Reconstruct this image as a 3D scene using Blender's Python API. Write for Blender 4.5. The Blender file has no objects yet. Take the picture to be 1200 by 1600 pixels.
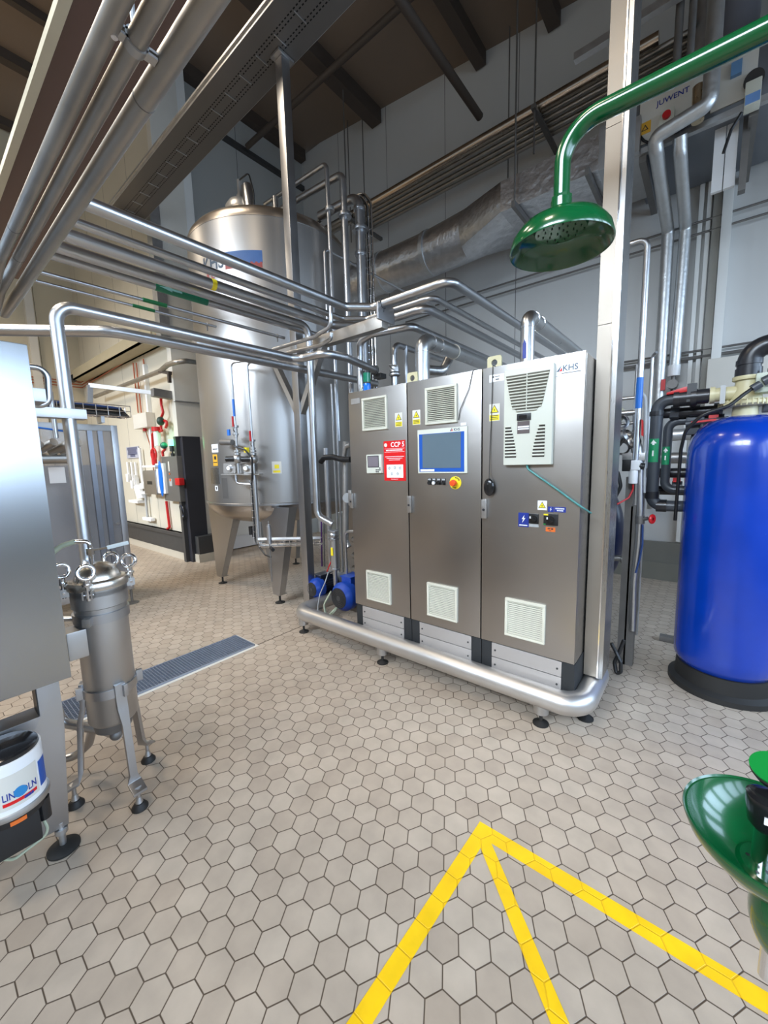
import bpy, bmesh, math, random
from mathutils import Vector, Matrix, Quaternion
PI = math.pi
random.seed(7)
scene = bpy.context.scene
COL = scene.collection

# ------------------------------------------------------------------ camera
F_PX = 614.314                      # focal length in pixels of a 1200x1600 frame
YAW, PITCH, ROLL = math.radians(39.4434), math.radians(-7.26898), math.radians(-1.46857)
CAM = Vector((0, 0, 1.55))
FW = Vector((-math.sin(YAW)*math.cos(PITCH), math.cos(YAW)*math.cos(PITCH), math.sin(PITCH)))
_r = Vector((math.cos(YAW), math.sin(YAW), 0)); _u = _r.cross(FW)
RT = _r*math.cos(ROLL) + _u*math.sin(ROLL)
UP = -_r*math.sin(ROLL) + _u*math.cos(ROLL)
cd = bpy.data.cameras.new('camera'); cam = bpy.data.objects.new('camera', cd); COL.objects.link(cam)
cd.sensor_fit = 'VERTICAL'; cd.sensor_height = 24.0; cd.lens = 24.0*F_PX/1600.0
cd.clip_start = 0.02; cd.clip_end = 100
M = Matrix((RT, UP, -FW)).transposed().to_4x4(); M.translation = CAM
cam.matrix_world = M
scene.camera = cam

def P(px, py, x=None, y=None, z=None):
    """point of the place seen in direction (px,py) and lying on the plane x=, y= or z="""
    d = FW + RT*(px-600)/F_PX + UP*(800-py)/F_PX
    if x is not None: t = (x-CAM.x)/d.x
    elif y is not None: t = (y-CAM.y)/d.y
    else: t = (z-CAM.z)/d.z
    return CAM + d*t

# ------------------------------------------------------------------ view, world, lights
vs = scene.view_settings
vs.view_transform = 'Standard'; vs.look = 'None'; vs.gamma = 1.0; vs.use_curve_mapping = False
vs.exposure = -0.1
W = bpy.data.worlds.new('daylight'); scene.world = W; W.use_nodes = True
W.node_tree.nodes['Background'].inputs[0].default_value = (0.62, 0.80, 1.0, 1)
W.node_tree.nodes['Background'].inputs[1].default_value = 1.0

def area(name, loc, size, direction, power, color, sy=None, spread=PI):
    l = bpy.data.lights.new(name, 'AREA'); l.shape = 'RECTANGLE'; l.size = size; l.size_y = sy or size
    l.energy = power; l.color = color; l.spread = spread
    o = bpy.data.objects.new(name, l); COL.objects.link(o); o.location = loc
    o.rotation_euler = Vector(direction).to_track_quat('-Z', 'Y').to_euler()
    return o
DAY = (0.58, 0.76, 1.0); WARM = (1.0, 0.86, 0.68)
# daylight through the strip of windows in the right hand wall (x = 4.2)
for i, yy in enumerate((-3.2, -1.6, 0.0, 1.6, 3.2, 4.8)):
    area('daylight_area', (4.15, yy, 2.9), 1.2, (-1, 0, -0.32), 48, DAY, 2.2, math.radians(120))
for i, xx in enumerate((-9.0, -6.5, -4.0, -1.5, 1.0)):
    area('daylight_area', (xx, -4.9, 5.3), 2.2, (0, 1, -0.58), 50, (0.74, 0.86, 1.0), 1.6, math.radians(52))  # added beams behind the photographer, narrowed to brighten the lower back wall
# hall lamps under the roof
for (lx, ly, lp) in ((-1.2, -1.2, 58), (-4.6, -1.0, 76), (-8.3, -0.2, 135), (-10.0, -3.0, 90), (-4.2, 0.9, 48)):
    area('hall_lamp', (lx, ly, 6.3), 0.9, (0, 0, -1), lp, WARM, 0.9, math.radians(135))

# ------------------------------------------------------------------ materials
MATS = {}
def nmat(name):
    m = bpy.data.materials.new(name); m.use_nodes = True; nt = m.node_tree
    return m, nt, nt.nodes['Principled BSDF']
def lin(c):
    return tuple((v/12.92 if v <= 0.04045 else ((v+0.055)/1.055)**2.4) for v in c)
def rgb(r, g, b): return lin((r/255, g/255, b/255)) + (1,)
def plain(name, col, rough=0.5, metal=0.0, var=0.12, scale=6.0, bump=0.0, coat=0.0, spec=0.5, stretch=(1, 1, 1), rvar=0.08):
    """paint, plastic or metal with small uneven tone and gloss"""
    if name in MATS: return MATS[name]
    m, nt, b = nmat(name); N = nt.nodes; L = nt.links
    tc = N.new('ShaderNodeTexCoord'); mp = N.new('ShaderNodeMapping'); mp.inputs['Scale'].default_value = stretch
    L.new(tc.outputs['Object'], mp.inputs[0])
    no = N.new('ShaderNodeTexNoise'); no.inputs['Scale'].default_value = scale; no.inputs['Detail'].default_value = 5
    L.new(mp.outputs[0], no.inputs['Vector'])
    mix = N.new('ShaderNodeMix'); mix.data_type = 'RGBA'
    c = col
    mix.inputs[6].default_value = (c[0]*(1-var), c[1]*(1-var), c[2]*(1-var), 1)
    mix.inputs[7].default_value = (min(1, c[0]*(1+var)), min(1, c[1]*(1+var)), min(1, c[2]*(1+var)), 1)
    L.new(no.outputs['Fac'], mix.inputs[0]); L.new(mix.outputs[2], b.inputs['Base Color'])
    mr = N.new('ShaderNodeMapRange'); mr.inputs[3].default_value = max(0.02, rough-rvar); mr.inputs[4].default_value = min(1, rough+rvar)
    L.new(no.outputs['Fac'], mr.inputs[0]); L.new(mr.outputs[0], b.inputs['Roughness'])
    b.inputs['Metallic'].default_value = metal
    b.inputs['Specular IOR Level'].default_value = spec
    if coat: b.inputs['Coat Weight'].default_value = coat; b.inputs['Coat Roughness'].default_value = 0.08
    if bump:
        bp = N.new('ShaderNodeBump'); bp.inputs['Strength'].default_value = bump; bp.inputs['Distance'].default_value = 0.01
        L.new(no.outputs['Fac'], bp.inputs['Height']); L.new(bp.outputs[0], b.inputs['Normal'])
    MATS[name] = m
    return m
def emis(name, col, s):
    m, nt, b = nmat(name); b.inputs['Base Color'].default_value = col
    b.inputs['Emission Color'].default_value = col; b.inputs['Emission Strength'].default_value = s
    return m

def brushed(name, base, rough, stretch, amount=0.05, var=0.06):
    m, nt, b = nmat(name); N = nt.nodes; L = nt.links
    tc = N.new('ShaderNodeTexCoord'); mp = N.new('ShaderNodeMapping'); mp.inputs['Scale'].default_value = stretch
    L.new(tc.outputs['Object'], mp.inputs[0])
    no = N.new('ShaderNodeTexNoise'); no.inputs['Scale'].default_value = 14; no.inputs['Detail'].default_value = 6
    L.new(mp.outputs[0], no.inputs['Vector'])
    big = N.new('ShaderNodeTexNoise'); big.inputs['Scale'].default_value = 1.7; big.inputs['Detail'].default_value = 3
    L.new(tc.outputs['Object'], big.inputs['Vector'])
    ad = N.new('ShaderNodeMath'); ad.operation = 'ADD'; L.new(no.outputs['Fac'], ad.inputs[0]); L.new(big.outputs['Fac'], ad.inputs[1])
    mr = N.new('ShaderNodeMapRange'); mr.inputs[1].default_value = 0.6; mr.inputs[2].default_value = 1.4
    mr.inputs[3].default_value = rough-amount; mr.inputs[4].default_value = rough+amount
    L.new(ad.outputs[0], mr.inputs[0]); L.new(mr.outputs[0], b.inputs['Roughness'])
    mix = N.new('ShaderNodeMix'); mix.data_type = 'RGBA'
    mix.inputs[6].default_value = tuple(v*(1-var) for v in base[:3])+(1,); mix.inputs[7].default_value = tuple(min(1, v*(1+var)) for v in base[:3])+(1,)
    L.new(big.outputs['Fac'], mix.inputs[0]); L.new(mix.outputs[2], b.inputs['Base Color'])
    b.inputs['Metallic'].default_value = 1.0
    bp = N.new('ShaderNodeBump'); bp.inputs['Strength'].default_value = 0.012; bp.inputs['Distance'].default_value = 0.001
    L.new(no.outputs['Fac'], bp.inputs['Height'])
    bp2 = N.new('ShaderNodeBump'); bp2.inputs['Strength'].default_value = 0.10; bp2.inputs['Distance'].default_value = 0.006
    L.new(big.outputs['Fac'], bp2.inputs['Height']); L.new(bp.outputs[0], bp2.inputs['Normal'])
    L.new(bp2.outputs[0], b.inputs['Normal'])
    MATS[name] = m
    return m

STEEL_H = brushed('brushed_steel_door', (0.40, 0.38, 0.36, 1), 0.33, (1, 1, 40), 0.05, 0.12)
STEEL_V = brushed('brushed_steel_vertical', (0.42, 0.42, 0.42, 1), 0.28, (30, 30, 1), 0.02)
STEEL_TANK = plain('tank_steel', (0.43, 0.415, 0.40), 0.36, 0.92, 0.03, 1.2, rvar=0.05)
STEEL_BOTTOM = plain('tank_bottom_steel', (0.46, 0.42, 0.38), 0.30, 1.0, 0.05, 1.5)
STEEL_PIPE = plain('pipe_steel', (0.52, 0.53, 0.55), 0.34, 1.0, 0.08, 9)
SATIN = plain('satin_steel', (0.44, 0.44, 0.45), 0.36, 1.0, 0.07, 5)
PANEL_STEEL = plain('panel_steel', (0.36, 0.37, 0.38), 0.27, 1.0, 0.04, 1.6, rvar=0.03)
STEEL_DULL = plain('dull_steel', (0.48, 0.47, 0.46), 0.42, 1.0, 0.10, 7)
STEEL_DIRTY = plain('weathered_pipe_steel', (0.42, 0.40, 0.37), 0.45, 1.0, 0.30, 9)
CHROME = plain('chrome', (0.78, 0.78, 0.80), 0.12, 1.0, 0.04, 9)
GALV = plain('galvanised', (0.50, 0.50, 0.50), 0.45, 1.0, 0.18, 18)
GALV_DARK = plain('galvanised_dark', (0.22, 0.21, 0.20), 0.55, 0.8, 0.2, 12)
FOIL = plain('crinkled_foil', (0.62, 0.62, 0.63), 0.32, 0.95, 0.25, 13, bump=1.0)
FOIL_PIPE = plain('foil_wrap', (0.60, 0.61, 0.61), 0.42, 0.85, 0.12, 20, bump=0.35)
DUCT_SHEET = plain('insulation_sheet', (0.50, 0.52, 0.53), 0.45, 0.7, 0.12, 3)
GREEN = plain('green_enamel', rgb(0, 78, 38)[:3], 0.20, 0.0, 0.10, 5, coat=0.6)
GREEN_LID = plain('green_plastic', rgb(10, 130, 52)[:3], 0.40, 0.0, 0.08, 5)
BLUE_TANK = plain('blue_fibreglass', rgb(0, 54, 160)[:3], 0.24, 0.0, 0.15, 7, coat=0.5, bump=0.12)
BLUE_MOTOR = plain('blue_motor_paint', rgb(22, 66, 160)[:3], 0.38, 0.0, 0.15, 14)
NAVY_MOTOR = plain('navy_motor_paint', rgb(20, 28, 48)[:3], 0.45, 0.0, 0.2, 14)
BLACK = plain('black_plastic', (0.012, 0.012, 0.013), 0.42, 0.0, 0.2)
BLACK_GLOSS = plain('black_gloss', (0.012, 0.012, 0.013), 0.15, 0.0, 0.1)
RUBBER = plain('black_rubber', (0.015, 0.014, 0.013), 0.6, 0.0, 0.2, 20)
DARKGREY = plain('dark_grey_paint', rgb(58, 58, 58)[:3], 0.5, 0.0, 0.1)
PVC = plain('grey_pvc', rgb(62, 66, 72)[:3], 0.38, 0.0, 0.10, 8)
PVC_BLACK = plain('black_pvc', rgb(36, 36, 40)[:3], 0.32, 0.0, 0.12, 8)
CREAM = plain('cream_plastic', rgb(196, 188, 150)[:3], 0.45, 0.0, 0.08, 8)
BEIGE = plain('vent_plastic', rgb(205, 202, 186)[:3], 0.5, 0.0, 0.04)
BEIGE2 = plain('cooler_housing', rgb(204, 204, 190)[:3], 0.42, 0.0, 0.03)
DARKGAP = plain('vent_dark', rgb(52, 46, 40)[:3], 0.8)
WHITE = plain('white_paint', rgb(226, 226, 222)[:3], 0.45, 0.0, 0.04)
WHITE_PL = plain('white_plastic', rgb(235, 235, 235)[:3], 0.35, 0.0, 0.03)
OFFWHITE = plain('offwhite_sheet', rgb(214, 210, 200)[:3], 0.5, 0.0, 0.05)
RED = plain('red_paint', rgb(190, 22, 24)[:3], 0.4, 0.0, 0.08)
SIGNRED = plain('sign_red', rgb(214, 24, 28)[:3], 0.35, 0.0, 0.04)
YELLOW = plain('sign_yellow', rgb(238, 216, 40)[:3], 0.45, 0.0, 0.05)
YELLOW_TAPE = plain('yellow_floor_tape', rgb(246, 196, 8)[:3], 0.42, 0.0, 0.10, 14, bump=0.1)
AMBER = plain('label_amber', rgb(226, 170, 50)[:3], 0.5)
ORANGE = plain('label_orange', rgb(226, 110, 40)[:3], 0.5)
ORANGE_RED = plain('button_orange', rgb(228, 80, 30)[:3], 0.35)
SIGNBLUE = plain('sign_blue', rgb(32, 52, 140)[:3], 0.4, 0.0, 0.04)
PANELBLUE = plain('panel_blue', rgb(24, 82, 168)[:3], 0.35, 0.0, 0.03)
SCREEN = plain('screen_glass', rgb(92, 108, 118)[:3], 0.18, 0.0, 0.10, 3)
INK = plain('print_ink', rgb(40, 40, 44)[:3], 0.5)
LOGOBLUE = plain('logo_slate', rgb(62, 78, 96)[:3], 0.4)
LABELGREY = plain('label_grey', rgb(170, 172, 172)[:3], 0.5)
TANKBLUE = plain('sticker_blue', rgb(58, 96, 150)[:3], 0.5, 0.0, 0.2, 14)
TANKRED = plain('sticker_red', rgb(150, 66, 62)[:3], 0.55, 0.0, 0.35, 18)
HOSE = plain('milky_hose', rgb(168, 174, 150)[:3], 0.35)
GREENHOSE = plain('teal_hose', rgb(70, 132, 128)[:3], 0.35)
BLUEHOSE = plain('blue_hose', rgb(36, 110, 200)[:3], 0.35)
COPPER = plain('copper_pipe', rgb(176, 100, 70)[:3], 0.4, 0.6)
BEAM = plain('cream_beam_paint', rgb(168, 158, 132)[:3], 0.55)
ROOFBEAM = plain('roof_beam_paint', rgb(74, 64, 56)[:3], 0.6)
LIT_RAIL = plain('lit_rail_tone', rgb(196, 190, 170)[:3], 0.5)
WALLBASE = plain('wall_base_tile', rgb(190, 182, 166)[:3], 0.4, 0.0, 0.08)
BLUECABLE = plain('blue_cable', rgb(34, 60, 110)[:3], 0.45)
PURPLE = plain('purple_cable', rgb(84, 44, 110)[:3], 0.45)
LAMP_GREEN = plain('beacon_green_lens', rgb(10, 120, 90)[:3], 0.15, 0.0, 0.05)
LAMP_BLUE = plain('beacon_blue_lens', rgb(0, 110, 215)[:3], 0.15, 0.0, 0.05)
GREEN_GLOW = emis('green_lamp_lit', (0.10, 1.0, 0.35, 1), 6.0)
CLEAR = None
def glassmat():
    m, nt, b = nmat('clear_guard_panel')
    b.inputs['Base Color'].default_value = (0.42, 0.42, 0.44, 1); b.inputs['Roughness'].default_value = 0.10
    b.inputs['Alpha'].default_value = 0.38
    return m
CLEAR = glassmat()

def wallmat(name, col, period=1.0, axis='X', rib=0.0):
    """insulated wall panels: thin dark joints every `period` metres"""
    m, nt, b = nmat(name); N = nt.nodes; L = nt.links
    tc = N.new('ShaderNodeTexCoord'); sp = N.new('ShaderNodeSeparateXYZ'); L.new(tc.outputs['Object'], sp.inputs[0])
    dv = N.new('ShaderNodeMath'); dv.operation = 'MULTIPLY'; dv.inputs[1].default_value = 1.0/period; L.new(sp.outputs[axis], dv.inputs[0])
    fr = N.new('ShaderNodeMath'); fr.operation = 'FRACT'; L.new(dv.outputs[0], fr.inputs[0])
    lt = N.new('ShaderNodeMath'); lt.operation = 'LESS_THAN'; lt.inputs[1].default_value = 0.010/period; L.new(fr.outputs[0], lt.inputs[0])
    no = N.new('ShaderNodeTexNoise'); no.inputs['Scale'].default_value = 1.3; no.inputs['Detail'].default_value = 4; L.new(tc.outputs['Object'], no.inputs['Vector'])
    m1 = N.new('ShaderNodeMix'); m1.data_type = 'RGBA'
    m1.inputs[6].default_value = (col[0]*0.93, col[1]*0.93, col[2]*0.92, 1); m1.inputs[7].default_value = (col[0]*1.05, col[1]*1.05, col[2]*1.05, 1)
    L.new(no.outputs['Fac'], m1.inputs[0])
    m2 = N.new('ShaderNodeMix'); m2.data_type = 'RGBA'; m2.inputs[7].default_value = (col[0]*0.25, col[1]*0.25, col[2]*0.25, 1)
    L.new(lt.outputs[0], m2.inputs[0]); L.new(m1.outputs[2], m2.inputs[6]); L.new(m2.outputs[2], b.inputs['Base Color'])
    b.inputs['Roughness'].default_value = 0.45
    # shallow ribs every 25 mm
    mu = N.new('ShaderNodeMath'); mu.operation = 'MULTIPLY'; mu.inputs[1].default_value = 2*PI*10; L.new(sp.outputs[axis], mu.inputs[0])
    sn = N.new('ShaderNodeMath'); sn.operation = 'SINE'; L.new(mu.outputs[0], sn.inputs[0])
    bp = N.new('ShaderNodeBump'); bp.inputs['Strength'].default_value = rib; bp.inputs['Distance'].default_value = 0.004
    L.new(sn.outputs[0], bp.inputs['Height']); L.new(bp.outputs[0], b.inputs['Normal'])
    return m

def floormat(tape=False):
    """hexagonal tiles, 99.5 mm pitch, with dark grout"""
    m, nt, b = nmat('tape_over_tiles' if tape else 'hexagon_floor_tiles'); N = nt.nodes; L = nt.links
    p = 0.0995; sx, sy = p*math.sqrt(3), p
    tc = N.new('ShaderNodeTexCoord')
    off = N.new('ShaderNodeVectorMath'); off.operation = 'SUBTRACT'; off.inputs[1].default_value = (-1.2606, 0.640, 0)
    L.new(tc.outputs['Object'], off.inputs[0])
    def cell(ox, oy):
        a = N.new('ShaderNodeVectorMath'); a.operation = 'ADD'; a.inputs[1].default_value = (sx/2+ox, sy/2+oy, 0); L.new(off.outputs[0], a.inputs[0])
        w = N.new('ShaderNodeVectorMath'); w.operation = 'WRAP'; w.inputs[1].default_value = (sx, sy, 1000); w.inputs[2].default_value = (0, 0, -1000); L.new(a.outputs[0], w.inputs[0])
        c = N.new('ShaderNodeVectorMath'); c.operation = 'SUBTRACT'; c.inputs[1].default_value = (sx/2, sy/2, 0); L.new(w.outputs[0], c.inputs[0])
        f = N.new('ShaderNodeVectorMath'); f.operation = 'MULTIPLY'; f.inputs[1].default_value = (1, 1, 0); L.new(c.outputs[0], f.inputs[0])
        ln = N.new('ShaderNodeVectorMath'); ln.operation = 'LENGTH'; L.new(f.outputs[0], ln.inputs[0])
        return f, ln
    a, la = cell(0, 0); c, lc = cell(sx/2, sy/2)
    lt = N.new('ShaderNodeMath'); lt.operation = 'LESS_THAN'; L.new(la.outputs['Value'], lt.inputs[0]); L.new(lc.outputs['Value'], lt.inputs[1])
    mx = N.new('ShaderNodeMix'); mx.data_type = 'VECTOR'; L.new(lt.outputs[0], mx.inputs[0]); L.new(c.outputs[0], mx.inputs[4]); L.new(a.outputs[0], mx.inputs[5])
    g = mx.outputs[1]
    idn = N.new('ShaderNodeVectorMath'); idn.operation = 'SUBTRACT'; L.new(off.outputs[0], idn.inputs[0]); L.new(g, idn.inputs[1])
    ids = N.new('ShaderNodeVectorMath'); ids.operation = 'SCALE'; ids.inputs[3].default_value = 37.0; L.new(idn.outputs[0], ids.inputs[0])
    rnd = N.new('ShaderNodeVectorMath'); rnd.operation = 'SNAP'; rnd.inputs[1].default_value = (0.5, 0.5, 1000); L.new(ids.outputs[0], rnd.inputs[0])
    wn = N.new('ShaderNodeTexWhiteNoise'); wn.noise_dimensions = '2D'; L.new(rnd.outputs[0], wn.inputs['Vector'])
    ab = N.new('ShaderNodeVectorMath'); ab.operation = 'ABSOLUTE'; L.new(g, ab.inputs[0])
    s = N.new('ShaderNodeSeparateXYZ'); L.new(ab.outputs[0], s.inputs[0])
    k1 = N.new('ShaderNodeMath'); k1.operation = 'MULTIPLY'; k1.inputs[1].default_value = math.sqrt(3)/2; L.new(s.outputs['X'], k1.inputs[0])
    k2 = N.new('ShaderNodeMath'); k2.operation = 'MULTIPLY_ADD'; k2.inputs[1].default_value = 0.5; L.new(s.outputs['Y'], k2.inputs[0]); L.new(k1.outputs[0], k2.inputs[2])
    mxd = N.new('ShaderNodeMath'); mxd.operation = 'MAXIMUM'; L.new(s.outputs['Y'], mxd.inputs[0]); L.new(k2.outputs[0], mxd.inputs[1])
    gr = N.new('ShaderNodeMapRange'); gr.inputs[1].default_value = p/2-0.0026; gr.inputs[2].default_value = p/2-0.0012; L.new(mxd.outputs[0], gr.inputs[0])
    n1 = N.new('ShaderNodeTexNoise'); n1.inputs['Scale'].default_value = 9; n1.inputs['Detail'].default_value = 6; L.new(tc.outputs['Object'], n1.inputs['Vector'])
    n2 = N.new('ShaderNodeTexNoise'); n2.inputs['Scale'].default_value = 1.1; n2.inputs['Detail'].default_value = 3; L.new(tc.outputs['Object'], n2.inputs['Vector'])
    t1 = N.new('ShaderNodeMix'); t1.data_type = 'RGBA'; t1.inputs[6].default_value = rgb(172, 156, 139) if not tape else rgb(244, 194, 10); t1.inputs[7].default_value = rgb(184, 169, 152) if not tape else rgb(248, 200, 14)
    L.new(wn.outputs['Value'], t1.inputs[0])
    t2 = N.new('ShaderNodeMix'); t2.data_type = 'RGBA'; t2.blend_type = 'MULTIPLY'; t2.inputs[0].default_value = 1.0
    cr = N.new('ShaderNodeMapRange'); cr.inputs[1].default_value = 0.3; cr.inputs[2].default_value = 0.7; cr.inputs[3].default_value = 0.86; cr.inputs[4].default_value = 1.04; L.new(n1.outputs['Fac'], cr.inputs[0])
    L.new(t1.outputs[2], t2.inputs[6]); L.new(cr.outputs[0], t2.inputs[7])
    t3 = N.new('ShaderNodeMix'); t3.data_type = 'RGBA'; t3.inputs[7].default_value = rgb(82, 68, 54) if not tape else rgb(224, 172, 8)  # on tape, the shade of the grooves is put into the colour
    L.new(gr.outputs[0], t3.inputs[0]); L.new(t2.outputs[2], t3.inputs[6]); L.new(t3.outputs[2], b.inputs['Base Color'])
    ro = N.new('ShaderNodeMapRange'); ro.inputs[3].default_value = 0.30; ro.inputs[4].default_value = 0.55; L.new(n2.outputs['Fac'], ro.inputs[0])
    L.new(ro.outputs[0], b.inputs['Roughness'])
    inv = N.new('ShaderNodeMath'); inv.operation = 'SUBTRACT'; inv.inputs[0].default_value = 1.0; L.new(gr.outputs[0], inv.inputs[1])
    bp = N.new('ShaderNodeBump'); bp.inputs['Strength'].default_value = 0.6; bp.inputs['Distance'].default_value = 0.002; L.new(inv.outputs[0], bp.inputs['Height']); L.new(bp.outputs[0], b.inputs['Normal'])
    return m

# ------------------------------------------------------------------ mesh helpers
class MB:
    def __init__(s): s.bm = bmesh.new()
    def box(s, x0, x1, y0, y1, z0, z1):
        r = bmesh.ops.create_cube(s.bm, size=1.0)
        for v in r['verts']:
            v.co = Vector(((x0+x1)/2+v.co.x*(x1-x0), (y0+y1)/2+v.co.y*(y1-y0), (z0+z1)/2+v.co.z*(z1-z0)))
        return s
    def bar(s, a, b, w, h, up=(0, 0, 1)):
        """rectangular bar from a to b; w sideways, h along up"""
        a = Vector(a); b = Vector(b); d = (b-a); ln = d.length; d.normalize()
        upv = Vector(up); side = d.cross(upv)
        if side.length < 1e-4: side = d.cross(Vector((1, 0, 0)))
        side.normalize(); u = side.cross(d).normalized()
        r = bmesh.ops.create_cube(s.bm, size=1.0)
        for v in r['verts']:
            c = v.co.copy(); v.co = a + d*(c.x+0.5)*ln + side*c.y*w + u*c.z*h
        return s
    def cyl(s, a, b, r1, r2=None, seg=24, caps=True):
        a = Vector(a); b = Vector(b); r2 = r1 if r2 is None else r2
        d = (b-a).normalized(); q = d.to_track_quat('Z', 'Y')
        ra, rb = [], []
        for i in range(seg):
            t = 2*PI*i/seg; o = q @ Vector((math.cos(t), math.sin(t), 0))
            ra.append(s.bm.verts.new(a+o*r1)); rb.append(s.bm.verts.new(b+o*r2))
        for i in range(seg):
            j = (i+1) % seg; s.bm.faces.new((ra[i], ra[j], rb[j], rb[i]))
        if caps:
            s.bm.faces.new(ra[::-1]); s.bm.faces.new(rb)
        return s
    def tube(s, pts, r, bend=None, seg=16, steps=8, caps=True, r2=None):
        """round tube along a polyline with rounded bends"""
        pts = [Vector(p) for p in pts]; bend = r*2.2 if bend is None else bend
        path = [pts[0]]
        for i in range(1, len(pts)-1):
            p, a, b = pts[i], pts[i-1], pts[i+1]
            u = (a-p); v = (b-p); lu, lv = u.length, v.length
            if lu < 1e-6 or lv < 1e-6: continue
            u.normalize(); v.normalize(); ang = u.angle(v)
            if ang > PI-0.02: path.append(p); continue
            t = min(bend/math.tan(ang/2), lu*0.49, lv*0.49); rr = t*math.tan(ang/2)
            c = p + (u+v).normalized()*(rr/math.sin(ang/2))
            s0 = p+u*t-c; s1 = p+v*t-c
            ax0 = s0.cross(s1).normalized(); tot = s0.angle(s1)
            for k in range(steps+1):
                path.append(c + Quaternion(ax0, tot*k/steps) @ s0)
        path.append(pts[-1])
        clean = [path[0]]
        for q in path[1:]:
            if (q-clean[-1]).length > 1e-5: clean.append(q)
        path = clean; n = len(path)
        tan = []
        for i in range(n):
            a = path[max(0, i-1)]; b = path[min(n-1, i+1)]; tan.append((b-a).normalized())
        nrm = tan[0].orthogonal().normalized(); rings = []
        for i in range(n):
            if i:
                ax = tan[i-1].cross(tan[i])
                if ax.length > 1e-7: nrm = Quaternion(ax.normalized(), tan[i-1].angle(tan[i])) @ nrm
            bi = tan[i].cross(nrm).normalized(); rad = r if r2 is None else r+(r2-r)*i/(n-1)
            rings.append([s.bm.verts.new(path[i]+(nrm*math.cos(2*PI*k/seg)+bi*math.sin(2*PI*k/seg))*rad) for k in range(seg)])
        for i in range(n-1):
            for k in range(seg):
                j = (k+1) % seg; s.bm.faces.new((rings[i][k], rings[i][j], rings[i+1][j], rings[i+1][k]))
        if caps: s.bm.faces.new(rings[0][::-1]); s.bm.faces.new(rings[-1])
        return s
    def lathe(s, prof, c=(0, 0, 0), axis=(0, 0, 1), seg=48, a0=0, a1=2*PI):
        """profile [(r, h)...] turned about axis through c"""
        c = Vector(c); q = Vector(axis).normalized().to_track_quat('Z', 'Y'); full = abs(a1-a0-2*PI) < 1e-6
        cnt = seg if full else seg+1; rings = []
        for (r, h) in prof:
            if r < 1e-6: rings.append([s.bm.verts.new(c + q @ Vector((0, 0, h)))])
            else: rings.append([s.bm.verts.new(c + q @ Vector((r*math.cos(a0+(a1-a0)*k/seg), r*math.sin(a0+(a1-a0)*k/seg), h))) for k in range(cnt)])
        for i in range(len(rings)-1):
            A, B = rings[i], rings[i+1]
            for k in range(seg):
                j = (k+1) % cnt if full else k+1
                f = [A[k % len(A)]] if len(A) == 1 else [A[k], A[j]]
                f += [B[0]] if len(B) == 1 else [B[j], B[k]]
                if len(f) >= 3:
                    try: s.bm.faces.new(f)
                    except ValueError: pass
        return s
    def torus(s, c, axis, R, r, seg=28, ms=12):
        c = Vector(c); q = Vector(axis).normalized().to_track_quat('Z', 'Y'); rings = []
        for i in range(seg):
            t = 2*PI*i/seg; o = Vector((math.cos(t), math.sin(t), 0))
            rings.append([s.bm.verts.new(c + q @ (o*(R+r*math.cos(2*PI*k/ms)) + Vector((0, 0, r*math.sin(2*PI*k/ms))))) for k in range(ms)])
        for i in range(seg):
            A, B = rings[i], rings[(i+1) % seg]
            for k in range(ms):
                j = (k+1) % ms; s.bm.faces.new((A[k], A[j], B[j], B[k]))
        return s
    def sph(s, c, r, sc=(1, 1, 1), seg=20):
        res = bmesh.ops.create_uvsphere(s.bm, u_segments=seg, v_segments=seg//2, radius=r)
        for v in res['verts']: v.co = Vector(c)+Vector((v.co.x*sc[0], v.co.y*sc[1], v.co.z*sc[2]))
        return s
    def prism(s, poly, ext):
        """closed polygon (3D points) extruded by vector ext"""
        e = Vector(ext); A = [s.bm.verts.new(Vector(p)) for p in poly]; B = [s.bm.verts.new(Vector(p)+e) for p in poly]
        n = len(A)
        s.bm.faces.new(A[::-1]); s.bm.faces.new(B)
        for i in range(n):
            j = (i+1) % n; s.bm.faces.new((A[i], A[j], B[j], B[i]))
        return s
    def loft(s, secs):
        rings = [[s.bm.verts.new(Vector(p)) for p in sec] for sec in secs]; n = len(rings[0])
        for A, B in zip(rings, rings[1:]):
            for k in range(n):
                j = (k+1) % n; s.bm.faces.new((A[k], A[j], B[j], B[k]))
        s.bm.faces.new(rings[0][::-1]); s.bm.faces.new(rings[-1])
        return s
    def patch(s, c, R, a0, a1, z0, z1, t=0.002, n=10):
        """thin curved label on a vertical cylinder (outer radius R+t)"""
        V = []
        for rr in (R+0.0005, R+t):
            for z in (z0, z1):
                V.append([s.bm.verts.new((c[0]+rr*math.cos(a0+(a1-a0)*k/n), c[1]+rr*math.sin(a0+(a1-a0)*k/n), z)) for k in range(n+1)])
        i0, i1, o0, o1 = V
        for k in range(n):
            s.bm.faces.new((o0[k], o0[k+1], o1[k+1], o1[k])); s.bm.faces.new((i1[k], i1[k+1], i0[k+1], i0[k]))
            s.bm.faces.new((i0[k], i0[k+1], o0[k+1], o0[k])); s.bm.faces.new((o1[k], o1[k+1], i1[k+1], i1[k]))
        s.bm.faces.new((i0[0], o0[0], o1[0], i1[0])); s.bm.faces.new((i1[-1], o1[-1], o0[-1], i0[-1]))
        return s
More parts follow.
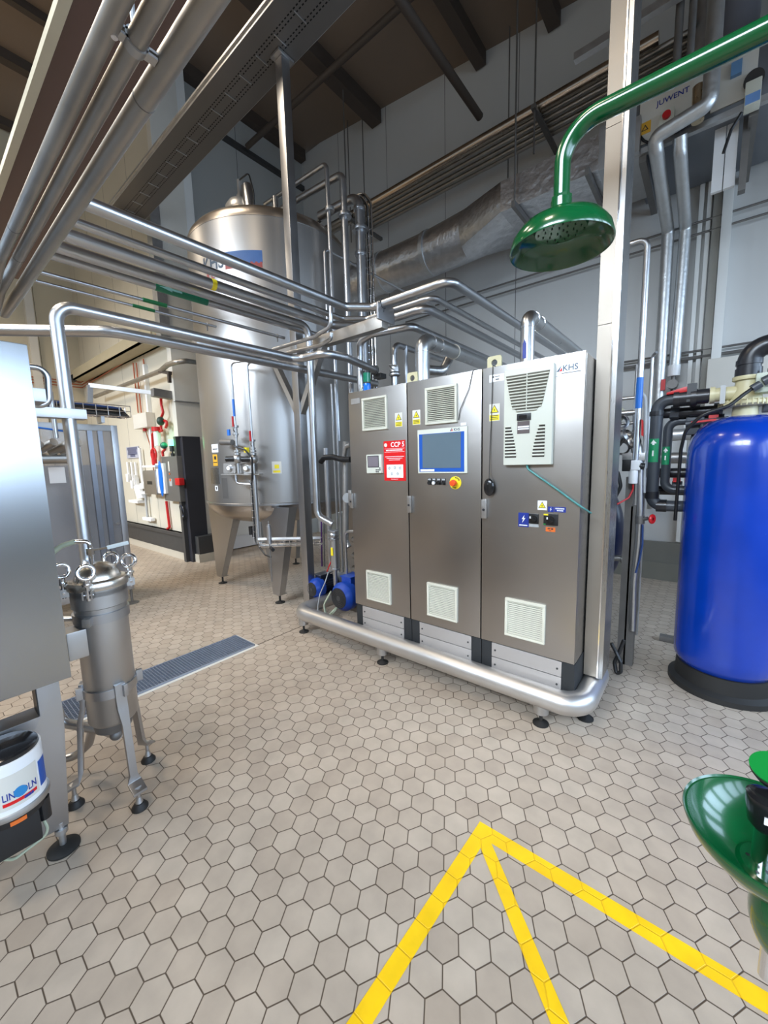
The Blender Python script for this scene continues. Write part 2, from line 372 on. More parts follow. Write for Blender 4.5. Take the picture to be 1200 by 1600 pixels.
    def obj(s, name, mat, parent=None, bevel=0.0, angle=38, extra=None):
        bm = s.bm
        bmesh.ops.recalc_face_normals(bm, faces=bm.faces)
        if bevel:
            es = [e for e in bm.edges if len(e.link_faces) == 2 and e.calc_face_angle(0) > math.radians(35)]
            bmesh.ops.bevel(bm, geom=es, offset=bevel, segments=2, profile=0.7, affect='EDGES', clamp_overlap=True)
        lim = math.radians(angle)
        for f in bm.faces: f.smooth = True
        for e in bm.edges:
            if len(e.link_faces) == 2 and e.calc_face_angle(0) > lim: e.smooth = False
        me = bpy.data.meshes.new(name); bm.to_mesh(me); bm.free()
        o = bpy.data.objects.new(name, me); COL.objects.link(o)
        me.materials.append(mat)
        for m in (extra or []): me.materials.append(m)
        if parent is not None: attach(o, parent)
        return o

ORIG = {}
def attach(o, parent):
    o.parent = parent
    o.matrix_parent_inverse = Matrix.Translation(-Vector(ORIG.get(parent.name, (0, 0, 0))))
def thing(name, label, cat, loc=(0, 0, 0), group=None):
    o = bpy.data.objects.new(name, None); COL.objects.link(o); o.location = loc
    o.empty_display_size = 0.1
    ORIG[o.name] = tuple(loc)
    o['label'] = label; o['category'] = cat
    if group: o['group'] = group
    return o
def tag(o, label, cat, group=None):
    o['label'] = label; o['category'] = cat
    if group: o['group'] = group
    return o
def struct(mb, name, mat, parent=None, **k):
    o = mb.obj(name, mat, parent, **k)
    if parent is None: o['kind'] = 'structure'
    return o
def dup(root, delta, label=None, group=None):
    """copy of a thing with its parts and sub-parts, moved by delta"""
    r = root.copy(); COL.objects.link(r); r.location = Vector(root.location)+Vector(delta)
    if label: r['label'] = label
    if group: r['group'] = group
    for ch in list(root.children):
        c = ch.copy(); COL.objects.link(c); c.parent = r; c.matrix_parent_inverse = ch.matrix_parent_inverse.copy()
        for g in list(ch.children):
            d = g.copy(); COL.objects.link(d); d.parent = c; d.matrix_parent_inverse = g.matrix_parent_inverse.copy()
    return r

_dg = None
def textmesh(s, size, align='LEFT', shear=0.0, extrude=0.0):
    cu = bpy.data.curves.new('t', 'FONT'); cu.body = s; cu.size = size; cu.align_x = align; cu.shear = shear
    cu.extrude = extrude; cu.resolution_u = 3
    cu.offset = size*0.012
    o = bpy.data.objects.new('t', cu); COL.objects.link(o)
    dg = bpy.context.evaluated_depsgraph_get(); dg.update()
    me = bpy.data.meshes.new_from_object(o.evaluated_get(dg))
    bpy.data.objects.remove(o); bpy.data.curves.remove(cu)
    return me
def text(s, size, loc, mat, parent, face='-Y', name='lettering', align='LEFT', wrap=None, shear=0.0, sx=1.0, roll=0.0):
    """raised lettering; face = direction it looks to.  wrap=(cx,cy,R,angle,z): bent round a vertical cylinder"""
    me = textmesh(s, size, align, shear, 0.0006)
    if wrap:
        cx, cy, R, a0, z0 = wrap
        for v in me.vertices:
            a = a0 + v.co.x*sx/R; rr = R+0.0015+v.co.z
            v.co = Vector((cx+rr*math.cos(a), cy+rr*math.sin(a), z0+v.co.y))
    else:
        ROT = {'-Y': Matrix(((1, 0, 0), (0, 0, -1), (0, 1, 0))), '+X': Matrix(((0, 0, 1), (1, 0, 0), (0, 1, 0)))}[face]
        for v in me.vertices:
            c = Matrix.Rotation(roll, 3, 'Z') @ Vector((v.co.x*sx, v.co.y, v.co.z))
            v.co = Vector(loc) + ROT @ c
    me.name = name
    o = bpy.data.objects.new(name, me); COL.objects.link(o); me.materials.clear(); me.materials.append(mat)
    if parent is not None: attach(o, parent)
    return o

def foot(mb, c, top, r=0.035, rod=0.008):
    """levelling foot: disc on the floor, threaded rod up to `top`"""
    mb.lathe([(0, 0), (r, 0), (r, 0.006), (r*0.55, 0.014), (r*0.3, 0.022), (0, 0.022)], c, seg=24)
    mb.cyl((c[0], c[1], c[2]+0.018), (c[0], c[1], top), rod, seg=12)
    return mb
def flange(mb, c, axis, R, t=0.02):
    c = Vector(c); a = Vector(axis).normalized()
    mb.lathe([(R*0.72, -t*0.9), (R*0.86, -t*0.5), (R, -t*0.35), (R, t*0.35), (R*0.86, t*0.5), (R*0.72, t*0.9)], c, a, seg=28)
    return mb

# ================================================================== THE SETTING
WALLM = wallmat('wall_panels_grey', rgb(200, 200, 198)[:3], 1.15, 'X', 0.10)
WALLFAR = wallmat('wall_panels_far', rgb(168, 168, 164)[:3], 1.1, 'Y', 0.0)
WALLCREAM = wallmat('wall_panels_cream', rgb(208, 201, 184)[:3], 1.1, 'X', 0.0)
WALLCREAM2 = wallmat('wall_panels_cream_end', rgb(202, 192, 168)[:3], 1.1, 'Y', 0.0)
FLOOR = floormat()
ROOF = plain('roof_sheet', rgb(128, 112, 98)[:3], 0.7, 0.0, 0.06, 2)
CEA, CEB = 6.87, -0.141
def cz(x): return CEA + CEB*x
struct(MB().box(-11.5, 4.4, -5.2, 6.1, -0.12, 0), 'floor', FLOOR)
struct(MB().prism([(-11.6, -5.2, cz(-11.6)), (4.4, -5.2, cz(4.4)), (4.4, 6.1, cz(4.4)), (-11.6, 6.1, cz(-11.6))], (0, 0, 0.12)), 'ceiling', ROOF)
struct(MB().box(-6.9, 4.4, 5.9, 6.1, 0, 7.75), 'wall_back', WALLM)
struct(MB().box(-7.0, -6.8, 2.95, 5.9, 0, 7.85), 'wall_far', WALLFAR)
struct(MB().box(-11.4, -6.5, 2.9, 3.05, 0, 7.75), 'wall_left', WALLCREAM)
struct(MB().box(-11.6, -11.3, -5.2, 3.05, 0, 8.4), 'wall_end', WALLCREAM2)
# wall on the right with a long strip of windows, outside the picture
m = MB(); m.box(4.2, 4.4, -5.2, 6.1, 0, 1.7); m.box(4.2, 4.4, -5.2, 6.1, 4.75, 6.3)
for yy in (-5.2, -4.0, -2.4, -0.8, 0.8, 2.4, 4.0, 5.6): m.box(4.2, 4.4, yy-0.14, yy+0.14, 1.7, 4.75)
struct(m, 'wall_right', WALLCREAM2)
struct(MB().box(-11.5, 4.4, -5.2, -5.0, 0, 4.4).box(-11.5, 4.4, -5.2, -5.0, 6.15, 8.4), 'wall_front', WALLCREAM)
# roof beams across the hall
for i, (bx, w, d) in enumerate(((-11.15, 0.16, 0.16), (-9.0, 0.16, 0.16), (-7.67, 0.10, 0.12), (-6.72, 0.15, 0.2), (-4.78, 0.20, 0.24), (-2.84, 0.15, 0.2), (-1.84, 0.15, 0.2), (0.2, 0.15, 0.2))):
    z = cz(bx)
    struct(MB().box(bx-w/2, bx+w/2, -4.9, 5.88 if bx > -6.75 else 2.88, z-d, z), 'trim_%d' % (i+1), ROOFBEAM)
struct(MB().tube([(-6.6, 4.5, 7.1), (-2.6, 4.55, 7.1)], 0.045, seg=10), 'trim_9', ROOFBEAM)
struct(MB().tube([(-2.6, 3.2, 6.02), (-2.6, 5.35, 6.02)], 0.05, seg=10), 'trim_10', ROOFBEAM)
# ledge on the far wall and thin joint trims
struct(MB().box(-6.8, -6.72, 3.3, 5.88, 7.1, 7.17), 'trim_11', DARKGREY)
# skirting of the long wall and of the back wall
struct(MB().box(-11.3, -6.62, 2.84, 2.9, 0.0, 0.13), 'baseboard_left', WALLBASE)
struct(MB().box(-6.6, 4.3, 5.84, 5.9, 0.0, 0.22), 'baseboard_back', plain('back_base', rgb(124, 122, 112)[:3], 0.5))
struct(MB().box(-6.6, 4.3, 5.86, 5.9, 0.22, 0.48), 'trim_12', plain('lower_wall_sheet', rgb(120, 118, 110)[:3], 0.5))
# dark kick panel, corner frame and boxed corner of the long wall
struct(MB().box(-11.3, -6.62, 2.83, 2.9, 0.13, 0.46).box(-11.3, -6.6, 2.80, 2.9, 0.40, 0.46), 'trim_13', DARKGREY, bevel=0.004)
struct(MB().box(-6.60, -6.52, 2.80, 2.9, 0.0, 2.03), 'trim_14', DARKGREY)
struct(MB().box(-6.52, -6.42, 2.86, 3.14, 0.0, 2.03), 'trim_15', plain('dark_corner_panel', rgb(44, 44, 50)[:3], 0.5))
struct(MB().box(-6.60, -6.46, 2.82, 3.24, 2.03, 7.6), 'trim_16', OFFWHITE, bevel=0.006)
struct(MB().box(-6.70, -6.48, 3.24, 3.38, 2.03, 7.6), 'trim_20', WHITE, bevel=0.006)
struct(MB().box(-6.75, -6.46, 3.14, 3.45, 0.0, 2.03).box(-6.47, -6.44, 3.20, 3.27, 0.95, 1.95), 'trim_17', OFFWHITE, bevel=0.004)
m = MB(); m.box(-6.75, -6.30, 2.92, 3.42, 0.13, 0.42); struct(m, 'trim_18', DARKGREY, bevel=0.006)
struct(MB().box(-6.75, -6.28, 2.90, 3.45, 0.0, 0.13), 'baseboard_corner', WALLBASE)
# white door in the far wall behind the tank
d = struct(MB().box(-6.79, -6.70, 3.46, 4.34, 0.02, 2.1), 'door_1', WHITE_PL, bevel=0.004)
MB().box(-6.72, -6.685, 3.56, 4.22, 0.25, 0.9).box(-6.72, -6.685, 3.56, 4.22, 1.05, 2.0).obj('door_panel', WHITE, d, bevel=0.01)
MB().box(-6.70, -6.64, 4.24, 4.28, 1.0, 1.04).tube([(-6.65, 4.26, 1.02), (-6.65, 4.14, 1.02)], 0.01).obj('door_handle', CHROME, d)
# thin joint line cast in the floor
struct(MB().bar((-2.935, 1.78, 0.0005), (-2.935, 2.55, 0.0005), 0.006, 0.002), 'trim_19', plain('floor_joint', rgb(70, 60, 50)[:3], 0.7))

# wires hanging from the roof in front of the back wall
for (wx, zt, zb) in ((-5.30, 7.55, 5.55), (-4.95, 7.5, 5.6), (-2.35, 7.15, 4.95)):
    tag(MB().cyl((wx, 5.7, zb), (wx, 5.7, zt), 0.009, seg=8).obj('hanger_rod', GALV_DARK),
        {-5.30: 'thin dark rod hanging from the roof, leftmost of three, above the tank', -4.95: 'thin dark rod hanging from the roof, middle of three', -2.35: 'long thin dark rod from the roof down to the foil duct'}[wx], 'hanger rod', 'hanger rods')

# ================================================================== FLOOR ITEMS
t = thing('floor_grate', 'long galvanised drain grating set in the tiled floor beside the filter', 'floor grate', (-3.09, 1.1, 0))
MB().box(-3.27, -2.91, -0.6, 1.79, 0.0005, 0.003).obj('frame', OFFWHITE, t)
m = MB()
for k in range(13):
    x = -3.235+0.0246*k; m.box(x-0.0016, x+0.0016, -0.55, 1.76, 0.003, 0.016)
for k in range(110):
    y = -0.55+0.0212*k; m.box(-3.24, -2.94, y-0.0013, y+0.0013, 0.006, 0.0165)
m.box(-3.245, -3.238, -0.56, 1.765, 0.003, 0.018); m.box(-2.943, -2.936, -0.56, 1.765, 0.003, 0.018); m.box(-3.245, -2.936, 1.76, 1.767, 0.003, 0.018)
m.obj('grating', plain('grate_steel', rgb(150, 156, 168)[:3], 0.4, 0.5), t)
MB().box(-3.238, -2.943, -0.55, 1.76, 0.003, 0.0035).obj('drain_shade', plain('drain_shadow', rgb(58, 62, 72)[:3], 0.6), t)  # thin dark sheet, coloured as the shade down in the drain

m = MB(); z0, z1 = 0.0004, 0.0016
def strip(a, b, w):
    a = Vector(a+(0,)); b = Vector(b+(0,)); d = (b-a).normalized(); s = Vector((-d.y, d.x, 0))*w/2
    m.prism([a-s+Vector((0, 0, z0)), b-s+Vector((0, 0, z0)), b+s+Vector((0, 0, z0)), a+s+Vector((0, 0, z0))], (0, 0, z1-z0))
strip((-0.64, 1.392), (-0.665, 0.25), 0.056); z0, z1 = 0.0005, 0.0018; strip((-0.668, 1.378), (0.9, 1.386), 0.062); z0, z1 = 0.0009, 0.0022; strip((-0.645, 1.365), (0.45, 0.36), 0.050)
tag(m.obj('floor_marking', floormat(True)), 'yellow tape arrow of three strips stuck on the hexagonal floor tiles', 'floor marking')

# ================================================================== CONTROL CABINETS
YF = 2.27; ZB, ZT, ZP = 0.39, 2.085, 0.195
def vent(parent, x0, x1, z0, z1, n, nm='vent_grille'):
    y = YF-0.006
    fr = MB()
    b = 0.016
    for a in ((x0, x1, z0, z0+b), (x0, x1, z1-b, z1), (x0, x0+b, z0+b, z1-b), (x1-b, x1, z0+b, z1-b)): fr.box(a[0], a[1], y-0.016, y+0.006, a[2], a[3])
    o = fr.obj(nm, BEIGE, parent, bevel=0.003)
    s = MB(); h = (z1-z0-2*b)/n
    for k in range(n):
        zc = z0+b+h*(k+0.5); s.bar((x0+b, y-0.006, zc), (x1-b, y-0.006, zc), 0.0095, 0.0028, up=(0, -0.55, 0.8))
    s.obj('louvre', BEIGE, o)
    MB().box(x0+b, x1-b, y, y+0.004, z0+b, z1-b).obj('filter_mat', DARKGAP, o)
    return o
def warn(parent, x0, x1, z0, z1, full=True):
    y = YF-0.0065
    o = MB().box(x0, x1, y-0.0012, y, z0, z1).obj('warning_label', WHITE_PL if not full else OFFWHITE, parent)
    w = x1-x0; cx = (x0+x1)/2
    tz = z1-0.006; s = w*0.80
    MB().prism([(cx-s/2, y-0.0014, tz-s*0.87), (cx+s/2, y-0.0014, tz-s*0.87), (cx, y-0.0014, tz)], (0, -0.0006, 0)).obj('triangle_border', INK, o)
    s2 = s*0.80
    MB().prism([(cx-s2/2, y-0.0021, tz-s*0.87+s*0.06), (cx+s2/2, y-0.0021, tz-s*0.87+s*0.06), (cx, y-0.0021, tz-s*0.11)], (0, -0.0006, 0)).obj('triangle', YELLOW, o)
    c = (cx, tz-s*0.55)
    MB().prism([(c[0]+0.001*w*8, y-0.0028, c[1]+0.16*s), (c[0]-0.09*s, y-0.0028, c[1]-0.05*s), (c[0]+0.0*s, y-0.0028, c[1]-0.04*s), (c[0]-0.05*s, y-0.0028, c[1]-0.22*s), (c[0]+0.10*s, y-0.0028, c[1]+0.01*s), (c[0]+0.02*s, y-0.0028, c[1]+0.01*s)], (0, -0.0005, 0)).obj('lightning_bolt', INK, o)
    if full:
        MB().box(x0+0.05*w, x1-0.05*w, y-0.0020, y-0.0012, z0+0.004, z0+(z1-z0)*0.36).obj('caption_field', YELLOW, o)
        m = MB()
        for k in range(3): m.box(x0+0.14*w, x1-0.14*w, y-0.0028, y-0.0020, z0+0.010+k*0.0095, z0+0.0135+k*0.0095)
        m.obj('caption', INK, o)
def cabinet(x0, x1, label, name='control_cabinet'):
    t = thing(name, label, 'control cabinet', ((x0+x1)/2, YF+0.25, ZP), 'stainless steel control cabinets')
    g = 0.004
    MB().box(x0+0.004, x1-0.004, YF+0.022, YF+0.42, ZB, ZT-0.006).obj('body', STEEL_V, t, bevel=0.004)
    MB().box(x0+g, x1-g, YF-0.006, YF+0.016, ZB+0.004, ZT).obj('door', STEEL_H, t, bevel=0.003)
    MB().box(x0+0.012, x1-0.012, YF+0.014, YF+0.024, ZB+0.012, ZT-0.012).obj('door_seal', BLACK, t)
    # plinth: black corner pieces and two covers
    for (a_, b_) in ((x0+0.002, x0+0.07), (x1-0.07, x1-0.002)): MB().box(a_, b_, YF+0.006, YF+0.40, ZP, ZB-0.004).obj('plinth_corner', DARKGREY_P, t, bevel=0.004)
    for z in (ZP+0.003, ZP+0.099):
        pl = MB().box(x0+0.072, x1-0.072, YF+0.002, YF+0.02, z, z+0.091).obj('plinth_cover', PLINTH, t, bevel=0.002)
        for x in (x0+0.095, x1-0.095): MB().cyl((x, YF+0.003, z+0.045), (x, YF-0.002, z+0.045), 0.006, seg=10).obj('screw', DARKGREY, pl)
    return t
DARKGREY_P = plain('plinth_black', rgb(36, 38, 40)[:3], 0.6, 0.0, 0.2, 20)
PLINTH = plain('plinth_cover_steel', (0.50, 0.47, 0.45), 0.5, 0.55, 0.06, 6)
def lock(t, x, z=1.247):
    o = MB().box(x-0.017, x+0.017, YF-0.026, YF-0.006, z-0.06, z+0.06).obj('lock_handle', STEEL_DULL, t, bevel=0.005)
    MB().cyl((x, YF-0.027, z-0.005), (x, YF-0.030, z-0.005), 0.008, seg=12).obj('keyhole', INK, o)
    MB().box(x-0.012, x+0.012, YF-0.029, YF-0.026, z+0.014, z+0.05).obj('lever', GALV, o)
def eye(t, x, w=0.09):
    m = MB(); y = YF+0.10
    n = 20; cxz = (x, ZT+0.055)
    outer = [(-w/2, 0), (w/2, 0), (w/2, 0.05), (w/2-0.022, 0.085), (-w/2+0.022, 0.085), (-w/2, 0.05)]
    ring = []
    m2 = MB()
    # plate with round hole built as an angular loft
    bm = m2.bm; ins, outs, inb, outb = [], [], [], []
    for k in range(24):
        a = 2*PI*k/24; dx, dz = math.cos(a), math.sin(a)
        # ray to the rectangle border
        s = min((w/2)/abs(dx) if abs(dx) > 1e-6 else 9, (0.040 if dz > 0 else 0.05)/abs(dz) if abs(dz) > 1e-6 else 9)
        s = min(s, 0.055)
        for (lst, r, yy) in ((ins, 0.020, y-0.006), (outs, s, y-0.006), (inb, 0.020, y+0.006), (outb, s, y+0.006)):
            lst.append(bm.verts.new((x+dx*r, yy, ZT+0.047+dz*r)))
    for k in range(24):
        j = (k+1) % 24
        bm.faces.new((ins[k], outs[k], outs[j], ins[j])); bm.faces.new((inb[k], inb[j], outb[j], outb[k]))
        bm.faces.new((outs[k], outb[k], outb[j], outs[j])); bm.faces.new((ins[k], ins[j], inb[j], inb[k]))
    m2.obj('lifting_bracket', CREAM, t)

# --- left cabinet
c1 = cabinet(-2.195, -1.632, 'left stainless control cabinet with small recorder and red CCP 5 notice on its door')
vent(c1, -2.042, -1.803, 1.785, 2.024, 17); vent(c1, -2.052, -1.810, 0.463, 0.701, 17)
warn(c1, -1.738, -1.674, 1.792, 1.890)
o = MB().box(-2.161, -2.075, YF-0.009, YF-0.006, 1.995, 2.036).obj('name_plate', GALV, c1)
o = MB().box(-2.004, -1.856, YF-0.030, YF-0.006, 1.468, 1.606).obj('chart_recorder', BEIGE2, c1, bevel=0.006)
MB().box(-1.985, -1.885, YF-0.032, YF-0.029, 1.515, 1.592).obj('recorder_screen', plain('recorder_screen', rgb(120, 112, 118)[:3], 0.2), o)
MB().box(-1.990, -1.880, YF-0.0312, YF-0.0295, 1.510, 1.597).obj('screen_frame', BLACK, o)
m = MB()
for (bx, bz) in ((-1.905, 1.492), (-1.888, 1.492), (-1.871, 1.492), (-1.888, 1.478), (-1.871, 1.505), (-1.905, 1.478)): m.box(bx-0.006, bx+0.006, YF-0.033, YF-0.030, bz-0.004, bz+0.004)
m.obj('recorder_button', INK, o)
o = MB().box(-1.848, -1.652, YF-0.009, YF-0.006, 1.412, 1.699).obj('notice_board', SIGNRED, c1)
text('CCP 5', 0.048, (-1.782, YF-0.0095, 1.655), WHITE_PL, o, sx=0.95)
MB().cyl((-1.828, YF-0.009, 1.670), (-1.828, YF-0.0102, 1.670), 0.014, seg=20).obj('round_mark', OFFWHITE, o)
m = MB()
for z in (1.642, 1.618): m.box(-1.84, -1.658, YF-0.0098, YF-0.009, z, z+0.0018)
for (a, b, z) in ((-1.835, -1.665, 1.584), (-1.822, -1.678, 1.572), (-1.80, -1.70, 1.560), (-1.785, -1.72, 1.422)): m.box(a, b, YF-0.0098, YF-0.009, z, z+0.0035)
for k in range(14): m.box(-1.825+k*0.0108, -1.818+k*0.0108, YF-0.0098, YF-0.009, 1.626, 1.636)
m.obj('printed_lines', WHITE_PL, o)
MB().box(-1.823, -1.673, YF-0.0102, YF-0.009, 1.434, 1.528).obj('paper_insert', WHITE_PL, o)
m = MB()
for (gx, gz) in ((-1.798, 1.503), (-1.748, 1.506), (-1.70, 1.503), (-1.775, 1.462), (-1.722, 1.462)):
    for k in range(5):
        a = k*1.3+gx*40; m.bar((gx+0.012*math.cos(a), YF-0.0105, gz+0.012*math.sin(a)), (gx+0.010*math.cos(a+2.2), YF-0.0105, gz+0.011*math.sin(a+2.2)), 0.0008, 0.0012)
m.obj('sketch', INK, o)
lock(c1, -2.187)
MB().cyl((-2.150, YF+0.13, ZT-0.002), (-2.150, YF+0.13, ZT+0.016), 0.012).torus((-2.150, YF+0.13, ZT+0.036), (1, -0.8, 0), 0.021, 0.006).obj('lifting_eye', CREAM, c1)
eye(c1, -1.655)
# --- middle cabinet
c2 = cabinet(-1.632, -1.075, 'middle stainless control cabinet with blue touch panel and emergency stop on its door')
vent(c2, -1.476, -1.240, 1.787, 2.024, 17); vent(c2, -1.479, -1.241, 0.463, 0.704, 17)
warn(c2, -1.587, -1.522, 1.795, 1.893)
o = MB().box(-1.541, -1.169, YF-0.018, YF-0.006, 1.466, 1.757).obj('touch_panel', BEIGE2, c2, bevel=0.004)
MB().box(-1.527, -1.188, YF-0.020, YF-0.018, 1.476, 1.727).obj('panel_border', PANELBLUE, o)
MB().box(-1.500, -1.211, YF-0.0215, YF-0.020, 1.500, 1.724).obj('screen', SCREEN, o)
text('KHS', 0.024, (-1.262, YF-0.0185, 1.7335), LOGOBLUE, o)
def khs_mark(x, z, s, y, parent):
    MB().prism([(x, y, z), (x+0.45*s, y, z), (x+0.85*s, y, z+s), (x+0.75*s, y, z+s)], (0, -0.0006, 0)).obj('logo_mark', LOGOBLUE, parent)
    MB().prism([(x+0.5*s, y-0.0002, z), (x+1.05*s, y-0.0002, z), (x+0.98*s, y-0.0002, z+0.72*s)], (0, -0.0006, 0)).obj('logo_mark_red', SIGNRED, parent)
khs_mark(-1.290, 1.734, 0.019, YF-0.0185, o)
MB().box(-1.518, -1.408, YF-0.0212, YF-0.020, 1.479, 1.493).obj('serial_strip', WHITE_PL, o)
MB().box(-1.219, -1.181, YF-0.008, YF-0.006, 1.764, 1.781).obj('small_tag', WHITE_PL, c2)
for k in range(4):
    x = -1.452+0.036*k
    o = MB().box(x-0.014, x+0.014, YF-0.012, YF-0.006, 1.388, 1.432).obj('push_button', BLACK, c2, bevel=0.002)
    MB().box(x-0.011, x+0.011, YF-0.0135, YF-0.012, 1.419, 1.430).obj('button_tag', LABELGREY, o)
    MB().cyl((x, YF-0.012, 1.401), (x, YF-0.024, 1.401), 0.011, seg=16).obj('button_cap', (BLACK, WHITE_PL, BLACK_GLOSS, BLACK)[k], o)
o = MB().cyl((-1.257, YF-0.006, 1.404), (-1.257, YF-0.010, 1.404), 0.042, seg=32).obj('emergency_stop', YELLOW, c2)
MB().cyl((-1.257, YF-0.010, 1.404), (-1.257, YF-0.035, 1.404), 0.014, 0.016).cyl((-1.257, YF-0.035, 1.404), (-1.257, YF-0.052, 1.404), 0.022, 0.019, seg=24).obj('mushroom_head', ORANGE_RED, o, bevel=0.002)
m = MB()
for a in (0.6, 0.9, 1.2, 1.5, 4.2, 4.5, 4.8): m.box(-1.257+0.033*math.cos(a)-0.003, -1.257+0.033*math.cos(a)+0.003, YF-0.0108, YF-0.010, 1.404+0.033*math.sin(a)-0.004, 1.404+0.033*math.sin(a)+0.004)
m.obj('stop_lettering', INK, o)
lock(c2, -1.618); eye(c2, -1.045)
# --- right cabinet
c3 = cabinet(-1.075, -0.508, 'right stainless control cabinet with cream cooling unit, rotary switches and KHS plate on its door')
vent(c3, -0.911, -0.672, 0.470, 0.708, 17)
warn(c3, -1.029, -0.963, 1.773, 1.873)
warn(c3, -0.733, -0.682, 1.258, 1.311, full=False)
o = MB().box(-1.030, -0.938, YF-0.008, YF-0.006, 1.998, 2.040).obj('name_label', WHITE_PL, c3)
MB().box(-1.010, -1.000, YF-0.0088, YF-0.008, 2.022, 2.031).box(-0.995, -0.965, YF-0.0088, YF-0.008, 2.025, 2.028).box(-0.99, -0.970, YF-0.0088, YF-0.008, 2.008, 2.014).obj('label_print', INK, o)
o = MB().box(-0.658, -0.519, YF-0.0085, YF-0.006, 1.975, 2.040).obj('maker_plate', GALV, c3)
text('KHS', 0.042, (-0.622, YF-0.0088, 1.999), LOGOBLUE, o); khs_mark(-0.650, 1.999, 0.026, YF-0.0088, o)
MB().box(-0.625, -0.53, YF-0.0091, YF-0.0085, 1.986, 1.989).obj('plate_line', INK, o)
lock(c3, -1.052)
# cooling unit: solid housing with its openings coloured on
cu = MB(); X0, X1, Z0, Z1 = -0.924, -0.655, 1.513, 2.045; yb, yf = YF-0.006, YF-0.042
o = MB().box(X0, X1, yf, yb, Z0, Z1).obj('cooling_unit', BEIGE2, c3, bevel=0.006)
n = 12
def gz(k): return 2.010-0.015-k*(0.178/n)
def halfw(z):      # width of the upper grille: wide at top, tapering, rounded bottom
    u = (2.010-z)/0.200
    return 0.120-0.042*u - (0.03*((u-0.85)/0.15)**2 if u > 0.85 else 0)
poly = []
for k in range(11): z = 2.010-0.200*k/10; poly.append((-0.7935+halfw(z), z))
poly = poly+[(2*-0.7935-p[0], p[1]) for p in reversed(poly)]
MB().prism([(p[0], yf-0.0008, p[1]) for p in poly], (0, -0.0008, 0)).obj('opening_shade', plain('grille_shade', rgb(96, 92, 80)[:3], 0.7), o)  # dark sheet on the front stands for the shade behind the louvres
m = MB()
for k in range(n):
    z = 2.003-0.200*(k+0.35)/n; w = halfw(z)
    m.bar((-0.7935-w, yf-0.004, z), (-0.7935+w, yf-0.004, z), 0.012, 0.003, up=(0, -0.6, 0.8))
m.box(-0.7955, -0.7915, yf-0.008, yf-0.001, 1.812, 2.008)
m.obj('grille_louvre', BEIGE2, o)
for sgn, (xa, xb, xt) in ((1, (-0.914, -0.848, -0.880)), (-1, (-0.692, -0.758, -0.724))):
    m = MB()
    for k in range(10):
        z = 1.555+0.0182*k; u = k/9; xe = xb+(xt-xb)*u**1.6
        m.box(min(xa, xe), max(xa, xe), yf-0.0015, yf-0.0005, z, z+0.0085)
    m.obj('slot_shade', DARKGAP, o)  # dark strips stand for the shade inside the slots
    m = MB()
    for k in range(10):
        z = 1.555+0.0182*k; u = k/9; xe = xb+(xt-xb)*u**1.6
        m.bar((xa, yf-0.003, z+0.0125), (xe, yf-0.003, z+0.0125), 0.010, 0.0028, up=(0, -0.7, 0.7))
    m.obj('side_louvre', BEIGE2, o)
d = MB().box(-0.846, -0.768, yf-0.007, yf, 1.759, 1.797).obj('temperature_display', BLACK, o, bevel=0.004)
MB().box(-0.832, -0.790, yf-0.0078, yf-0.007, 1.768, 1.788).obj('display_window', BLACK_GLOSS, d)
d = MB().box(-0.844, -0.775, yf-0.0015, yf, 1.687, 1.755).obj('rating_plate', plain('rating_plate', rgb(90, 78, 76)[:3], 0.5), o)
MB().box(-0.841, -0.778, yf-0.0022, yf-0.0015, 1.720, 1.729).box(-0.841, -0.778, yf-0.0022, yf-0.0015, 1.709, 1.716).obj('white_field', WHITE_PL, d)
# switches and blue labels
d = MB().box(-0.842, -0.781, YF-0.0075, YF-0.006, 1.153, 1.236).obj('blue_label', SIGNBLUE, c3)
MB().prism([(-0.806, YF-0.0078, 1.224), (-0.822, YF-0.0078, 1.198), (-0.812, YF-0.0078, 1.198), (-0.820, YF-0.0078, 1.176), (-0.800, YF-0.0078, 1.205), (-0.810, YF-0.0078, 1.205)], (0, -0.0006, 0)).box(-0.835, -0.788, YF-0.0084, YF-0.0075, 1.160, 1.166).obj('white_bolt', WHITE_PL, d)
d = MB().box(-0.676, -0.645, YF-0.0075, YF-0.006, 1.249, 1.280).obj('blue_label', SIGNBLUE, c3)
MB().prism([(-0.658, YF-0.0078, 1.277), (-0.666, YF-0.0078, 1.264), (-0.661, YF-0.0078, 1.264), (-0.665, YF-0.0078, 1.252), (-0.655, YF-0.0078, 1.267), (-0.660, YF-0.0078, 1.267)], (0, -0.0006, 0)).obj('white_bolt', WHITE_PL, d)
d = MB().box(-0.642, -0.582, YF-0.0075, YF-0.006, 1.251, 1.280).obj('blue_label', SIGNBLUE, c3)
m = MB()
for k in range(7): m.box(-0.636+k*0.0068, -0.631+k*0.0068, YF-0.0082, YF-0.0075, 1.267, 1.274)
for k in range(5): m.box(-0.628+k*0.0068, -0.623+k*0.0068, YF-0.0082, YF-0.0075, 1.256, 1.263)
m.obj('label_print', WHITE_PL, d)
for (x0, x1, z0, z1) in ((-0.779, -0.725, 1.177, 1.234), (-0.697, -0.620, 1.174, 1.240)):
    d = MB().box(x0, x1, YF-0.014, YF-0.006, z0, z1).obj('rotary_switch', BLACK, c3, bevel=0.003)
    cx, czz = (x0+x1)/2, (z0+z1)/2
    MB().cyl((cx, YF-0.014, czz), (cx, YF-0.024, czz), 0.021, seg=24).bar((cx-0.017, YF-0.030, czz+0.012), (cx+0.017, YF-0.030, czz-0.012), 0.014, 0.012).obj('knob', BLACK_GLOSS, d)
    MB().box(cx-0.015, cx-0.008, YF-0.0375, YF-0.0355, czz+0.004, czz+0.016).obj('pointer', WHITE_PL, d)
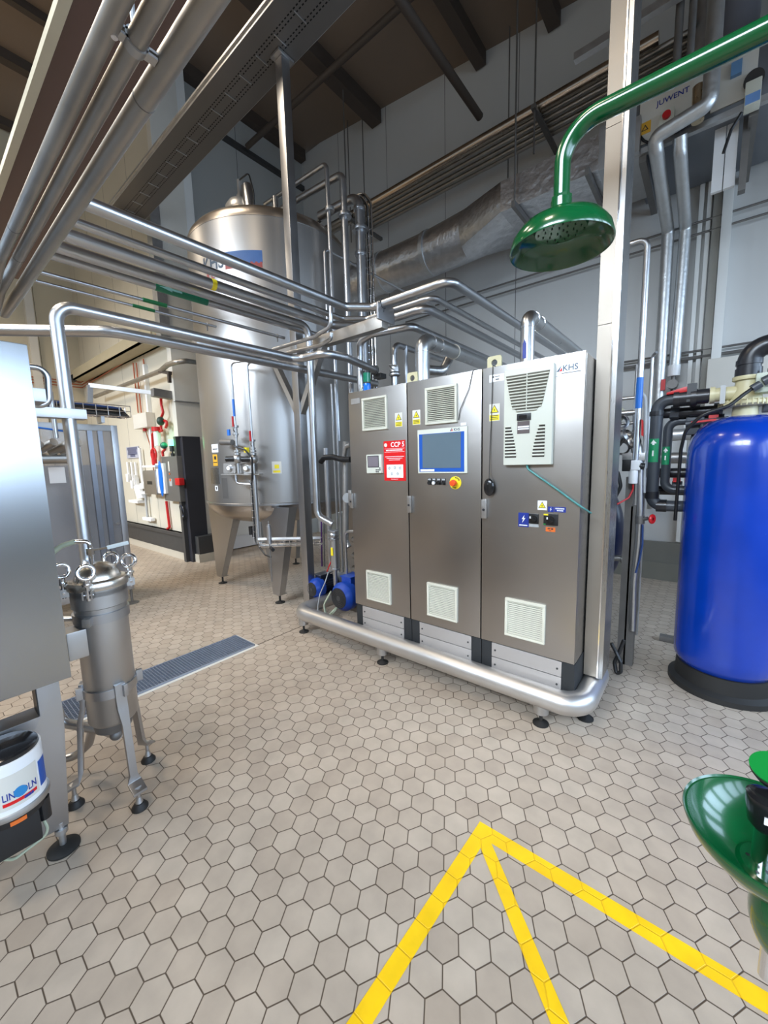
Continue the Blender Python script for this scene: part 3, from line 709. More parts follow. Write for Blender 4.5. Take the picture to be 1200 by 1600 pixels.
MB().box(-0.779, -0.725, YF-0.0075, YF-0.006, 1.157, 1.175).obj('switch_label', LABELGREY, c3)
MB().box(-0.696, -0.672, YF-0.0148, YF-0.014, 1.230, 1.239).obj('switch_sticker', YELLOW, c3)
MB().box(-0.696, -0.684, YF-0.0148, YF-0.014, 1.176, 1.183).obj('switch_sticker', GREEN_LID, c3)
d = MB().box(-0.685, -0.634, YF-0.0075, YF-0.006, 1.138, 1.163).obj('orange_label', ORANGE, c3)
MB().box(-0.675, -0.660, YF-0.0082, YF-0.0075, 1.152, 1.158).box(-0.656, -0.645, YF-0.0082, YF-0.0075, 1.150, 1.158).box(-0.668, -0.655, YF-0.0082, YF-0.0075, 1.143, 1.146).obj('label_print', INK, d)
# hose of the cooling unit hanging across the door
tag(MB().tube([(-0.795, YF-0.02, 1.515), (-0.785, YF-0.03, 1.49), (-0.73, YF-0.035, 1.452), (-0.62, YF-0.03, 1.375), (-0.545, YF-0.025, 1.318), (-0.495, YF-0.03, 1.285), (-0.485, YF+0.12, 1.24)], 0.0055, 0.03).obj('drain_hose', GREENHOSE),
    'thin teal hose running slantwise from the cooling unit over the right cabinet door', 'hose')
# computer mouse hanging on its cable
t = thing('computer_mouse', 'black computer mouse hanging by its cable on the right cabinet door', 'mouse', (-1.018, YF-0.03, 1.385))
MB().sph((-1.018, YF-0.026, 1.382), 1.0, (0.034, 0.017, 0.054)).obj('mouse_body', BLACK_GLOSS, t)
MB().cyl((-1.018, YF-0.040, 1.402), (-1.018, YF-0.044, 1.402), 0.0045, seg=10).obj('scroll_wheel', DARKGREY, t)
MB().tube([(-1.018, YF-0.026, 1.434), (-1.020, YF-0.014, 1.60), (-1.012, YF-0.012, 1.80), (-1.008, YF-0.012, 2.06), (-1.008, YF-0.010, 2.091), (-1.005, YF+0.06, 2.093)], 0.0022, 0.01, seg=8).obj('mouse_cable', BLACK, t)
tag(MB().tube([(-1.232, YF-0.012, 1.80), (-1.220, YF-0.014, 1.86), (-1.160, YF-0.013, 1.98), (-1.133, YF-0.010, 2.091), (-1.125, YF+0.06, 2.093)], 0.0022, 0.02, seg=8).obj('panel_cable', BLACK),
    'thin black cable hanging from the top edge of the middle cabinet to its vent', 'cable')
# beacon on the left cabinet
t = thing('signal_beacon', 'small green and blue beacon standing on top of the left cabinet', 'beacon', (-2.115, YF+0.13, ZT-0.006))
MB().cyl((-2.115, YF+0.13, ZT-0.006), (-2.115, YF+0.13, ZT+0.006), 0.031).obj('beacon_base', BLACK, t)
MB().cyl((-2.115, YF+0.13, ZT+0.006), (-2.115, YF+0.13, ZT+0.078), 0.029).obj('blue_lens', LAMP_BLUE, t, bevel=0.002)
MB().cyl((-2.115, YF+0.13, ZT+0.078), (-2.115, YF+0.13, ZT+0.088), 0.030).cyl((-2.115, YF+0.13, ZT+0.158), (-2.115, YF+0.13, ZT+0.172), 0.030).obj('black_ring', BLACK, t)
MB().cyl((-2.115, YF+0.13, ZT+0.088), (-2.115, YF+0.13, ZT+0.158), 0.029).obj('green_lens', LAMP_GREEN, t)

# ------------------------------------------------------------------ skid frame under the cabinets
t = thing('tube_skid', 'satin steel tube frame on levelling feet carrying the three cabinets', 'base frame', (-1.7, 2.5, 0))
ZR = 0.178; RR = 0.084
MB().tube([(-2.30, 2.75, ZR), (-2.895, 2.75, ZR), (-2.895, 2.21, ZR), (-0.46, 2.21, ZR), (-0.46, 2.75, ZR), (-0.9, 2.75, ZR)], RR*0.78, 0.12, seg=28, steps=10).obj('frame_tube', plain('satin_tube', (0.58, 0.56, 0.54), 0.40, 0.9, 0.05), t)
MB().box(-2.20, -0.50, 2.262, 2.70, 0.165, 0.193).obj('deck_plate', STEEL_DULL, t)
for (x, y) in ((-2.817, 2.207), (-1.868, 2.207), (-0.669, 2.214), (-0.475, 2.42), (-2.86, 2.42)):
    o = MB().cyl((x, y, 0.075), (x, y, 0.155), 0.044, seg=24).obj('leg_socket', STEEL_DULL, t)
    f = foot(MB(), (x, y, 0), 0.08, 0.045, 0.010).obj('levelling_foot', RUBBER if x != -0.669 else RUBBER, t)
# cladded riser at the right of the cabinets
t = thing('cable_riser', 'tall stainless clad riser from near the floor to the roof beside the right cabinet', 'riser', (-0.46, 2.58, 0.25))
MB().box(-0.505, -0.432, 2.47, 2.68, 0.25, 2.247).box(-0.505, -0.432, 2.47, 2.68, 2.25, 3.20).box(-0.505, -0.432, 2.47, 2.68, 3.203, 6.90).obj('front_sheet', plain('riser_sheet', (0.31, 0.27, 0.225), 0.42, 0.6, 0.07, 5), t)
MB().box(-0.430, -0.405, 2.475, 2.68, 0.245, 6.90).obj('side_sheet', STEEL_V, t)
MB().box(-0.434, -0.427, 2.462, 2.475, 0.25, 6.90).obj('edge_strip', CHROME, t)

# ================================================================== STORAGE TANK
TX, TY, TR = -4.26, 3.14, 0.92
def hit(px, py, cx=TX, cy=TY, R=TR):
    """angle and height where the line of sight meets a vertical cylinder"""
    d = FW + RT*(px-600)/F_PX + UP*(800-py)/F_PX
    ox, oy = CAM.x-cx, CAM.y-cy
    a = d.x*d.x+d.y*d.y; b = 2*(ox*d.x+oy*d.y); c = ox*ox+oy*oy-R*R
    t = (-b-math.sqrt(max(0, b*b-4*a*c)))/(2*a); p = CAM+d*t
    return math.atan2(p.y-cy, p.x-cx), p.z
t = thing('storage_tank', 'large cylindrical stainless steel tank on four tapered legs behind the overhead pipes', 'tank', (TX, TY, 0))
ZTB, ZTT = 1.12, 4.00
MB().lathe([(TR, ZTB), (TR, ZTB+0.05), (TR, ZTT)], (TX, TY, 0), seg=96).obj('shell', STEEL_TANK, t, angle=60)
MB().lathe([(TR+0.004, ZTB-0.012), (TR+0.012, ZTB-0.006), (TR+0.012, ZTB+0.014), (TR+0.004, ZTB+0.02)], (TX, TY, 0), seg=96).obj('rim_band', SATIN, t)
dome = [(TR+0.001, ZTT-0.004), (TR+0.001, ZTT+0.02), (TR*0.985, ZTT+0.07), (TR*0.94, ZTT+0.12), (TR*0.86, ZTT+0.16), (TR*0.7, ZTT+0.195), (TR*0.5, ZTT+0.22), (TR*0.25, ZTT+0.235), (0, ZTT+0.24)]
MB().lathe(dome, (TX, TY, 0), seg=96).obj('top_head', plain('tank_head_steel', (0.50, 0.45, 0.40), 0.32, 1.0, 0.06), t, angle=60)
bot = [(TR, ZTB), (TR*0.99, ZTB-0.05), (TR*0.95, ZTB-0.11), (TR*0.86, ZTB-0.17), (TR*0.7, ZTB-0.22), (TR*0.4, ZTB-0.26), (0, ZTB-0.28)]
MB().lathe(bot, (TX, TY, 0), seg=96).obj('bottom_head', STEEL_BOTTOM, t, angle=60)
m = MB()
for k in range(3): m.lathe([(TR+0.0006, ZTT-0.006+0.0), (TR+0.0018, ZTT-0.003), (TR+0.0006, ZTT)], (TX, TY, 0), seg=96); break
m.obj('weld_seam', GALV_DARK, t)
# tapered legs: folded plate facing outwards
for (lx, ly) in ((-4.92, 2.516), (-3.656, 2.512), (-4.907, 3.72), (-3.62, 3.72)):
    dx = 1 if lx > TX else -1; dy = 1 if ly > TY else -1
    wx = 0.17
    top = ZTB-0.02 if dy < 0 else ZTB-0.05
    xl_, xr_ = (lx-0.19+0.06*(dx < 0), lx+0.19-0.06*(dx > 0)) if lx != -3.656 else (lx-0.235, lx+0.075)
    if ly < 3:
        ta, tb = ((P(327, 812, y=2.51).x, P(371, 812, y=2.51).x) if lx < -4 else (P(405, 797, y=2.51).x, P(452, 797, y=2.51).x))
    else: ta, tb = xl_, xr_
    o = MB().prism([(lx-0.06, ly-0.004, 0.10), (lx+0.06, ly-0.004, 0.10), (tb, ly-0.004, top), (ta, ly-0.004, top)], (0, 0.008, 0)).obj('leg', SATIN, t)
    MB().prism([(lx+0.06, ly, 0.10), (lx+0.06, ly+0.07, 0.10), (tb, ly+0.10, top), (tb, ly, top)], (-0.008, 0, 0)).obj('leg_web', STEEL_DULL, o)
    MB().box(lx-0.055, lx+0.055, ly, ly+0.10, 0.10, 0.108).obj('leg_plate', STEEL_DULL, o)
    foot(MB(), (lx, ly+0.04, 0), 0.11, 0.055, 0.012).obj('foot', RUBBER, o)
o = MB().prism([(-3.93, 2.49, 1.09), (-3.53, 2.49, 1.09), (-3.53, 2.49, 1.115), (-3.93, 2.49, 1.115)], (0, 0.03, 0)).obj('leg_pad', SATIN, t)
# lifting lugs, manhole valve on top
MB().prism([(-5.00, 2.78, 4.06), (-4.92, 2.78, 4.06), (-4.92, 2.78, 4.19), (-4.96, 2.78, 4.24), (-5.00, 2.78, 4.19)], (0.0, 0.012, 0)).obj('lifting_lug', STEEL_V, t)
VZ = -0.15
v = MB().lathe([(0.10, 4.35+VZ), (0.10, 4.50+VZ), (0.13, 4.52+VZ), (0.17, 4.56+VZ), (0.17, 4.60+VZ), (0.13, 4.66+VZ), (0.05, 4.68+VZ), (0.04, 4.74+VZ), (0.028, 4.76+VZ), (0.028, 4.90+VZ), (0.0, 4.90+VZ)], (-4.30, 2.80, 0), seg=28).obj('relief_valve', plain('valve_light_steel', (0.70, 0.68, 0.64), 0.35, 0.7), t)
MB().cyl((-4.02, 2.74, 4.30+VZ), (-4.12, 2.78, 4.74+VZ), 0.065, seg=20).cyl((-4.12, 2.78, 4.74+VZ), (-4.125, 2.782, 4.76+VZ), 0.05).obj('valve_cylinder', STEEL_PIPE, v)
MB().tube([(-4.26, 2.78, 4.88+VZ), (-4.05, 2.76, 4.85+VZ), (-3.95, 2.74, 4.6+VZ), (-3.98, 2.74, 4.36+VZ)], 0.008, 0.1, seg=8).obj('valve_cable', BLACK, v)
MB().tube([(-4.40, 2.72, 4.62+VZ), (-4.52, 2.68, 4.55+VZ), (-4.62, 2.64, 4.32+VZ)], 0.007, 0.08, seg=8).obj('valve_cable', BLACK, v)
MB().cyl((-3.60, 2.75, 4.14), (-3.60, 2.75, 4.27), 0.03).obj('vent_nipple', STEEL_V, t)
# stickers
def tpatch(px0, py0, px1, py1, mat, name, parent=t, th=0.002, n=8):
    a0, _ = hit(px0, (py0+py1)/2); a1, _ = hit(px1, (py0+py1)/2); cxm = (px0+px1)/2
    _, zt = hit(cxm, py0); _, zb = hit(cxm, py1)
    return MB().patch((TX, TY), TR, a0, a1, zb, zt, th, n).obj(name, mat, parent)
s1 = tpatch(352, 391, 410, 411, TANKBLUE, 'blue_sticker')
tpatch(352, 409, 410, 418, TANKRED, 'red_band', s1)
a0, _ = hit(317, 410); _, zk = hit(330, 419)
text('KHS', 0.20, None, LOGOBLUE, t, wrap=(TX, TY, TR, a0, zk-0.02), sx=0.78)
a0, _ = hit(313, 428); _, zk = hit(325, 438)
text('KL', 0.10, None, TANKRED, t, wrap=(TX, TY, TR, a0+0.12, zk))
a0, _ = hit(332, 746)
s1 = tpatch(331, 694, 341, 707, WHITE_PL, 'white_label')
tpatch(333, 701, 340, 702.5, INK, 'label_print', s1, 0.003)
s1 = tpatch(333, 710, 340, 728, AMBER, 'amber_warning_label')
tpatch(335, 713, 338, 718, INK, 'triangle', s1, 0.003); tpatch(334, 722, 339.5, 723.2, INK, 'print', s1, 0.003)
s1 = tpatch(425, 721, 440, 740, OFFWHITE, 'warning_label')
tpatch(429, 726, 436, 732, YELLOW, 'triangle', s1, 0.003); tpatch(427, 735, 438, 738.5, YELLOW, 'caption', s1, 0.003)
tpatch(330, 731, 343, 756, STEEL_V, 'name_plate', th=0.004)
s1 = tpatch(336.5, 759, 340.5, 767, WHITE_PL, 'number_label'); tpatch(338, 761, 339.3, 765, INK, 'digit', s1, 0.003)
tpatch(347.5, 747, 356, 779, plain('rub_mark', (0.30, 0.29, 0.28), 0.4, 0.9, 0.05), 'dull_patch', th=0.0008)
# outlet below the tank
MB().cyl((-4.30, 2.70, 0.80), (-4.30, 2.70, 0.92), 0.012).cyl((-4.32, 2.66, 0.70), (-4.32, 2.66, 0.80), 0.03).cyl((-4.25, 2.66, 0.68), (-4.25, 2.66, 0.79), 0.03).obj('drain_sensor', BLACK, t)
# gauge board with two inlet valves on the tank side
_az, _ = hit(352, 720)
def tp(px, py, off=0.12):
    a, z = hit(px, py, TX, TY, TR+off)
    return Vector((TX+(TR+off)*math.cos(a), TY+(TR+off)*math.sin(a), z))
g = thing('gauge_board', 'small steel shelf with two round gauges and lever valves on the tank front', 'gauge board', tuple(tp(372, 738)))
p0, p1, p2, p3 = tp(349, 724, 0.08), tp(368, 724, 0.08), tp(368, 739, 0.08), tp(349, 739, 0.08)
q0, q1, q2, q3 = tp(375, 724, 0.08), tp(394, 724, 0.08), tp(394, 739, 0.08), tp(375, 739, 0.08)
for (a, b, c, d) in ((p0, p1, p2, p3), (q0, q1, q2, q3)):
    o = MB().prism([a, b, c, d], (0.0, 0.006, 0)).obj('gauge_plate', STEEL_DULL, g)
    n = (b-a).cross(d-a).normalized(); n = n if n.dot(CAM-a) > 0 else -n
    cc = (a+b+c+d)/4
    gg = MB().cyl(cc, cc+n*0.02, 0.030, seg=24).obj('gauge', CHROME, o)
    MB().cyl(cc+n*0.0202, cc+n*0.0212, 0.023, seg=24).obj('gauge_dial', WHITE_PL, gg)
a, b = tp(349, 741, 0.10), tp(408, 741, 0.10)
MB().bar(a, b, 0.09, 0.006).obj('shelf', STEEL_DULL, g)
for i, (px0, pyt, pyl, lab) in enumerate(((362, 570, 662, 'left'), (388, 571, 675, 'right'))):
    x_off = 0.12
    top = tp(px0-1.5 if i == 0 else px0-2, 570, x_off); low = tp(px0+4, 738, x_off)
    col = thing('filling_pipe', 'thin steel pipe running down the tank front to the %s lever valve' % lab, 'pipe', tuple(low), 'thin pipes down the tank front')
    back = Vector((0.05, 0.09, 0.0)) if i == 0 else Vector((0.06, 0.06, 0))
    px1 = px0 + (5 if i == 0 else 10)
    bot = tp(px1, 668 if i == 0 else 690, x_off)
    MB().tube([top+Vector((0.10, 0.10, 0.02))*1.0+Vector((0.15, 0.0, 0)), top+Vector((0, 0, 0.02)), Vector((top.x, top.y, bot.z))], 0.0115, 0.05).obj('tube', STEEL_PIPE, col)
    if i == 0:
        c = tp(360.5, 640, x_off); MB().cyl((top.x, top.y, c.z-0.07), (top.x, top.y, c.z+0.10), 0.0125).obj('blue_tape', BLUEHOSE, col)
    x, y = top.x, top.y; zb = bot.z; zs = tp(px1+1, 740, x_off).z
    vv = MB().cyl((x, y, zb-0.10), (x, y, zb+0.02), 0.020).cyl((x, y, zb+0.0), (x, y, zb+0.02), 0.034).cyl((x, y, zb-0.075), (x, y, zb-0.06), 0.03).obj('ball_valve', STEEL_DULL, g)
    MB().cyl((x, y-0.01, zb-0.04), (x+0.05, y-0.05, zb-0.04), 0.008).tube([(x+0.05, y-0.05, zb-0.04), (x+0.07, y-0.06, zb-0.02), (x+0.075, y-0.065, zb+0.08)], 0.006).obj('valve_stem', STEEL_DULL, vv)
    MB().tube([(x+0.073, y-0.063, zb-0.0), (x+0.078, y-0.067, zb+0.10)], 0.010).obj('red_lever', RED, vv)
    if i == 0:
        MB().tube([(x-0.02, y-0.03, zb-0.15), (x-0.21, y-0.05, zb-0.14)], 0.030).obj('actuator', GALV_DARK, g, bevel=0.003)
        MB().box(x-0.06, x-0.02, y-0.06, y-0.045, zb-0.08, zb-0.02).obj('blue_tag', BLUEHOSE, g)
    else:
        MB().box(x-0.05, x+0.0, y-0.07, y-0.04, zb-0.11, zb-0.06).obj('yellow_tag', YELLOW, g)
    zc = tp(px1+1, 717, x_off).z
    MB().cyl((x, y, zs), (x, y, zb-0.10), 0.014).cyl((x, y, zc+0.07), (x, y, zc+0.09), 0.035).cyl((x, y, zc+0.04), (x, y, zc+0.06), 0.035).sph((x, y, zc), 0.048).obj('check_valve', STEEL_DULL, g)
    MB().cyl((x, y-0.02, zc), (x-0.09, y-0.07, zc), 0.030).obj('valve_cap', BLACK, g)
tt = tp(397, 742, 0.10); lo = tp(399, 850, 0.10)
MB().tube([tp(368, 742, 0.10), tp(369, 755, 0.10), tp(392, 757, 0.10)], 0.014, 0.05).obj('bypass_pipe', STEEL_PIPE, g)
dp = thing('down_pipe', 'steel pipe with cable bundle running down from the gauge board before the tank leg', 'pipe', (tt.x, tt.y, lo.z))
zl = P(400, 848, y=tt.y).z
MB().tube([(tt.x, tt.y, tt.z), (tt.x, tt.y, zl-0.03), (tt.x+0.35, tt.y+0.35, zl-0.03)], 0.024, 0.06).obj('pipe', STEEL_DULL, dp)
for k in (-1, 1):
    MB().cyl((tt.x+0.03*k-0.01, tt.y-0.03, zl+0.0), (tt.x+0.03*k-0.01, tt.y-0.03, tt.z-0.05), 0.003, seg=6).obj('tray_wire', CHROME, dp)
m = MB()
for k in range(9):
    z = zl+0.05+k*(tt.z-zl-0.12)/8; m.tube([(tt.x-0.045, tt.y-0.005, z), (tt.x-0.04, tt.y-0.033, z), (tt.x+0.025, tt.y-0.033, z)], 0.003, 0.005, seg=6)
m.obj('tray_rung', CHROME, dp)
MB().tube([tp(366, 697, 0.16), tp(382, 702, 0.18), tp(394, 716, 0.18), tp(394, 735, 0.16), Vector((tt.x-0.02, tt.y-0.02, tt.z-0.1)), Vector((tt.x-0.025, tt.y-0.02, zl+0.02)), Vector((tt.x+0.15, tt.y-0.03, zl-0.10)), Vector((tt.x+0.25, tt.y-0.03, zl-0.11))], 0.009, 0.05, seg=8).obj('cable_bundle', BLACK, dp)
# wire tray running right from the down pipe past the leg
wt = thing('wire_tray', 'low horizontal wire basket tray in front of the nearest tank leg', 'cable tray', (-3.35, 2.30, 0.60))
yy = tt.y-0.04
A_ = P(404, 845, y=yy); za = A_.z; B_ = P(501, 843, z=za)
dv = (B_-A_); dv.normalize(); sv = Vector((-dv.y, dv.x, 0))
for (s_, dz) in ((0, 0), (0, -0.03), (0, -0.06), (0.08, -0.06), (0.12, -0.06), (0.12, 0.0)): MB().cyl(A_+sv*s_+Vector((0, 0, dz)), B_+sv*s_+Vector((0, 0, dz)), 0.0035, seg=6).obj('long_wire', CHROME, wt)
for k in range(11):
    c = A_.lerp(B_, k/10); MB().tube([c, c+Vector((0, 0, -0.06)), c+sv*0.12+Vector((0, 0, -0.06)), c+sv*0.12], 0.003, 0.004, seg=6).obj('cross_wire', CHROME, wt)
MB().bar(A_+Vector((0, 0, 0.02)), B_+Vector((0, 0, 0.02)), 0.03, 0.02).obj('rail', WHITE_PL, wt)
v = thing('sampling_valve', 'slim steel sampling valve with T handle standing before the nearest tank leg', 'valve', tuple(P(421, 845, y=yy-0.03)))
pv = P(421, 845, y=yy-0.03); x, y, z = pv
MB().cyl((x, y, z-0.03), (x, y, z+0.15), 0.024).cyl((x, y, z+0.15), (x, y, z+0.165), 0.018).cyl((x, y, z+0.165), (x, y, z+0.20), 0.004).cyl((x, y, z+0.03), (x, y, z+0.036), 0.030).obj('valve_body', STEEL_PIPE, v)
MB().cyl((x, y, z-0.42), (x, y, z-0.03), 0.005).obj('drain_tube', GALV_DARK, v)
MB().cyl((x+0.02, y, z-0.07), (x+0.08, y-0.02, z-0.08), 0.018).obj('valve_handle', BLACK, v)

# ================================================================== SUPPORT POST
t = thing('support_post', 'square stainless post with two side arms carrying the pipes and the cable tray', 'post', (-3.07, 2.5, 0))
MB().box(-3.115, -3.025, 2.457, 2.543, 0.006, 5.02).obj('post', SATIN, t, bevel=0.006)
MB().box(-3.17, -2.97, 2.40, 2.60, 0, 0.008).obj('base_plate', STEEL_DULL, t)
MB().box(-3.025, -2.00, 2.462, 2.538, 2.575, 2.665).obj('arm', plain('arm_steel', (0.52, 0.48, 0.43), 0.38, 0.95, 0.08), t, bevel=0.003)
MB().box(-2.0, -1.98, 2.40, 2.60, 2.62, 2.74).obj('end_bracket', SATIN, t, bevel=0.002)
MB().box(-3.47, -3.115, 2.462, 2.538, 2.575, 2.665).obj('arm', STEEL_DULL, t)
MB().box(-3.47, -3.39, 1.70, 2.462, 2.575, 2.665).obj('arm', STEEL_DULL, t, bevel=0.003)
MB().prism([(-3.115, 2.47, 2.02), (-3.115, 2.47, 2.12), (-3.40, 2.47, 2.575), (-3.46, 2.47, 2.575)], (0, 0.06, 0)).obj('brace', STEEL_DULL, t)
MB().prism([(-3.025, 2.47, 2.02), (-3.025, 2.47, 2.12), (-2.74, 2.47, 2.575), (-2.68, 2.47, 2.575)], (0, 0.06, 0)).obj('brace', STEEL_DULL, t)
MB().box(-3.13, -3.01, 2.42, 2.58, 5.022, 5.04).obj('head_plate', GALV, t)

def slotted():
    m, nt, b = nmat('slotted_tray_sheet'); N = nt.nodes; L = nt.links
    tc = N.new('ShaderNodeTexCoord'); sp = N.new('ShaderNodeSeparateXYZ'); L.new(tc.outputs['Object'], sp.inputs[0])
    def mth(op, a, v=None, w=None):
        n = N.new('ShaderNodeMath'); n.operation = op; L.new(a, n.inputs[0])
        if v is not None:
            if isinstance(v, (int, float)): n.inputs[1].default_value = v
            else: L.new(v, n.inputs[1])
        return n.outputs[0]
    fx_ = mth('LESS_THAN', mth('FRACT', mth('MULTIPLY', sp.outputs['X'], 1/0.036)), 0.55)
    yy_ = mth('ABSOLUTE', mth('SUBTRACT', mth('ABSOLUTE', mth('SUBTRACT', sp.outputs['Y'], 2.40)), 0.055))
    r1_ = mth('LESS_THAN', mth('ABSOLUTE', mth('SUBTRACT', yy_, 0.015)), 0.005)
    s_ = mth('MULTIPLY', fx_, r1_)
    mx = N.new('ShaderNodeMix'); mx.data_type = 'RGBA'; mx.inputs[6].default_value = (0.16, 0.15, 0.14, 1); mx.inputs[7].default_value = (0.004, 0.004, 0.004, 1)
    L.new(s_, mx.inputs[0]); L.new(mx.outputs[2], b.inputs['Base Color']); b.inputs['Metallic'].default_value = 0.6; b.inputs['Roughness'].default_value = 0.5
    return m
SLOTTED = slotted()
# perforated cable tray on the post
t = thing('cable_tray', 'long perforated galvanised cable tray under the roof, resting on the square post', 'cable tray', (-3.0, 2.36, 4.98))
y0t, y1t = 2.20, 2.60
m = MB()
xs = -7.6
zt0 = 5.045
m.box(-6.75, 3.5, y0t, y1t, zt0, zt0+0.004)
bo = m.obj('tray_bottom', SLOTTED, t)
MB().box(-6.75, 3.5, y0t-0.004, y0t, zt0, zt0+0.075).obj('side_rail', GALV, t)
MB().box(-6.75, 3.5, y1t, y1t+0.004, zt0, zt0+0.075).obj('side_rail', GALV, t)
for k in range(24):
    x = -6.6+k*0.26; MB().box(x-0.004, x+0.004, 2.34, 2.46, zt0-0.006, zt0-0.001).obj('cross_stud', GALV, t)
MB().box(-6.75, 3.5, y0t-0.02, y0t-0.004, zt0+0.03, zt0+0.038).obj('rail_lip', GALV, t)
# drop bracket with wires at the far end of the tray
t2 = thing('tray_bracket', 'pierced grey steel upright holding the far end of the long cable tray', 'bracket', (-6.4, 2.76, 3.4))
MB().box(-6.52, -6.36, 2.66, 2.80, 3.45, 5.35).obj('upright', GALV, t2)
MB().box(-6.50, -6.40, 2.30, 2.72, 4.93, 4.985).obj('arm', GALV_DARK, t2)

# wide closed tray nearer the camera
t = thing('cable_duct', 'wide dull brown cable duct with a pale lit-toned edge, above the three thick pipes', 'cable duct', (-1.5, 0.85, 3.5))
MB().box(-5.6, 3.0, 0.68, 1.02, 3.505, 3.6).obj('duct_body', plain('brown_duct', rgb(96, 74, 68)[:3], 0.6), t)
MB().box(-5.6, 3.0, 0.64, 0.68, 3.495, 3.535).obj('edge_rail', LIT_RAIL, t)  # light falling on the galvanised rail is put into this pale colour

# ================================================================== OVERHEAD PIPES
ZPI = 2.74
def pipe(name, pts, r, label, mat=STEEL_PIPE, group='parallel overhead pipes', bend=None, cat='pipe', seg=18):
    t = thing(name, label, cat, tuple(pts[0]), group)
    MB().tube(pts, r, bend, seg=seg).obj('tube', mat, t)
    return t
YS = 0.64
t = pipe('process_pipe', [(-2.24, YS, ZPI), (-2.235, 2.31, ZPI), (-2.08, 2.465, ZPI), (-1.405, 2.465, ZPI), (-1.38, 5.88, ZPI)], 0.031,
     'steel overhead pipe resting highest and nearest the post bracket, first of the parallel run', bend=0.085)
MB().torus((-1.985, 2.465, ZPI), (1, 0, 0), 0.033, 0.006).cyl((-1.985, 2.465, 2.68), (-1.985, 2.465, 2.71), 0.008).obj('clamp', DARKGREY, t)
t = pipe('process_pipe', [(-2.445, YS, ZPI), (-2.43, 2.47, ZPI), (-2.28, 2.62, ZPI), (-1.635, 2.62, ZPI), (-1.60, 5.88, ZPI)], 0.022,
     'thinner steel overhead pipe, second of the parallel run from the cabinet side', bend=0.07)
t = pipe('process_pipe', [(-2.605, YS, ZPI), (-2.60, 2.52, ZPI), (-2.42, 2.745, ZPI), (-1.785, 2.755, ZPI), (-1.775, 5.88, ZPI)], 0.033,
     'steel overhead pipe with small yellow tape, third of the parallel run', bend=0.085)
MB().cyl((-2.603, P(327, 448, z=ZPI).y-0.015, ZPI), (-2.603, P(327, 448, z=ZPI).y+0.015, ZPI), 0.0345).obj('yellow_tape', YELLOW, t)
# this one turns down to the pump
xd, yd = -2.775, 2.40
pd = P(494, 790, y=yd)
t = pipe('pump_suction_pipe', [(xd, YS, ZPI), (xd, yd, ZPI), (xd, yd, 1.07), (P(520, 822, y=2.46).x, 2.46, P(520, 822, y=2.46).z+0.02)], 0.031,
     'steel pipe, fourth of the parallel run, which drops beside the post to the blue pump', bend=0.09)
t = pipe('process_pipe', [(-2.905, YS, ZPI), (-2.90, 2.78, ZPI), (-2.74, 2.96, ZPI), (-2.35, 2.97, ZPI)], 0.024,
     'steel overhead pipe with green and white flow arrow tape, fifth of the parallel run', bend=0.07)
ya = P(242, 447, z=ZPI).y; yb_ = P(278, 462, z=ZPI).y; yc = P(318, 475, z=ZPI).y
MB().cyl((-2.903, ya, ZPI), (-2.903, yc, ZPI), 0.0252).obj('green_tape', plain('green_tape', rgb(30, 120, 90)[:3], 0.4), t)
MB().prism([(-2.885, yb_, ZPI+0.006), (-2.885, ya+0.10, ZPI+0.006), (-2.885, ya+0.10, ZPI+0.014), (-2.885, ya+0.02, ZPI), (-2.885, ya+0.10, ZPI-0.014), (-2.885, ya+0.10, ZPI-0.006), (-2.885, yb_, ZPI-0.006)], (0.0095, 0, 0)).obj('flow_arrow', plain('arrow_tape', rgb(150, 205, 205)[:3], 0.4), t)
for (xx, rr, ye, g0, g1, lb) in ((-3.185, 0.013, 2.45, 223, 260, 'thin steel line with green tape, sixth of the parallel run'), (-3.35, 0.011, 1.86, 207, 241, 'thinnest steel line with green tape, seventh and outermost of the parallel run')):
    t = pipe('thin_line', [(xx-0.01, YS, ZPI), (xx, ye, ZPI)], rr, lb)
    pya = P(g0, 0, z=ZPI)
    f = (lambda px: min((i*0.005 for i in range(90, 500)), key=lambda yv: abs(600+F_PX*((Vector((xx, yv, ZPI))-CAM).dot(RT))/((Vector((xx, yv, ZPI))-CAM).dot(FW))-px)))
    MB().cyl((xx, f(g0), ZPI), (xx, f(g1), ZPI), rr+0.0012, seg=12).obj('green_tape', plain('green_tape2', rgb(20, 110, 60)[:3], 0.4), t)
    MB().cyl((xx, ye-0.08, ZPI-0.05), (xx, ye-0.08, ZPI), 0.006).torus((xx, ye-0.08, ZPI), (0, 1, 0), rr+0.003, 0.004).obj('clamp', GALV_DARK, t)
# two lower pipes
t = pipe('process_pipe', [(-2.21, 0.53, 0.98), (-2.64, 0.60, 0.99), (-2.66, 0.60, 2.4), (-2.655, 2.10, 2.4), (-2.60, 2.17, 2.4), (-2.36, 2.19, 2.4), (-2.335, 2.40, 2.4), (-2.35, 2.80, 2.36)], 0.031,
     'steel pipe rising behind the filter and crossing low over the left cabinet', group='lower pair of pipes', bend=0.085)
MB().box(-2.36-0.04, -2.36+0.05, 2.86-0.05, 2.86+0.03, 2.30, 2.34).torus((-2.35, 2.78, 2.363), (0, 1, -0.1), 0.036, 0.008).obj('clamp', DARKGREY, t)
t = pipe('process_pipe', [(-3.42, 0.42, 2.4), (-2.93, 0.93, 2.4), (-2.86, 3.4, 2.40)], 0.034,
     'lowest steel pipe, elbowed at its left end over the machine, ending behind the left cabinet', group='lower pair of pipes', bend=0.16, mat=STEEL_PIPE)
q0_, q1_, q2_, q3_ = P(517, 474, y=2.26), P(517, 510, y=2.26), P(490, 527, y=2.26), P(427, 546, y=2.26)
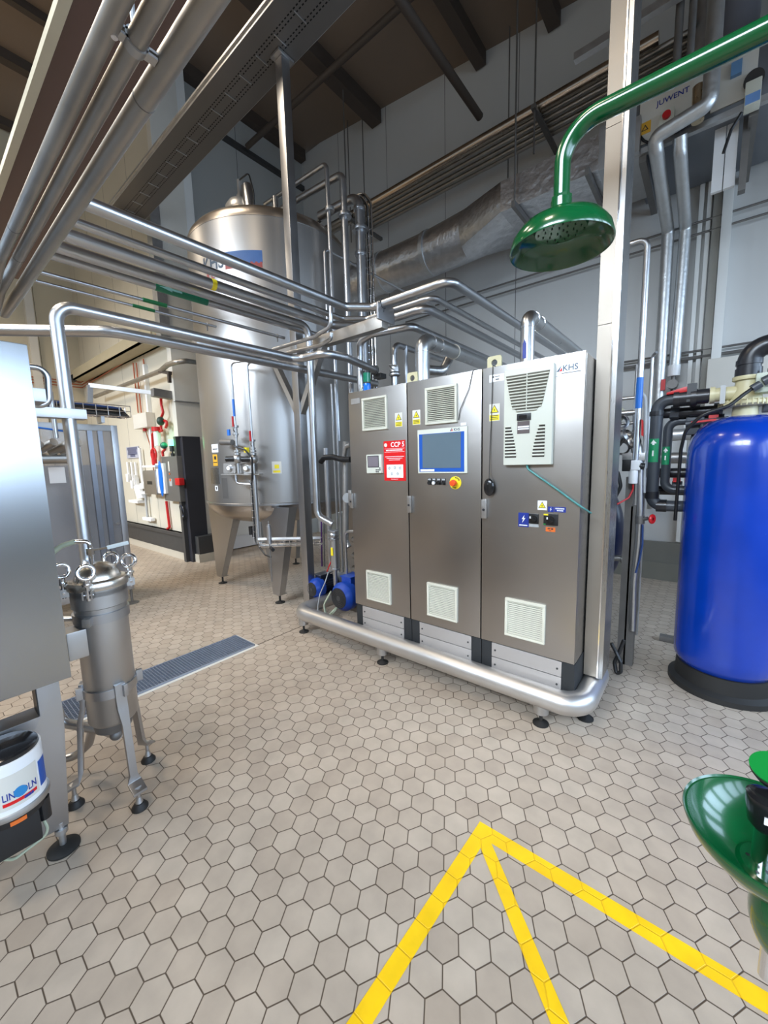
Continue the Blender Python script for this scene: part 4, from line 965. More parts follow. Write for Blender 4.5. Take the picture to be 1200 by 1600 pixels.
pipe('branch_pipe', [q0_, q1_, q2_, q3_], 0.016, 'thin steel branch bending down from the first overhead pipe, upper of two', group='thin branch pipes', bend=0.06)
q0_, q1_, q2_, q3_ = P(518, 520, y=2.36), P(517, 530, y=2.36), P(500, 540, y=2.36), P(450, 551, y=2.36)
pipe('branch_pipe', [q0_, q1_, q2_, q3_], 0.016, 'thin steel branch running left under the post arm, lower of two', group='thin branch pipes', bend=0.05)
# pipe rising behind the left cabinet and turning over it
pk = P(563, 590, y=2.75)
t = pipe('riser_pipe', [(pk.x, 2.75, 1.0), (pk.x, 2.75, 2.63), (pk.x+0.16, 2.75, 2.66), (-1.97, 2.82, 2.66), (-1.97, 5.88, 2.66)], 0.031,
     'steel pipe rising left of the cabinets, then turning over them below the parallel run', bend=0.08, group='pipes over the cabinets')
# small hoop pipe over the left cabinet with valve
pv = P(617, 600, y=2.85); px_ = P(660, 550, y=3.3)
t = pipe('hoop_pipe', [(pv.x, 2.85, 2.05), (pv.x, 2.85, P(617, 537, y=2.85).z), (pv.x+0.02, 3.7, P(617, 537, y=2.85).z)], 0.026,
     'steel pipe with butterfly valve rising behind the left cabinet, bent back to the wall', bend=0.07, group='pipes over the cabinets')
zz = P(617, 578, y=2.85).z
flange(MB(), (pv.x, 2.85, zz-0.04), (0, 0, 1), 0.05, 0.02).cyl((pv.x, 2.85, zz-0.02), (pv.x, 2.85, zz+0.02), 0.046).obj('butterfly_valve', STEEL_DULL, t)
MB().tube([(pv.x, 2.82, zz), (pv.x+0.03, 2.74, zz+0.02), (pv.x+0.16, 2.68, zz-0.02)], 0.008).obj('valve_lever', STEEL_DULL, t)
pv2 = P(634, 560, y=3.0)
t = pipe('small_pipe', [(pv2.x, 3.0, 2.05), (pv2.x, 3.0, P(634, 541, y=3.0).z)], 0.018, 'short thin vertical pipe behind the left cabinet beside the hoop pipe', group='pipes over the cabinets')

# insulated exhaust ducts of the cabinets
def exhaust(x, y, zt, r, yend, drop, label):
    t = thing('insulated_pipe', label, 'insulated pipe', (x, y, ZT))
    MB().tube([(x, y, 1.4), (x, y, zt), (x, yend, zt+drop)], r, r*1.5, seg=28, steps=10).obj('cladding', CLAD, t)
    m = MB()
    for z in (zt-r*1.8,): m.cyl((x, y, z), (x, y, z+0.004), r+0.003, seg=28)
    for k in range(2):
        yk = y+r*2.1+0.12*k; m.cyl((x, yk, zt+drop*(yk-y)/(yend-y)), (x, yk+0.005, zt+drop*(yk-y)/(yend-y)), r+0.003, seg=28)
    m.obj('seam_bead', CHROME, t)
    return t
CLAD = plain('aluminium_cladding', (0.60, 0.61, 0.62), 0.30, 1.0, 0.08, 5)
e1 = P(825, 552, y=2.74); e2 = P(837, 497, y=2.74)
t = exhaust(P(824, 540, y=2.74).x, 2.74, P(824, 493, y=2.74).z, 0.045, 5.2, 0.0, 'shiny clad pipe with blue label rising behind the right cabinet, elbowed back to the wall')
xq = P(824, 540, y=2.74).x
MB().box(xq-0.013, xq+0.010, 2.694-0.003, 2.700, P(817, 563, y=2.74).z, P(817, 540, y=2.74).z).obj('blue_label', SIGNBLUE, t)
MB().prism([(xq-0.013, 2.6925, P(817, 540, y=2.74).z), (xq+0.010, 2.6925, P(817, 540, y=2.74).z), (xq-0.0015, 2.6925, P(817, 534, y=2.74).z)], (0, 0.006, 0)).obj('arrow', SIGNBLUE, t)
zf = P(824, 493, y=2.74).z
xq2 = P(660, 560, y=2.74).x
t = exhaust(xq2, 2.74, P(660, 526, y=2.74).z-0.02, 0.057, 5.0, 0.0, 'thick clad pipe rising behind the middle cabinet and elbowed back under the pipe run')
zq = P(660, 526, y=2.74).z-0.02
MB().torus((xq2, 3.25, zq), (0, 1, 0), 0.06, 0.006).obj('pipe_clamp', OFFWHITE, t)
pe = P(700, 562, y=3.5)
MB().tube([(P(668, 578, y=3.3).x, 3.3, P(668, 578, y=3.3).z), (P(692, 580, y=3.42).x, 3.42, P(692, 580, y=3.42).z), (P(704, 562, y=3.5).x, 3.5, P(704, 562, y=3.5).z+0.04)], 0.045, 0.06, seg=24).obj('vent_spout', CLAD, t)

# ================================================================== THREE THICK PIPES, upper left
for i, (yy, r, xe, lb) in enumerate(((0.366, 0.0185, -2.05, 'thick dull steel pipe crossing the upper left corner, rightmost of three'),
                                 (0.318, 0.0145, -2.12, 'thick dull steel pipe with a bolted clamp crossing the upper left corner, middle of three'),
                                 (0.281, 0.0145, -1.80, 'thick dull steel pipe crossing the upper left corner, leftmost of three'))):
    t = thing('thick_pipe', lb, 'pipe', (xe, yy, 2.23), 'three thick pipes side by side')
    e = xe
    MB().tube([(e-0.25, yy-0.02, 2.10 if i else 2.2), (e, yy, 2.23), (1.6, yy, 2.23)], r, 0.1, seg=28).obj('tube', STEEL_DIRTY, t)
    for xj in ((-0.855, 0.6), (-1.75, 0.5), (-1.55, 0.4))[i]: MB().cyl((xj-0.0012, yy, 2.23), (xj+0.0012, yy, 2.23), r+0.0006, seg=28).obj('weld_ring', GALV_DARK, t)
    if i == 1:
        xj = P(205, 62, z=2.23).x
        k = MB().cyl((xj-0.008, yy, 2.23), (xj+0.008, yy, 2.23), r+0.003, seg=28).obj('pipe_clamp', GALV, t)
        for (ya_, yb2, zc_) in ((yy-r-0.024, yy-r+0.002, 2.236), (yy-r-0.024, yy-r+0.002, 2.225), (yy+r-0.002, yy+r+0.016, 2.230), (yy+r-0.002, yy+r+0.016, 2.222)): MB().box(xj-0.008, xj+0.008, ya_, yb2, zc_-0.002, zc_+0.002).obj('clamp_ear', GALV, k)
        MB().cyl((xj, yy-r-0.016, 2.215), (xj, yy-r-0.016, 2.245), 0.005, seg=8).obj('bolt', CHROME, k)
        MB().cyl((xj, yy, 2.255), (xj+0.05, yy-0.01, 3.5), 0.004, seg=8).obj('hanger', GALV, k)

# ================================================================== FILTER HOUSING
FX, FY, FR = -2.11, 0.51, 0.100
t = thing('filter_housing', 'cylindrical steel filter housing with four ring bolts on its lid and three bent legs', 'filter', (FX, FY, 0))
MB().lathe([(0, 0.385), (FR*0.9, 0.385), (FR, 0.40), (FR, 1.0), (FR+0.008, 1.0), (FR+0.008, 1.025)], (FX, FY, 0), seg=56).obj('vessel', STEEL_DULL, t)
MB().lathe([(FR, 0.525), (FR+0.006, 0.525), (FR+0.006, 0.565), (FR, 0.565)], (FX, FY, 0), seg=56).obj('leg_band', SATIN, t)
MB().lathe([(FR, 0.875), (FR+0.008, 0.877), (FR+0.008, 0.918), (FR, 0.92)], (FX, FY, 0), seg=56).obj('clamp_band', SATIN, t)
MB().lathe([(FR+0.004, 1.025), (FR+0.016, 1.028), (FR+0.018, 1.05), (FR+0.012, 1.062), (FR-0.01, 1.066), (FR-0.012, 1.075), (0.082, 1.09), (0.068, 1.112), (0.045, 1.128), (0.02, 1.135), (0, 1.136)], (FX, FY, 0), seg=56).obj('lid', plain('lid_steel', (0.62, 0.57, 0.50), 0.26, 1.0, 0.08), t)
MB().lathe([(FR, 0.94), (FR+0.008, 0.945), (FR+0.008, 1.02), (FR, 1.022)], (FX, FY, 0), seg=56).obj('collar', STEEL_DULL, t)
for (rp) in (P(104, 874, x=-2.13), P(131, 881, x=-2.00), P(202, 868, x=-2.09), P(176, 862, x=-2.22)):
    a = math.atan2(rp.y-FY, rp.x-FX); dx, dy = math.cos(a), math.sin(a); r = FR+0.024
    x, y = FX+dx*r, FY+dy*r
    o = MB().torus((x, y, 1.118), (1.0, -0.30-0.5*dy, 0.25), 0.029, 0.0085, 32, 12).cyl((x, y, 1.055), (x, y, 1.095), 0.012, seg=16).cyl((x, y, 1.06), (x, y, 1.068), 0.019, seg=16).obj('ring_bolt', CHROME, t)
    tx, ty = -dy, dx
    for s_ in (-1, 1): MB().bar((FX+dx*(FR+0.005)+tx*0.016*s_, FY+dy*(FR+0.005)+ty*0.016*s_, 1.02), (FX+dx*(FR+0.038)+tx*0.016*s_, FY+dy*(FR+0.038)+ty*0.016*s_, 1.02), 0.006, 0.035).obj('hinge_lug', STEEL_DULL, t)
    MB().cyl((x+tx*0.022, y+ty*0.022, 1.02), (x-tx*0.022, y-ty*0.022, 1.02), 0.006, seg=10).cyl((x, y, 0.995), (x, y, 1.06), 0.008, seg=10).obj('bolt_shank', CHROME, o)
# legs
for (lx, ly) in ((-1.927, 0.521), (-2.218, 0.662), (-2.183, 0.340)):
    d = Vector((lx-FX, ly-FY, 0)).normalized(); s_ = Vector((-d.y, d.x, 0)); w = 0.021
    base = Vector((FX, FY, 0)); foot_r = (Vector((lx, ly, 0))-base).length
    prof = [(FR+0.006, 0.585), (FR+0.006, 0.525), (FR+0.012, 0.47), (FR+0.030, 0.40), (foot_r-0.035, 0.155), (foot_r-0.028, 0.115), (foot_r+0.028, 0.092)]
    secs = []
    for i, (r_, z_) in enumerate(prof):
        ww = w if i < 5 else w*1.35
        if i in (3, 4): ww = w*0.75
        c = base+d*r_+Vector((0, 0, z_)); n = d*0.010 if i < 5 else Vector((0, 0, 0.006))
        secs.append([c-s_*ww-n, c+s_*ww-n, c+s_*ww+n, c-s_*ww+n])
    MB().loft(secs).obj('leg', SATIN, t, bevel=0.0015)
    MB().cyl((lx, ly, 0.02), (lx, ly, 0.105), 0.009, seg=12).cyl((lx, ly, 0.096), (lx, ly, 0.108), 0.016, seg=6).lathe([(0, 0.03), (0.016, 0.03), (0.010, 0.055), (0, 0.055)], (lx, ly, 0), seg=16).obj('foot_bolt', GALV, t)
    MB().lathe([(0, 0), (0.034, 0), (0.034, 0.008), (0.02, 0.028), (0, 0.03)], (lx, ly, 0), seg=24).obj('foot', RUBBER, t)
for (a, nm) in ((0.2, 'band_lug'), (1.4, 'band_lug'), (-1.7, 'band_lug')):
    dx, dy = math.cos(a), math.sin(a)
    MB().bar((FX+dx*(FR+0.004), FY+dy*(FR+0.004), 0.55), (FX+dx*(FR+0.030), FY+dy*(FR+0.030), 0.55), 0.018, 0.055).obj(nm, SATIN, t, bevel=0.002)
a = -0.72
dx, dy = math.cos(a), math.sin(a)
MB().bar((FX+dx*(FR+0.006), FY+dy*(FR+0.006), 0.897), (FX+dx*(FR+0.030), FY+dy*(FR+0.030), 0.897), 0.030, 0.036).obj('band_clamp', STEEL_DULL, t, bevel=0.003)
MB().box(FX-0.02, FX+0.075, FY-FR-0.05, FY-FR+0.02, 0.745, 0.868).obj('side_bracket', STEEL_DULL, t, bevel=0.006)
MB().cyl((FX-0.02, FY, 0.33), (FX-0.02, FY, 0.386), 0.075, 0.085).cyl((FX-0.02, FY, 0.315), (FX-0.02, FY, 0.332), 0.052, seg=32).cyl((FX-0.02, FY, 0.28), (FX-0.02, FY, 0.315), 0.022, seg=16).sph((FX-0.01, FY, 0.285), 0.026).obj('drain_flange', GALV_DARK, t)
MB().cyl((FX+0.02, FY-0.02, 1.128), (FX+0.02, FY-0.02, 1.175), 0.010).cyl((FX+0.02, FY-0.02, 1.175), (FX+0.02, FY-0.02, 1.205), 0.015, seg=8).tube([(FX+0.02, FY-0.02, 1.20), (FX+0.02, FY-0.02, 1.235), (FX+0.0, FY-0.065, 1.24)], 0.009, 0.018).obj('vent_valve', CHROME, t)
o = MB().bar((FX+0.02, FY-0.01, 1.195), (FX+0.03, FY+0.045, 1.197), 0.010, 0.008).obj('valve_spindle', CHROME, t)
MB().bar((FX+0.03, FY+0.04, 1.197), (FX+0.04, FY+0.125, 1.208), 0.012, 0.018).obj('valve_lever', plain('white_lever', rgb(200, 206, 204)[:3], 0.35), t, bevel=0.005)
tag(MB().tube([(FX+0.0, FY-0.065, 1.24), (FX-0.03, FY-0.11, 1.225), (FX-0.05, FY-0.17, 1.17), (FX-0.08, FY-0.22, 1.08), (FX-0.10, FY-0.24, 0.9), (FX-0.14, FY-0.24, 0.6)], 0.011, 0.08, seg=12).obj('hose', HOSE), 'milky hose curving from the filter lid down behind the machine panel', 'hose')
tag(MB().tube([(-2.21, 0.46, 0.86), (-2.35, 0.36, 0.86), (-2.5, 0.1, 0.86)], 0.012, 0.05).obj('filter_pipe', STEEL_PIPE), 'short steel pipe from the filter side towards the machine', 'pipe')
t = thing('pipe_support_foot', 'bent steel pipe low behind the filter legs', 'pipe', (-2.30, 0.38, 0.1))
MB().tube([(-2.42, 0.30, 0.78), (-2.40, 0.34, 0.50), (-2.38, 0.36, 0.32), (-2.26, 0.50, 0.25), (-2.13, 0.52, 0.27)], 0.022, 0.06, seg=20).obj('tube', SATIN, t)
MB().tube([(-2.45, 0.33, 0.10), (-2.41, 0.40, 0.10), (-2.36, 0.45, 0.16), (-2.30, 0.46, 0.27)], 0.02, 0.06, seg=20).obj('tube', SATIN, t)

# ================================================================== MACHINE with big blue-lit panel
MX = -1.95
t = thing('machine_cabinet', 'tall machine housing with plain stainless panel at the left edge of the view', 'machine', (-2.2, -0.2, 0))
bp_ = MB(); zt_, zb_ = 2.008, 0.715
bp_.box(MX-0.32, MX, -1.3, 0.345, zb_, zt_).obj('panel', PANEL_STEEL, t, bevel=0.004)
MB().box(MX-0.30, MX-0.06, -0.5, 0.275, zt_, 2.42).obj('top_post', PANEL_STEEL, t, bevel=0.004)
qb, qc = P(135, 640, x=-2.62), P(135, 655, x=-2.62)
MB().box(-2.70, -2.62, 0.346, qb.y, qc.z, qb.z).box(-2.64, MX-0.1, 0.30, 0.40, qc.z, qb.z).obj('pipe_bracket', STEEL_DULL, t, bevel=0.002)
MB().prism([(MX-0.005, 0.16, 0.10), (MX-0.005, 0.275, 0.10), (MX-0.005, 0.305, 0.55), (MX-0.005, 0.305, 0.715), (MX-0.005, 0.235, 0.715), (MX-0.005, 0.235, 0.60), (MX-0.005, -0.9, 0.60), (MX-0.005, -0.9, 0.35), (MX-0.005, 0.10, 0.35)], (-0.10, 0, 0)).obj('leg_frame', SATIN, t, bevel=0.003)
MB().box(MX-0.09, MX-0.01, 0.232, 0.24, 0.45, 0.715).obj('leg_edge', BLACK, t)
MB().cyl((MX-0.006, 0.185, 0.545), (MX+0.004, 0.185, 0.545), 0.012, seg=6).obj('bolt', CHROME, t)
MB().cyl((MX-0.006, 0.21, 0.335), (MX-0.001, 0.21, 0.335), 0.010, seg=12).obj('hole', BLACK, t)
fx, fy = P(100, 1325, z=0).x, P(100, 1325, z=0).y
MB().cyl((fx, fy, 0.02), (fx, fy, 0.12), 0.012, seg=12).cyl((fx, fy, 0.075), (fx, fy, 0.095), 0.022, seg=16).obj('foot_spindle', GALV, t)
MB().lathe([(0, 0), (0.056, 0), (0.056, 0.008), (0.04, 0.020), (0, 0.024)], (fx, fy, 0), seg=32).obj('foot', RUBBER, t)
# clutter under the panel
MB().box(MX-0.75, MX-0.12, -0.45, 0.13, 0.602, 0.66).box(MX-0.45, MX-0.2, -0.2, 0.06, 0.66, 0.70).obj('inner_tray', GALV_DARK, t, bevel=0.004)
tag(MB().tube([(MX+0.004-0.07, 0.02, 2.36), (MX-0.035, -0.04, 2.33), (MX-0.02, -0.08, 2.20), (MX-0.04, -0.16, 2.0)], 0.007, 0.04, seg=8).obj('blue_hose', BLUEHOSE), 'blue hose looped round the pipe ends above the machine', 'hose')

# grease pump
gx, gy = -1.855, 0.118
t = thing('grease_pump', 'lubrication pump with white LINCOLN drum, black lid and black motor fixed to the machine leg', 'pump', (gx, gy, 0.15))
R = 0.098; zt_ = 0.575
MB().lathe([(0, 0.385), (R, 0.385), (R, zt_), (R-0.006, zt_), (R-0.006, 0.395), (0, 0.395)], (gx, gy, 0), seg=48).obj('drum', WHITE_PL, t)
MB().lathe([(0, zt_-0.02), (R-0.007, zt_-0.02), (R-0.007, zt_+0.012), (R-0.02, zt_+0.022), (0, zt_+0.024)], (gx, gy, 0), seg=48).obj('lid', BLACK_GLOSS, t)
MB().lathe([(R*0.9, 0.372), (R+0.006, 0.375), (R+0.008, 0.385), (R+0.006, 0.395), (R, 0.397)], (gx, gy, 0), seg=48).obj('drum_ring', GALV, t)
MB().box(gx-0.07, gx+0.07, gy-0.085, gy+0.06, 0.225, 0.345).cyl((gx, gy, 0.34), (gx, gy, 0.375), 0.090, seg=32).obj('motor_housing', BLACK, t, bevel=0.012)
MB().cyl((gx+0.02, gy+0.075, 0.27), (gx+0.02, gy+0.075, 0.35), 0.022, seg=16).obj('capacitor', BLACK_GLOSS, t)
MB().patch((gx, gy), R-0.006, -0.20, 0.25, 0.350, 0.364, 0.004).obj('orange_strip', ORANGE, t)
aL, zL = hit(3, 1252, gx, gy, R); aR, zR2 = hit(56, 1224, gx, gy, R)
lb = MB().patch((gx, gy), R, aL-0.10, aR+0.10, 0.415, 0.535, 0.0012, 16).obj('drum_label', OFFWHITE, t)
text('LINCOLN', 0.036, None, SIGNBLUE, lb, wrap=(gx, gy, R, aL, (zL+zR2)/2-0.004), sx=(aR-aL)*R/0.152)
MB().patch((gx, gy), R+0.0012, aL, aR, (zL+zR2)/2-0.024, (zL+zR2)/2-0.012, 0.001).obj('red_swoosh', SIGNRED, lb)
MB().patch((gx, gy), R+0.0012, aR-0.40, aR-0.12, 0.427, 0.437, 0.001).obj('blue_tag', SIGNBLUE, lb)
ag = aL+(aR-aL)*0.50
MB().cyl((gx+(R+0.001)*math.cos(ag), gy+(R+0.001)*math.sin(ag), (zL+zR2)/2+0.010), (gx+(R+0.0038)*math.cos(ag), gy+(R+0.0038)*math.sin(ag), (zL+zR2)/2+0.010), 0.018, seg=24).obj('globe_mark', plain('globe_blue', rgb(40, 130, 190)[:3], 0.4), lb)
MB().patch((gx, gy), R, aR+0.18, aR+0.62, 0.425, 0.52, 0.0012).obj('blue_label', PANELBLUE, t)
MB().tube([(gx+0.03, gy+0.07, 0.27), (gx+0.05, gy+0.08, 0.22), (gx+0.03, gy-0.02, 0.18), (gx-0.05, gy-0.1, 0.2)], 0.005, 0.03, seg=8).obj('pump_hose', HOSE, t)
MB().box(MX-0.003, gx-R*0.5, gy-0.06, gy+0.06, 0.37, 0.40).obj('mount', GALV, t)

# ================================================================== GUARDED MACHINE further left
EX = -5.05
t = thing('guard_enclosure', 'stainless framed machine enclosure with see-through guard doors behind the filter', 'enclosure', (EX-0.4, 0.4, 0))
MB().box(EX-0.06, EX, 1.50, 1.56, 0.17, 2.02).obj('corner_post', SATIN, t, bevel=0.003)
MB().box(EX-0.05, EX-0.0, -2.6, 1.50, 1.955, 2.02).obj('top_rail', STEEL_DULL, t, bevel=0.003)
MB().box(EX-0.05, EX-0.0, -2.6, 1.50, 0.17, 0.32).obj('bottom_rail', SATIN, t, bevel=0.003)
for yy in (1.16, 0.62, 0.08, -0.6):
    MB().box(EX-0.045, EX-0.002, yy-0.05, yy+0.05, 0.32, 1.955).obj('door_post', SATIN, t, bevel=0.003)
for (a, b) in ((1.21, 1.50), (0.67, 1.11), (0.13, 0.57), (-0.55, 0.03), (-1.4, -0.65)):
    MB().box(EX-0.030, EX-0.022, a, b, 0.32, 1.955).obj('guard_door', CLEAR, t)
for px_ in (166, 150, 128):
    yq = P(px_, 760, x=EX).y; MB().box(EX-0.046, EX-0.001, yq-0.022, yq+0.022, 0.32, 1.955).obj('door_stile', plain('stile_steel', (0.22, 0.23, 0.26), 0.35, 1.0), t)
for (yy, z) in ((1.12, 1.72), (1.12, 1.05), (0.66, 0.95), (1.46, 0.95)):
    MB().cyl((EX-0.002, yy, z), (EX+0.03, yy, z), 0.018, seg=12).obj('door_knob', CHROME, t)
MB().box(EX-0.020, EX-0.018, 0.93, 1.06, 1.42, 1.58).obj('paper_notice', WHITE_PL, t)
MB().box(EX-0.9, EX-0.06, 1.50, 1.53, 0.17, 2.0).obj('end_panel', STEEL_DULL, t)
MB().box(EX-0.85, EX-0.30, -2.5, 1.45, 0.3, 1.60).obj('machine_body', STEEL_DULL, t, bevel=0.01)
for (yy) in (1.53, -0.3):
    foot(MB(), (EX-0.03, yy, 0), 0.17, 0.07, 0.014).obj('foot', GALV_DARK, t)
# round valve heads in the enclosure window
t = thing('valve_manifold', 'row of slanted steel valve heads on a rail, seen left of the rising pipe', 'valves', (-4.6, 0.6, 1.75))
MB().cyl((-4.72, 0.30, 1.66), (-4.72, 1.05, 1.66), 0.05, seg=16).obj('manifold', STEEL_DIRTY, t)
for k, yy in enumerate((0.62, 0.70, 0.80, 0.90, 0.98)):
    o = MB().cyl((-4.70, yy, 1.72), (-4.50, yy+0.09, 1.80-0.02*(k % 2)), 0.035, seg=16).obj('valve_head', STEEL_DIRTY, t, bevel=0.003)
MB().cyl((-4.60, 0.93, 1.84), (-4.60, 0.93, 2.25), 0.02, seg=12).obj('air_pipe', STEEL_PIPE, t)
MB().tube([(-4.62, 0.62, 1.90), (-4.60, 0.80, 1.93), (-4.60, 1.02, 1.90), (-4.62, 1.1, 1.84)], 0.008, 0.05, seg=8).obj('air_hose', BLUEHOSE, t)
# wire basket with cables
t = thing('cable_basket', 'wire basket tray full of dark blue and black cables above the guard enclosure', 'cable tray', (-4.85, 0.8, 2.1))
m = MB()
for (dx, dz) in ((0, 0), (0, 0.055), (0, 0.11), (-0.08, 0), (-0.16, 0), (-0.16, 0.06), (-0.16, 0.11)): m.cyl((-4.78+dx, -1.2, 2.09+dz), (-4.78+dx, 1.62, 2.09+dz), 0.005, seg=6)
m.obj('long_wire', CHROME, t)
m = MB()
for k in range(28): y = -1.15+k*0.1025; m.tube([(-4.78, y, 2.20), (-4.78, y, 2.09), (-4.94, y, 2.09), (-4.94, y, 2.20)], 0.0045, 0.006, seg=6)
m.obj('cross_wire', CHROME, t)
for k in range(11):
    c = BLUECABLE if k in (2, 5) else (DARKGREY if k % 3 == 0 else BLACK)
    x = -4.79-0.013*k; z = 2.105+0.02*((k*7) % 5)
    MB().tube([(x, -1.2, z), (x, -0.3, z+0.01), (x-0.005, 0.6, z-0.005), (x, 1.2, z+0.01), (x, 1.60-0.03*(k % 3), z-0.01)], 0.012, 0.3, seg=8).obj('cable', c, t)
MB().box(-4.95, -4.80, 1.35, 1.38, 2.02, 2.085).box(-4.95, -4.80, 0.35, 0.38, 2.02, 2.085).obj('tray_bracket', GALV, t)
tag(MB().tube([(-2.2, 0.34, P(52, 574, x=-2.2).z), P(74, 576, x=-2.2), P(77, 634, x=-2.2), (-2.2, 0.34, P(52, 633, x=-2.2).z)], 0.0125, 0.04).obj('handle_pipe', STEEL_PIPE), 'bent steel pipe beside the edge of the plain machine panel', 'pipe')
t = thing('gantry_frame', 'grey steel frame of thin square tubes high before the cream wall', 'frame', (-6.2, 1.6, 2.4))
a, b, c = P(140, 640, x=-7.4), P(140, 602, x=-7.4), P(272, 618, x=-6.6)
MB().bar(b, c, 0.06, 0.06).obj('beam', STEEL_DULL, t); MB().bar(a, b, 0.07, 0.07).obj('upright', SATIN, t)
MB().bar(P(238, 613, x=-6.6), P(272, 619, x=-6.6), 0.12, 0.12).obj('head_plate', GALV_DARK, t)
t = thing('wall_conduit', 'dull steel pipe crossing the cream wall and the white corner pillar', 'pipe', tuple(P(260, 580, y=2.6)))
MB().tube([P(148, 620, y=2.72), P(250, 580, y=2.72), P(262, 570, y=2.6), P(285, 563, y=2.6), P(312, 567, x=-6.3)], 0.035, 0.1).obj('tube', STEEL_DIRTY, t)
MB().bar(P(250, 580, y=2.7), P(266, 583, y=2.7), 0.05, 0.05).bar(P(264, 582, y=2.7), P(265, 598, y=2.7), 0.04, 0.05, up=(1, 0, 0)).obj('bracket', ROOFBEAM, t)

# ================================================================== THINGS ON THE LONG CREAM WALL
YW = 2.9
t = thing('crane_beam', 'long cream painted steel beam fixed along the cream wall', 'beam', (-9, 2.75, 3.6))
MB().box(-10.85, -6.62, 2.62, 2.90, 3.50, 3.53).box(-10.85, -6.62, 2.62, 2.645, 3.50, 3.70).box(-10.85, -6.62, 2.86, 2.9, 3.50, 3.75).obj('beam', BEAM, t)
for i, dz in enumerate((0.0, 0.06, 0.12)):
    zz = P(135, 603, y=2.87).z+dz
    tag(MB().tube([(-11.28, 0.8, zz), (-11.28+0.03, 2.86, zz), (-7.0, 2.87, zz+0.15)], 0.012, 0.04, seg=8).obj('copper_line', COPPER), 'thin copper line running along the cream walls above the beam, %s of three' % ('lowest', 'middle', 'highest')[i], 'copper pipe', 'copper lines on the wall')
for i, (pa, pb) in enumerate((((208, 567), (216, 645)), ((213, 567), (220, 645)), ((224, 561), (229, 690)))):
    a = P(*pa, y=2.87); b = P(pb[0], pb[1], y=2.87)
    tag(MB().tube([a, (a.x, 2.87, b.z)], 0.012, seg=8).obj('copper_drop', COPPER), 'thin copper pipe dropping down the cream wall under the beam, %s' % ('leftmost', 'next to the leftmost', 'rightmost, beside the white duct')[i], 'copper pipe', 'copper drops')
a = P(227, 570, y=2.88); b = P(236, 730, y=2.88)
tag(MB().box(a.x-0.03, a.x+0.04, 2.84, 2.9, b.z, a.z).obj('white_duct', WHITE_PL), 'narrow white cable duct running down the cream wall beside the grey wall box', 'cable duct')
def wbox(px0, py0, px1, py1, dep, y=YW):
    p, q = P(px0, py0, y=y-dep), P(px1, py1, y=y-dep)
    xm = (P(px0, (py0+py1)/2, y=y-dep).x, P(px1, (py0+py1)/2, y=y-dep).x)
    zm = (P((px0+px1)/2, py1, y=y-dep).z, P((px0+px1)/2, py0, y=y-dep).z)
    return xm[0], xm[1], y-dep, y-0.001, zm[0], zm[1]
t = thing('junction_box', 'light grey wall box above the red pipework on the cream wall', 'box', tuple(P(218, 656, y=2.85)))
bx = wbox(208, 646, 229, 669, 0.14); MB().box(*bx).obj('housing', OFFWHITE, t, bevel=0.006)
MB().cyl(((bx[0]+bx[1])/2, 2.83, bx[4]-0.05), ((bx[0]+bx[1])/2, 2.83, bx[4]), 0.03).obj('gland', RED, t)
MB().tube([((bx[0]+bx[1])/2, 2.84, bx[4]-0.04), ((bx[0]+bx[1])/2+0.08, 2.86, bx[4]-0.3), ((bx[0]+bx[1])/2+0.1, 2.87, bx[4]-0.75), ((bx[0]+bx[1])/2+0.35, 2.87, bx[4]-0.95)], 0.009, 0.1, seg=8).obj('red_cable', COPPER, t)
# red pipework
t = thing('red_pipework', 'red compressed-air pipe with filter bowl and dark valve on the cream wall', 'pipe', tuple(P(250, 650, y=2.8)))
yv = 2.80
def w(px, py, y=yv): return P(px, py, y=y)
MB().tube([w(251, 612), w(252, 632), w(255, 645), w(251, 655), w(252, 672), w(254, 673), w(241, 676), w(238, 678), w(240, 727)], 0.020, 0.04).obj('pipe', RED, t)
MB().tube([w(252, 657), w(260, 658), w(261, 664), w(259, 668)], 0.022, 0.04).obj('red_bend', RED, t)
MB().sph(w(251, 658, 2.76), 0.06, (1, 1, 1.2)).obj('dark_valve', plain('valve_olive', rgb(40, 60, 50)[:3], 0.5), t)
a = w(247, 674); MB().cyl((a.x, yv-0.02, a.z), (a.x, yv-0.02, a.z+0.07), 0.075).obj('filter_head', RED, t)
b = w(248, 697); MB().cyl((a.x, yv-0.02, b.z), (a.x, yv-0.02, a.z), 0.055).obj('filter_bowl', WHITE_PL, t)
a = w(240, 708); b = w(241, 725); MB().cyl((a.x, yv, b.z), (a.x, yv, a.z), 0.042).torus((a.x, yv, a.z-0.02), (0, 1, 0), 0.10, 0.016).obj('red_hook', RED, t)
t = thing('hose_valve', 'small red pipe stub with dark green valve above the grey wall cabinet', 'valve', tuple(w(256, 700)))
MB().tube([w(258, 692), w(258, 702), w(254, 706), w(255, 713)], 0.02, 0.03).obj('red_stub', RED, t)
MB().sph(w(256, 696, 2.75), 0.055).obj('valve_body', plain('valve_teal', rgb(30, 84, 76)[:3], 0.5), t)
tag(MB().tube([w(260, 783, 2.86), w(265, 824, 2.86), w(262, 826, 2.86)], 0.022, 0.03).obj('red_pipe', RED), 'red pipe running down the wall under the grey wall cabinet', 'pipe')
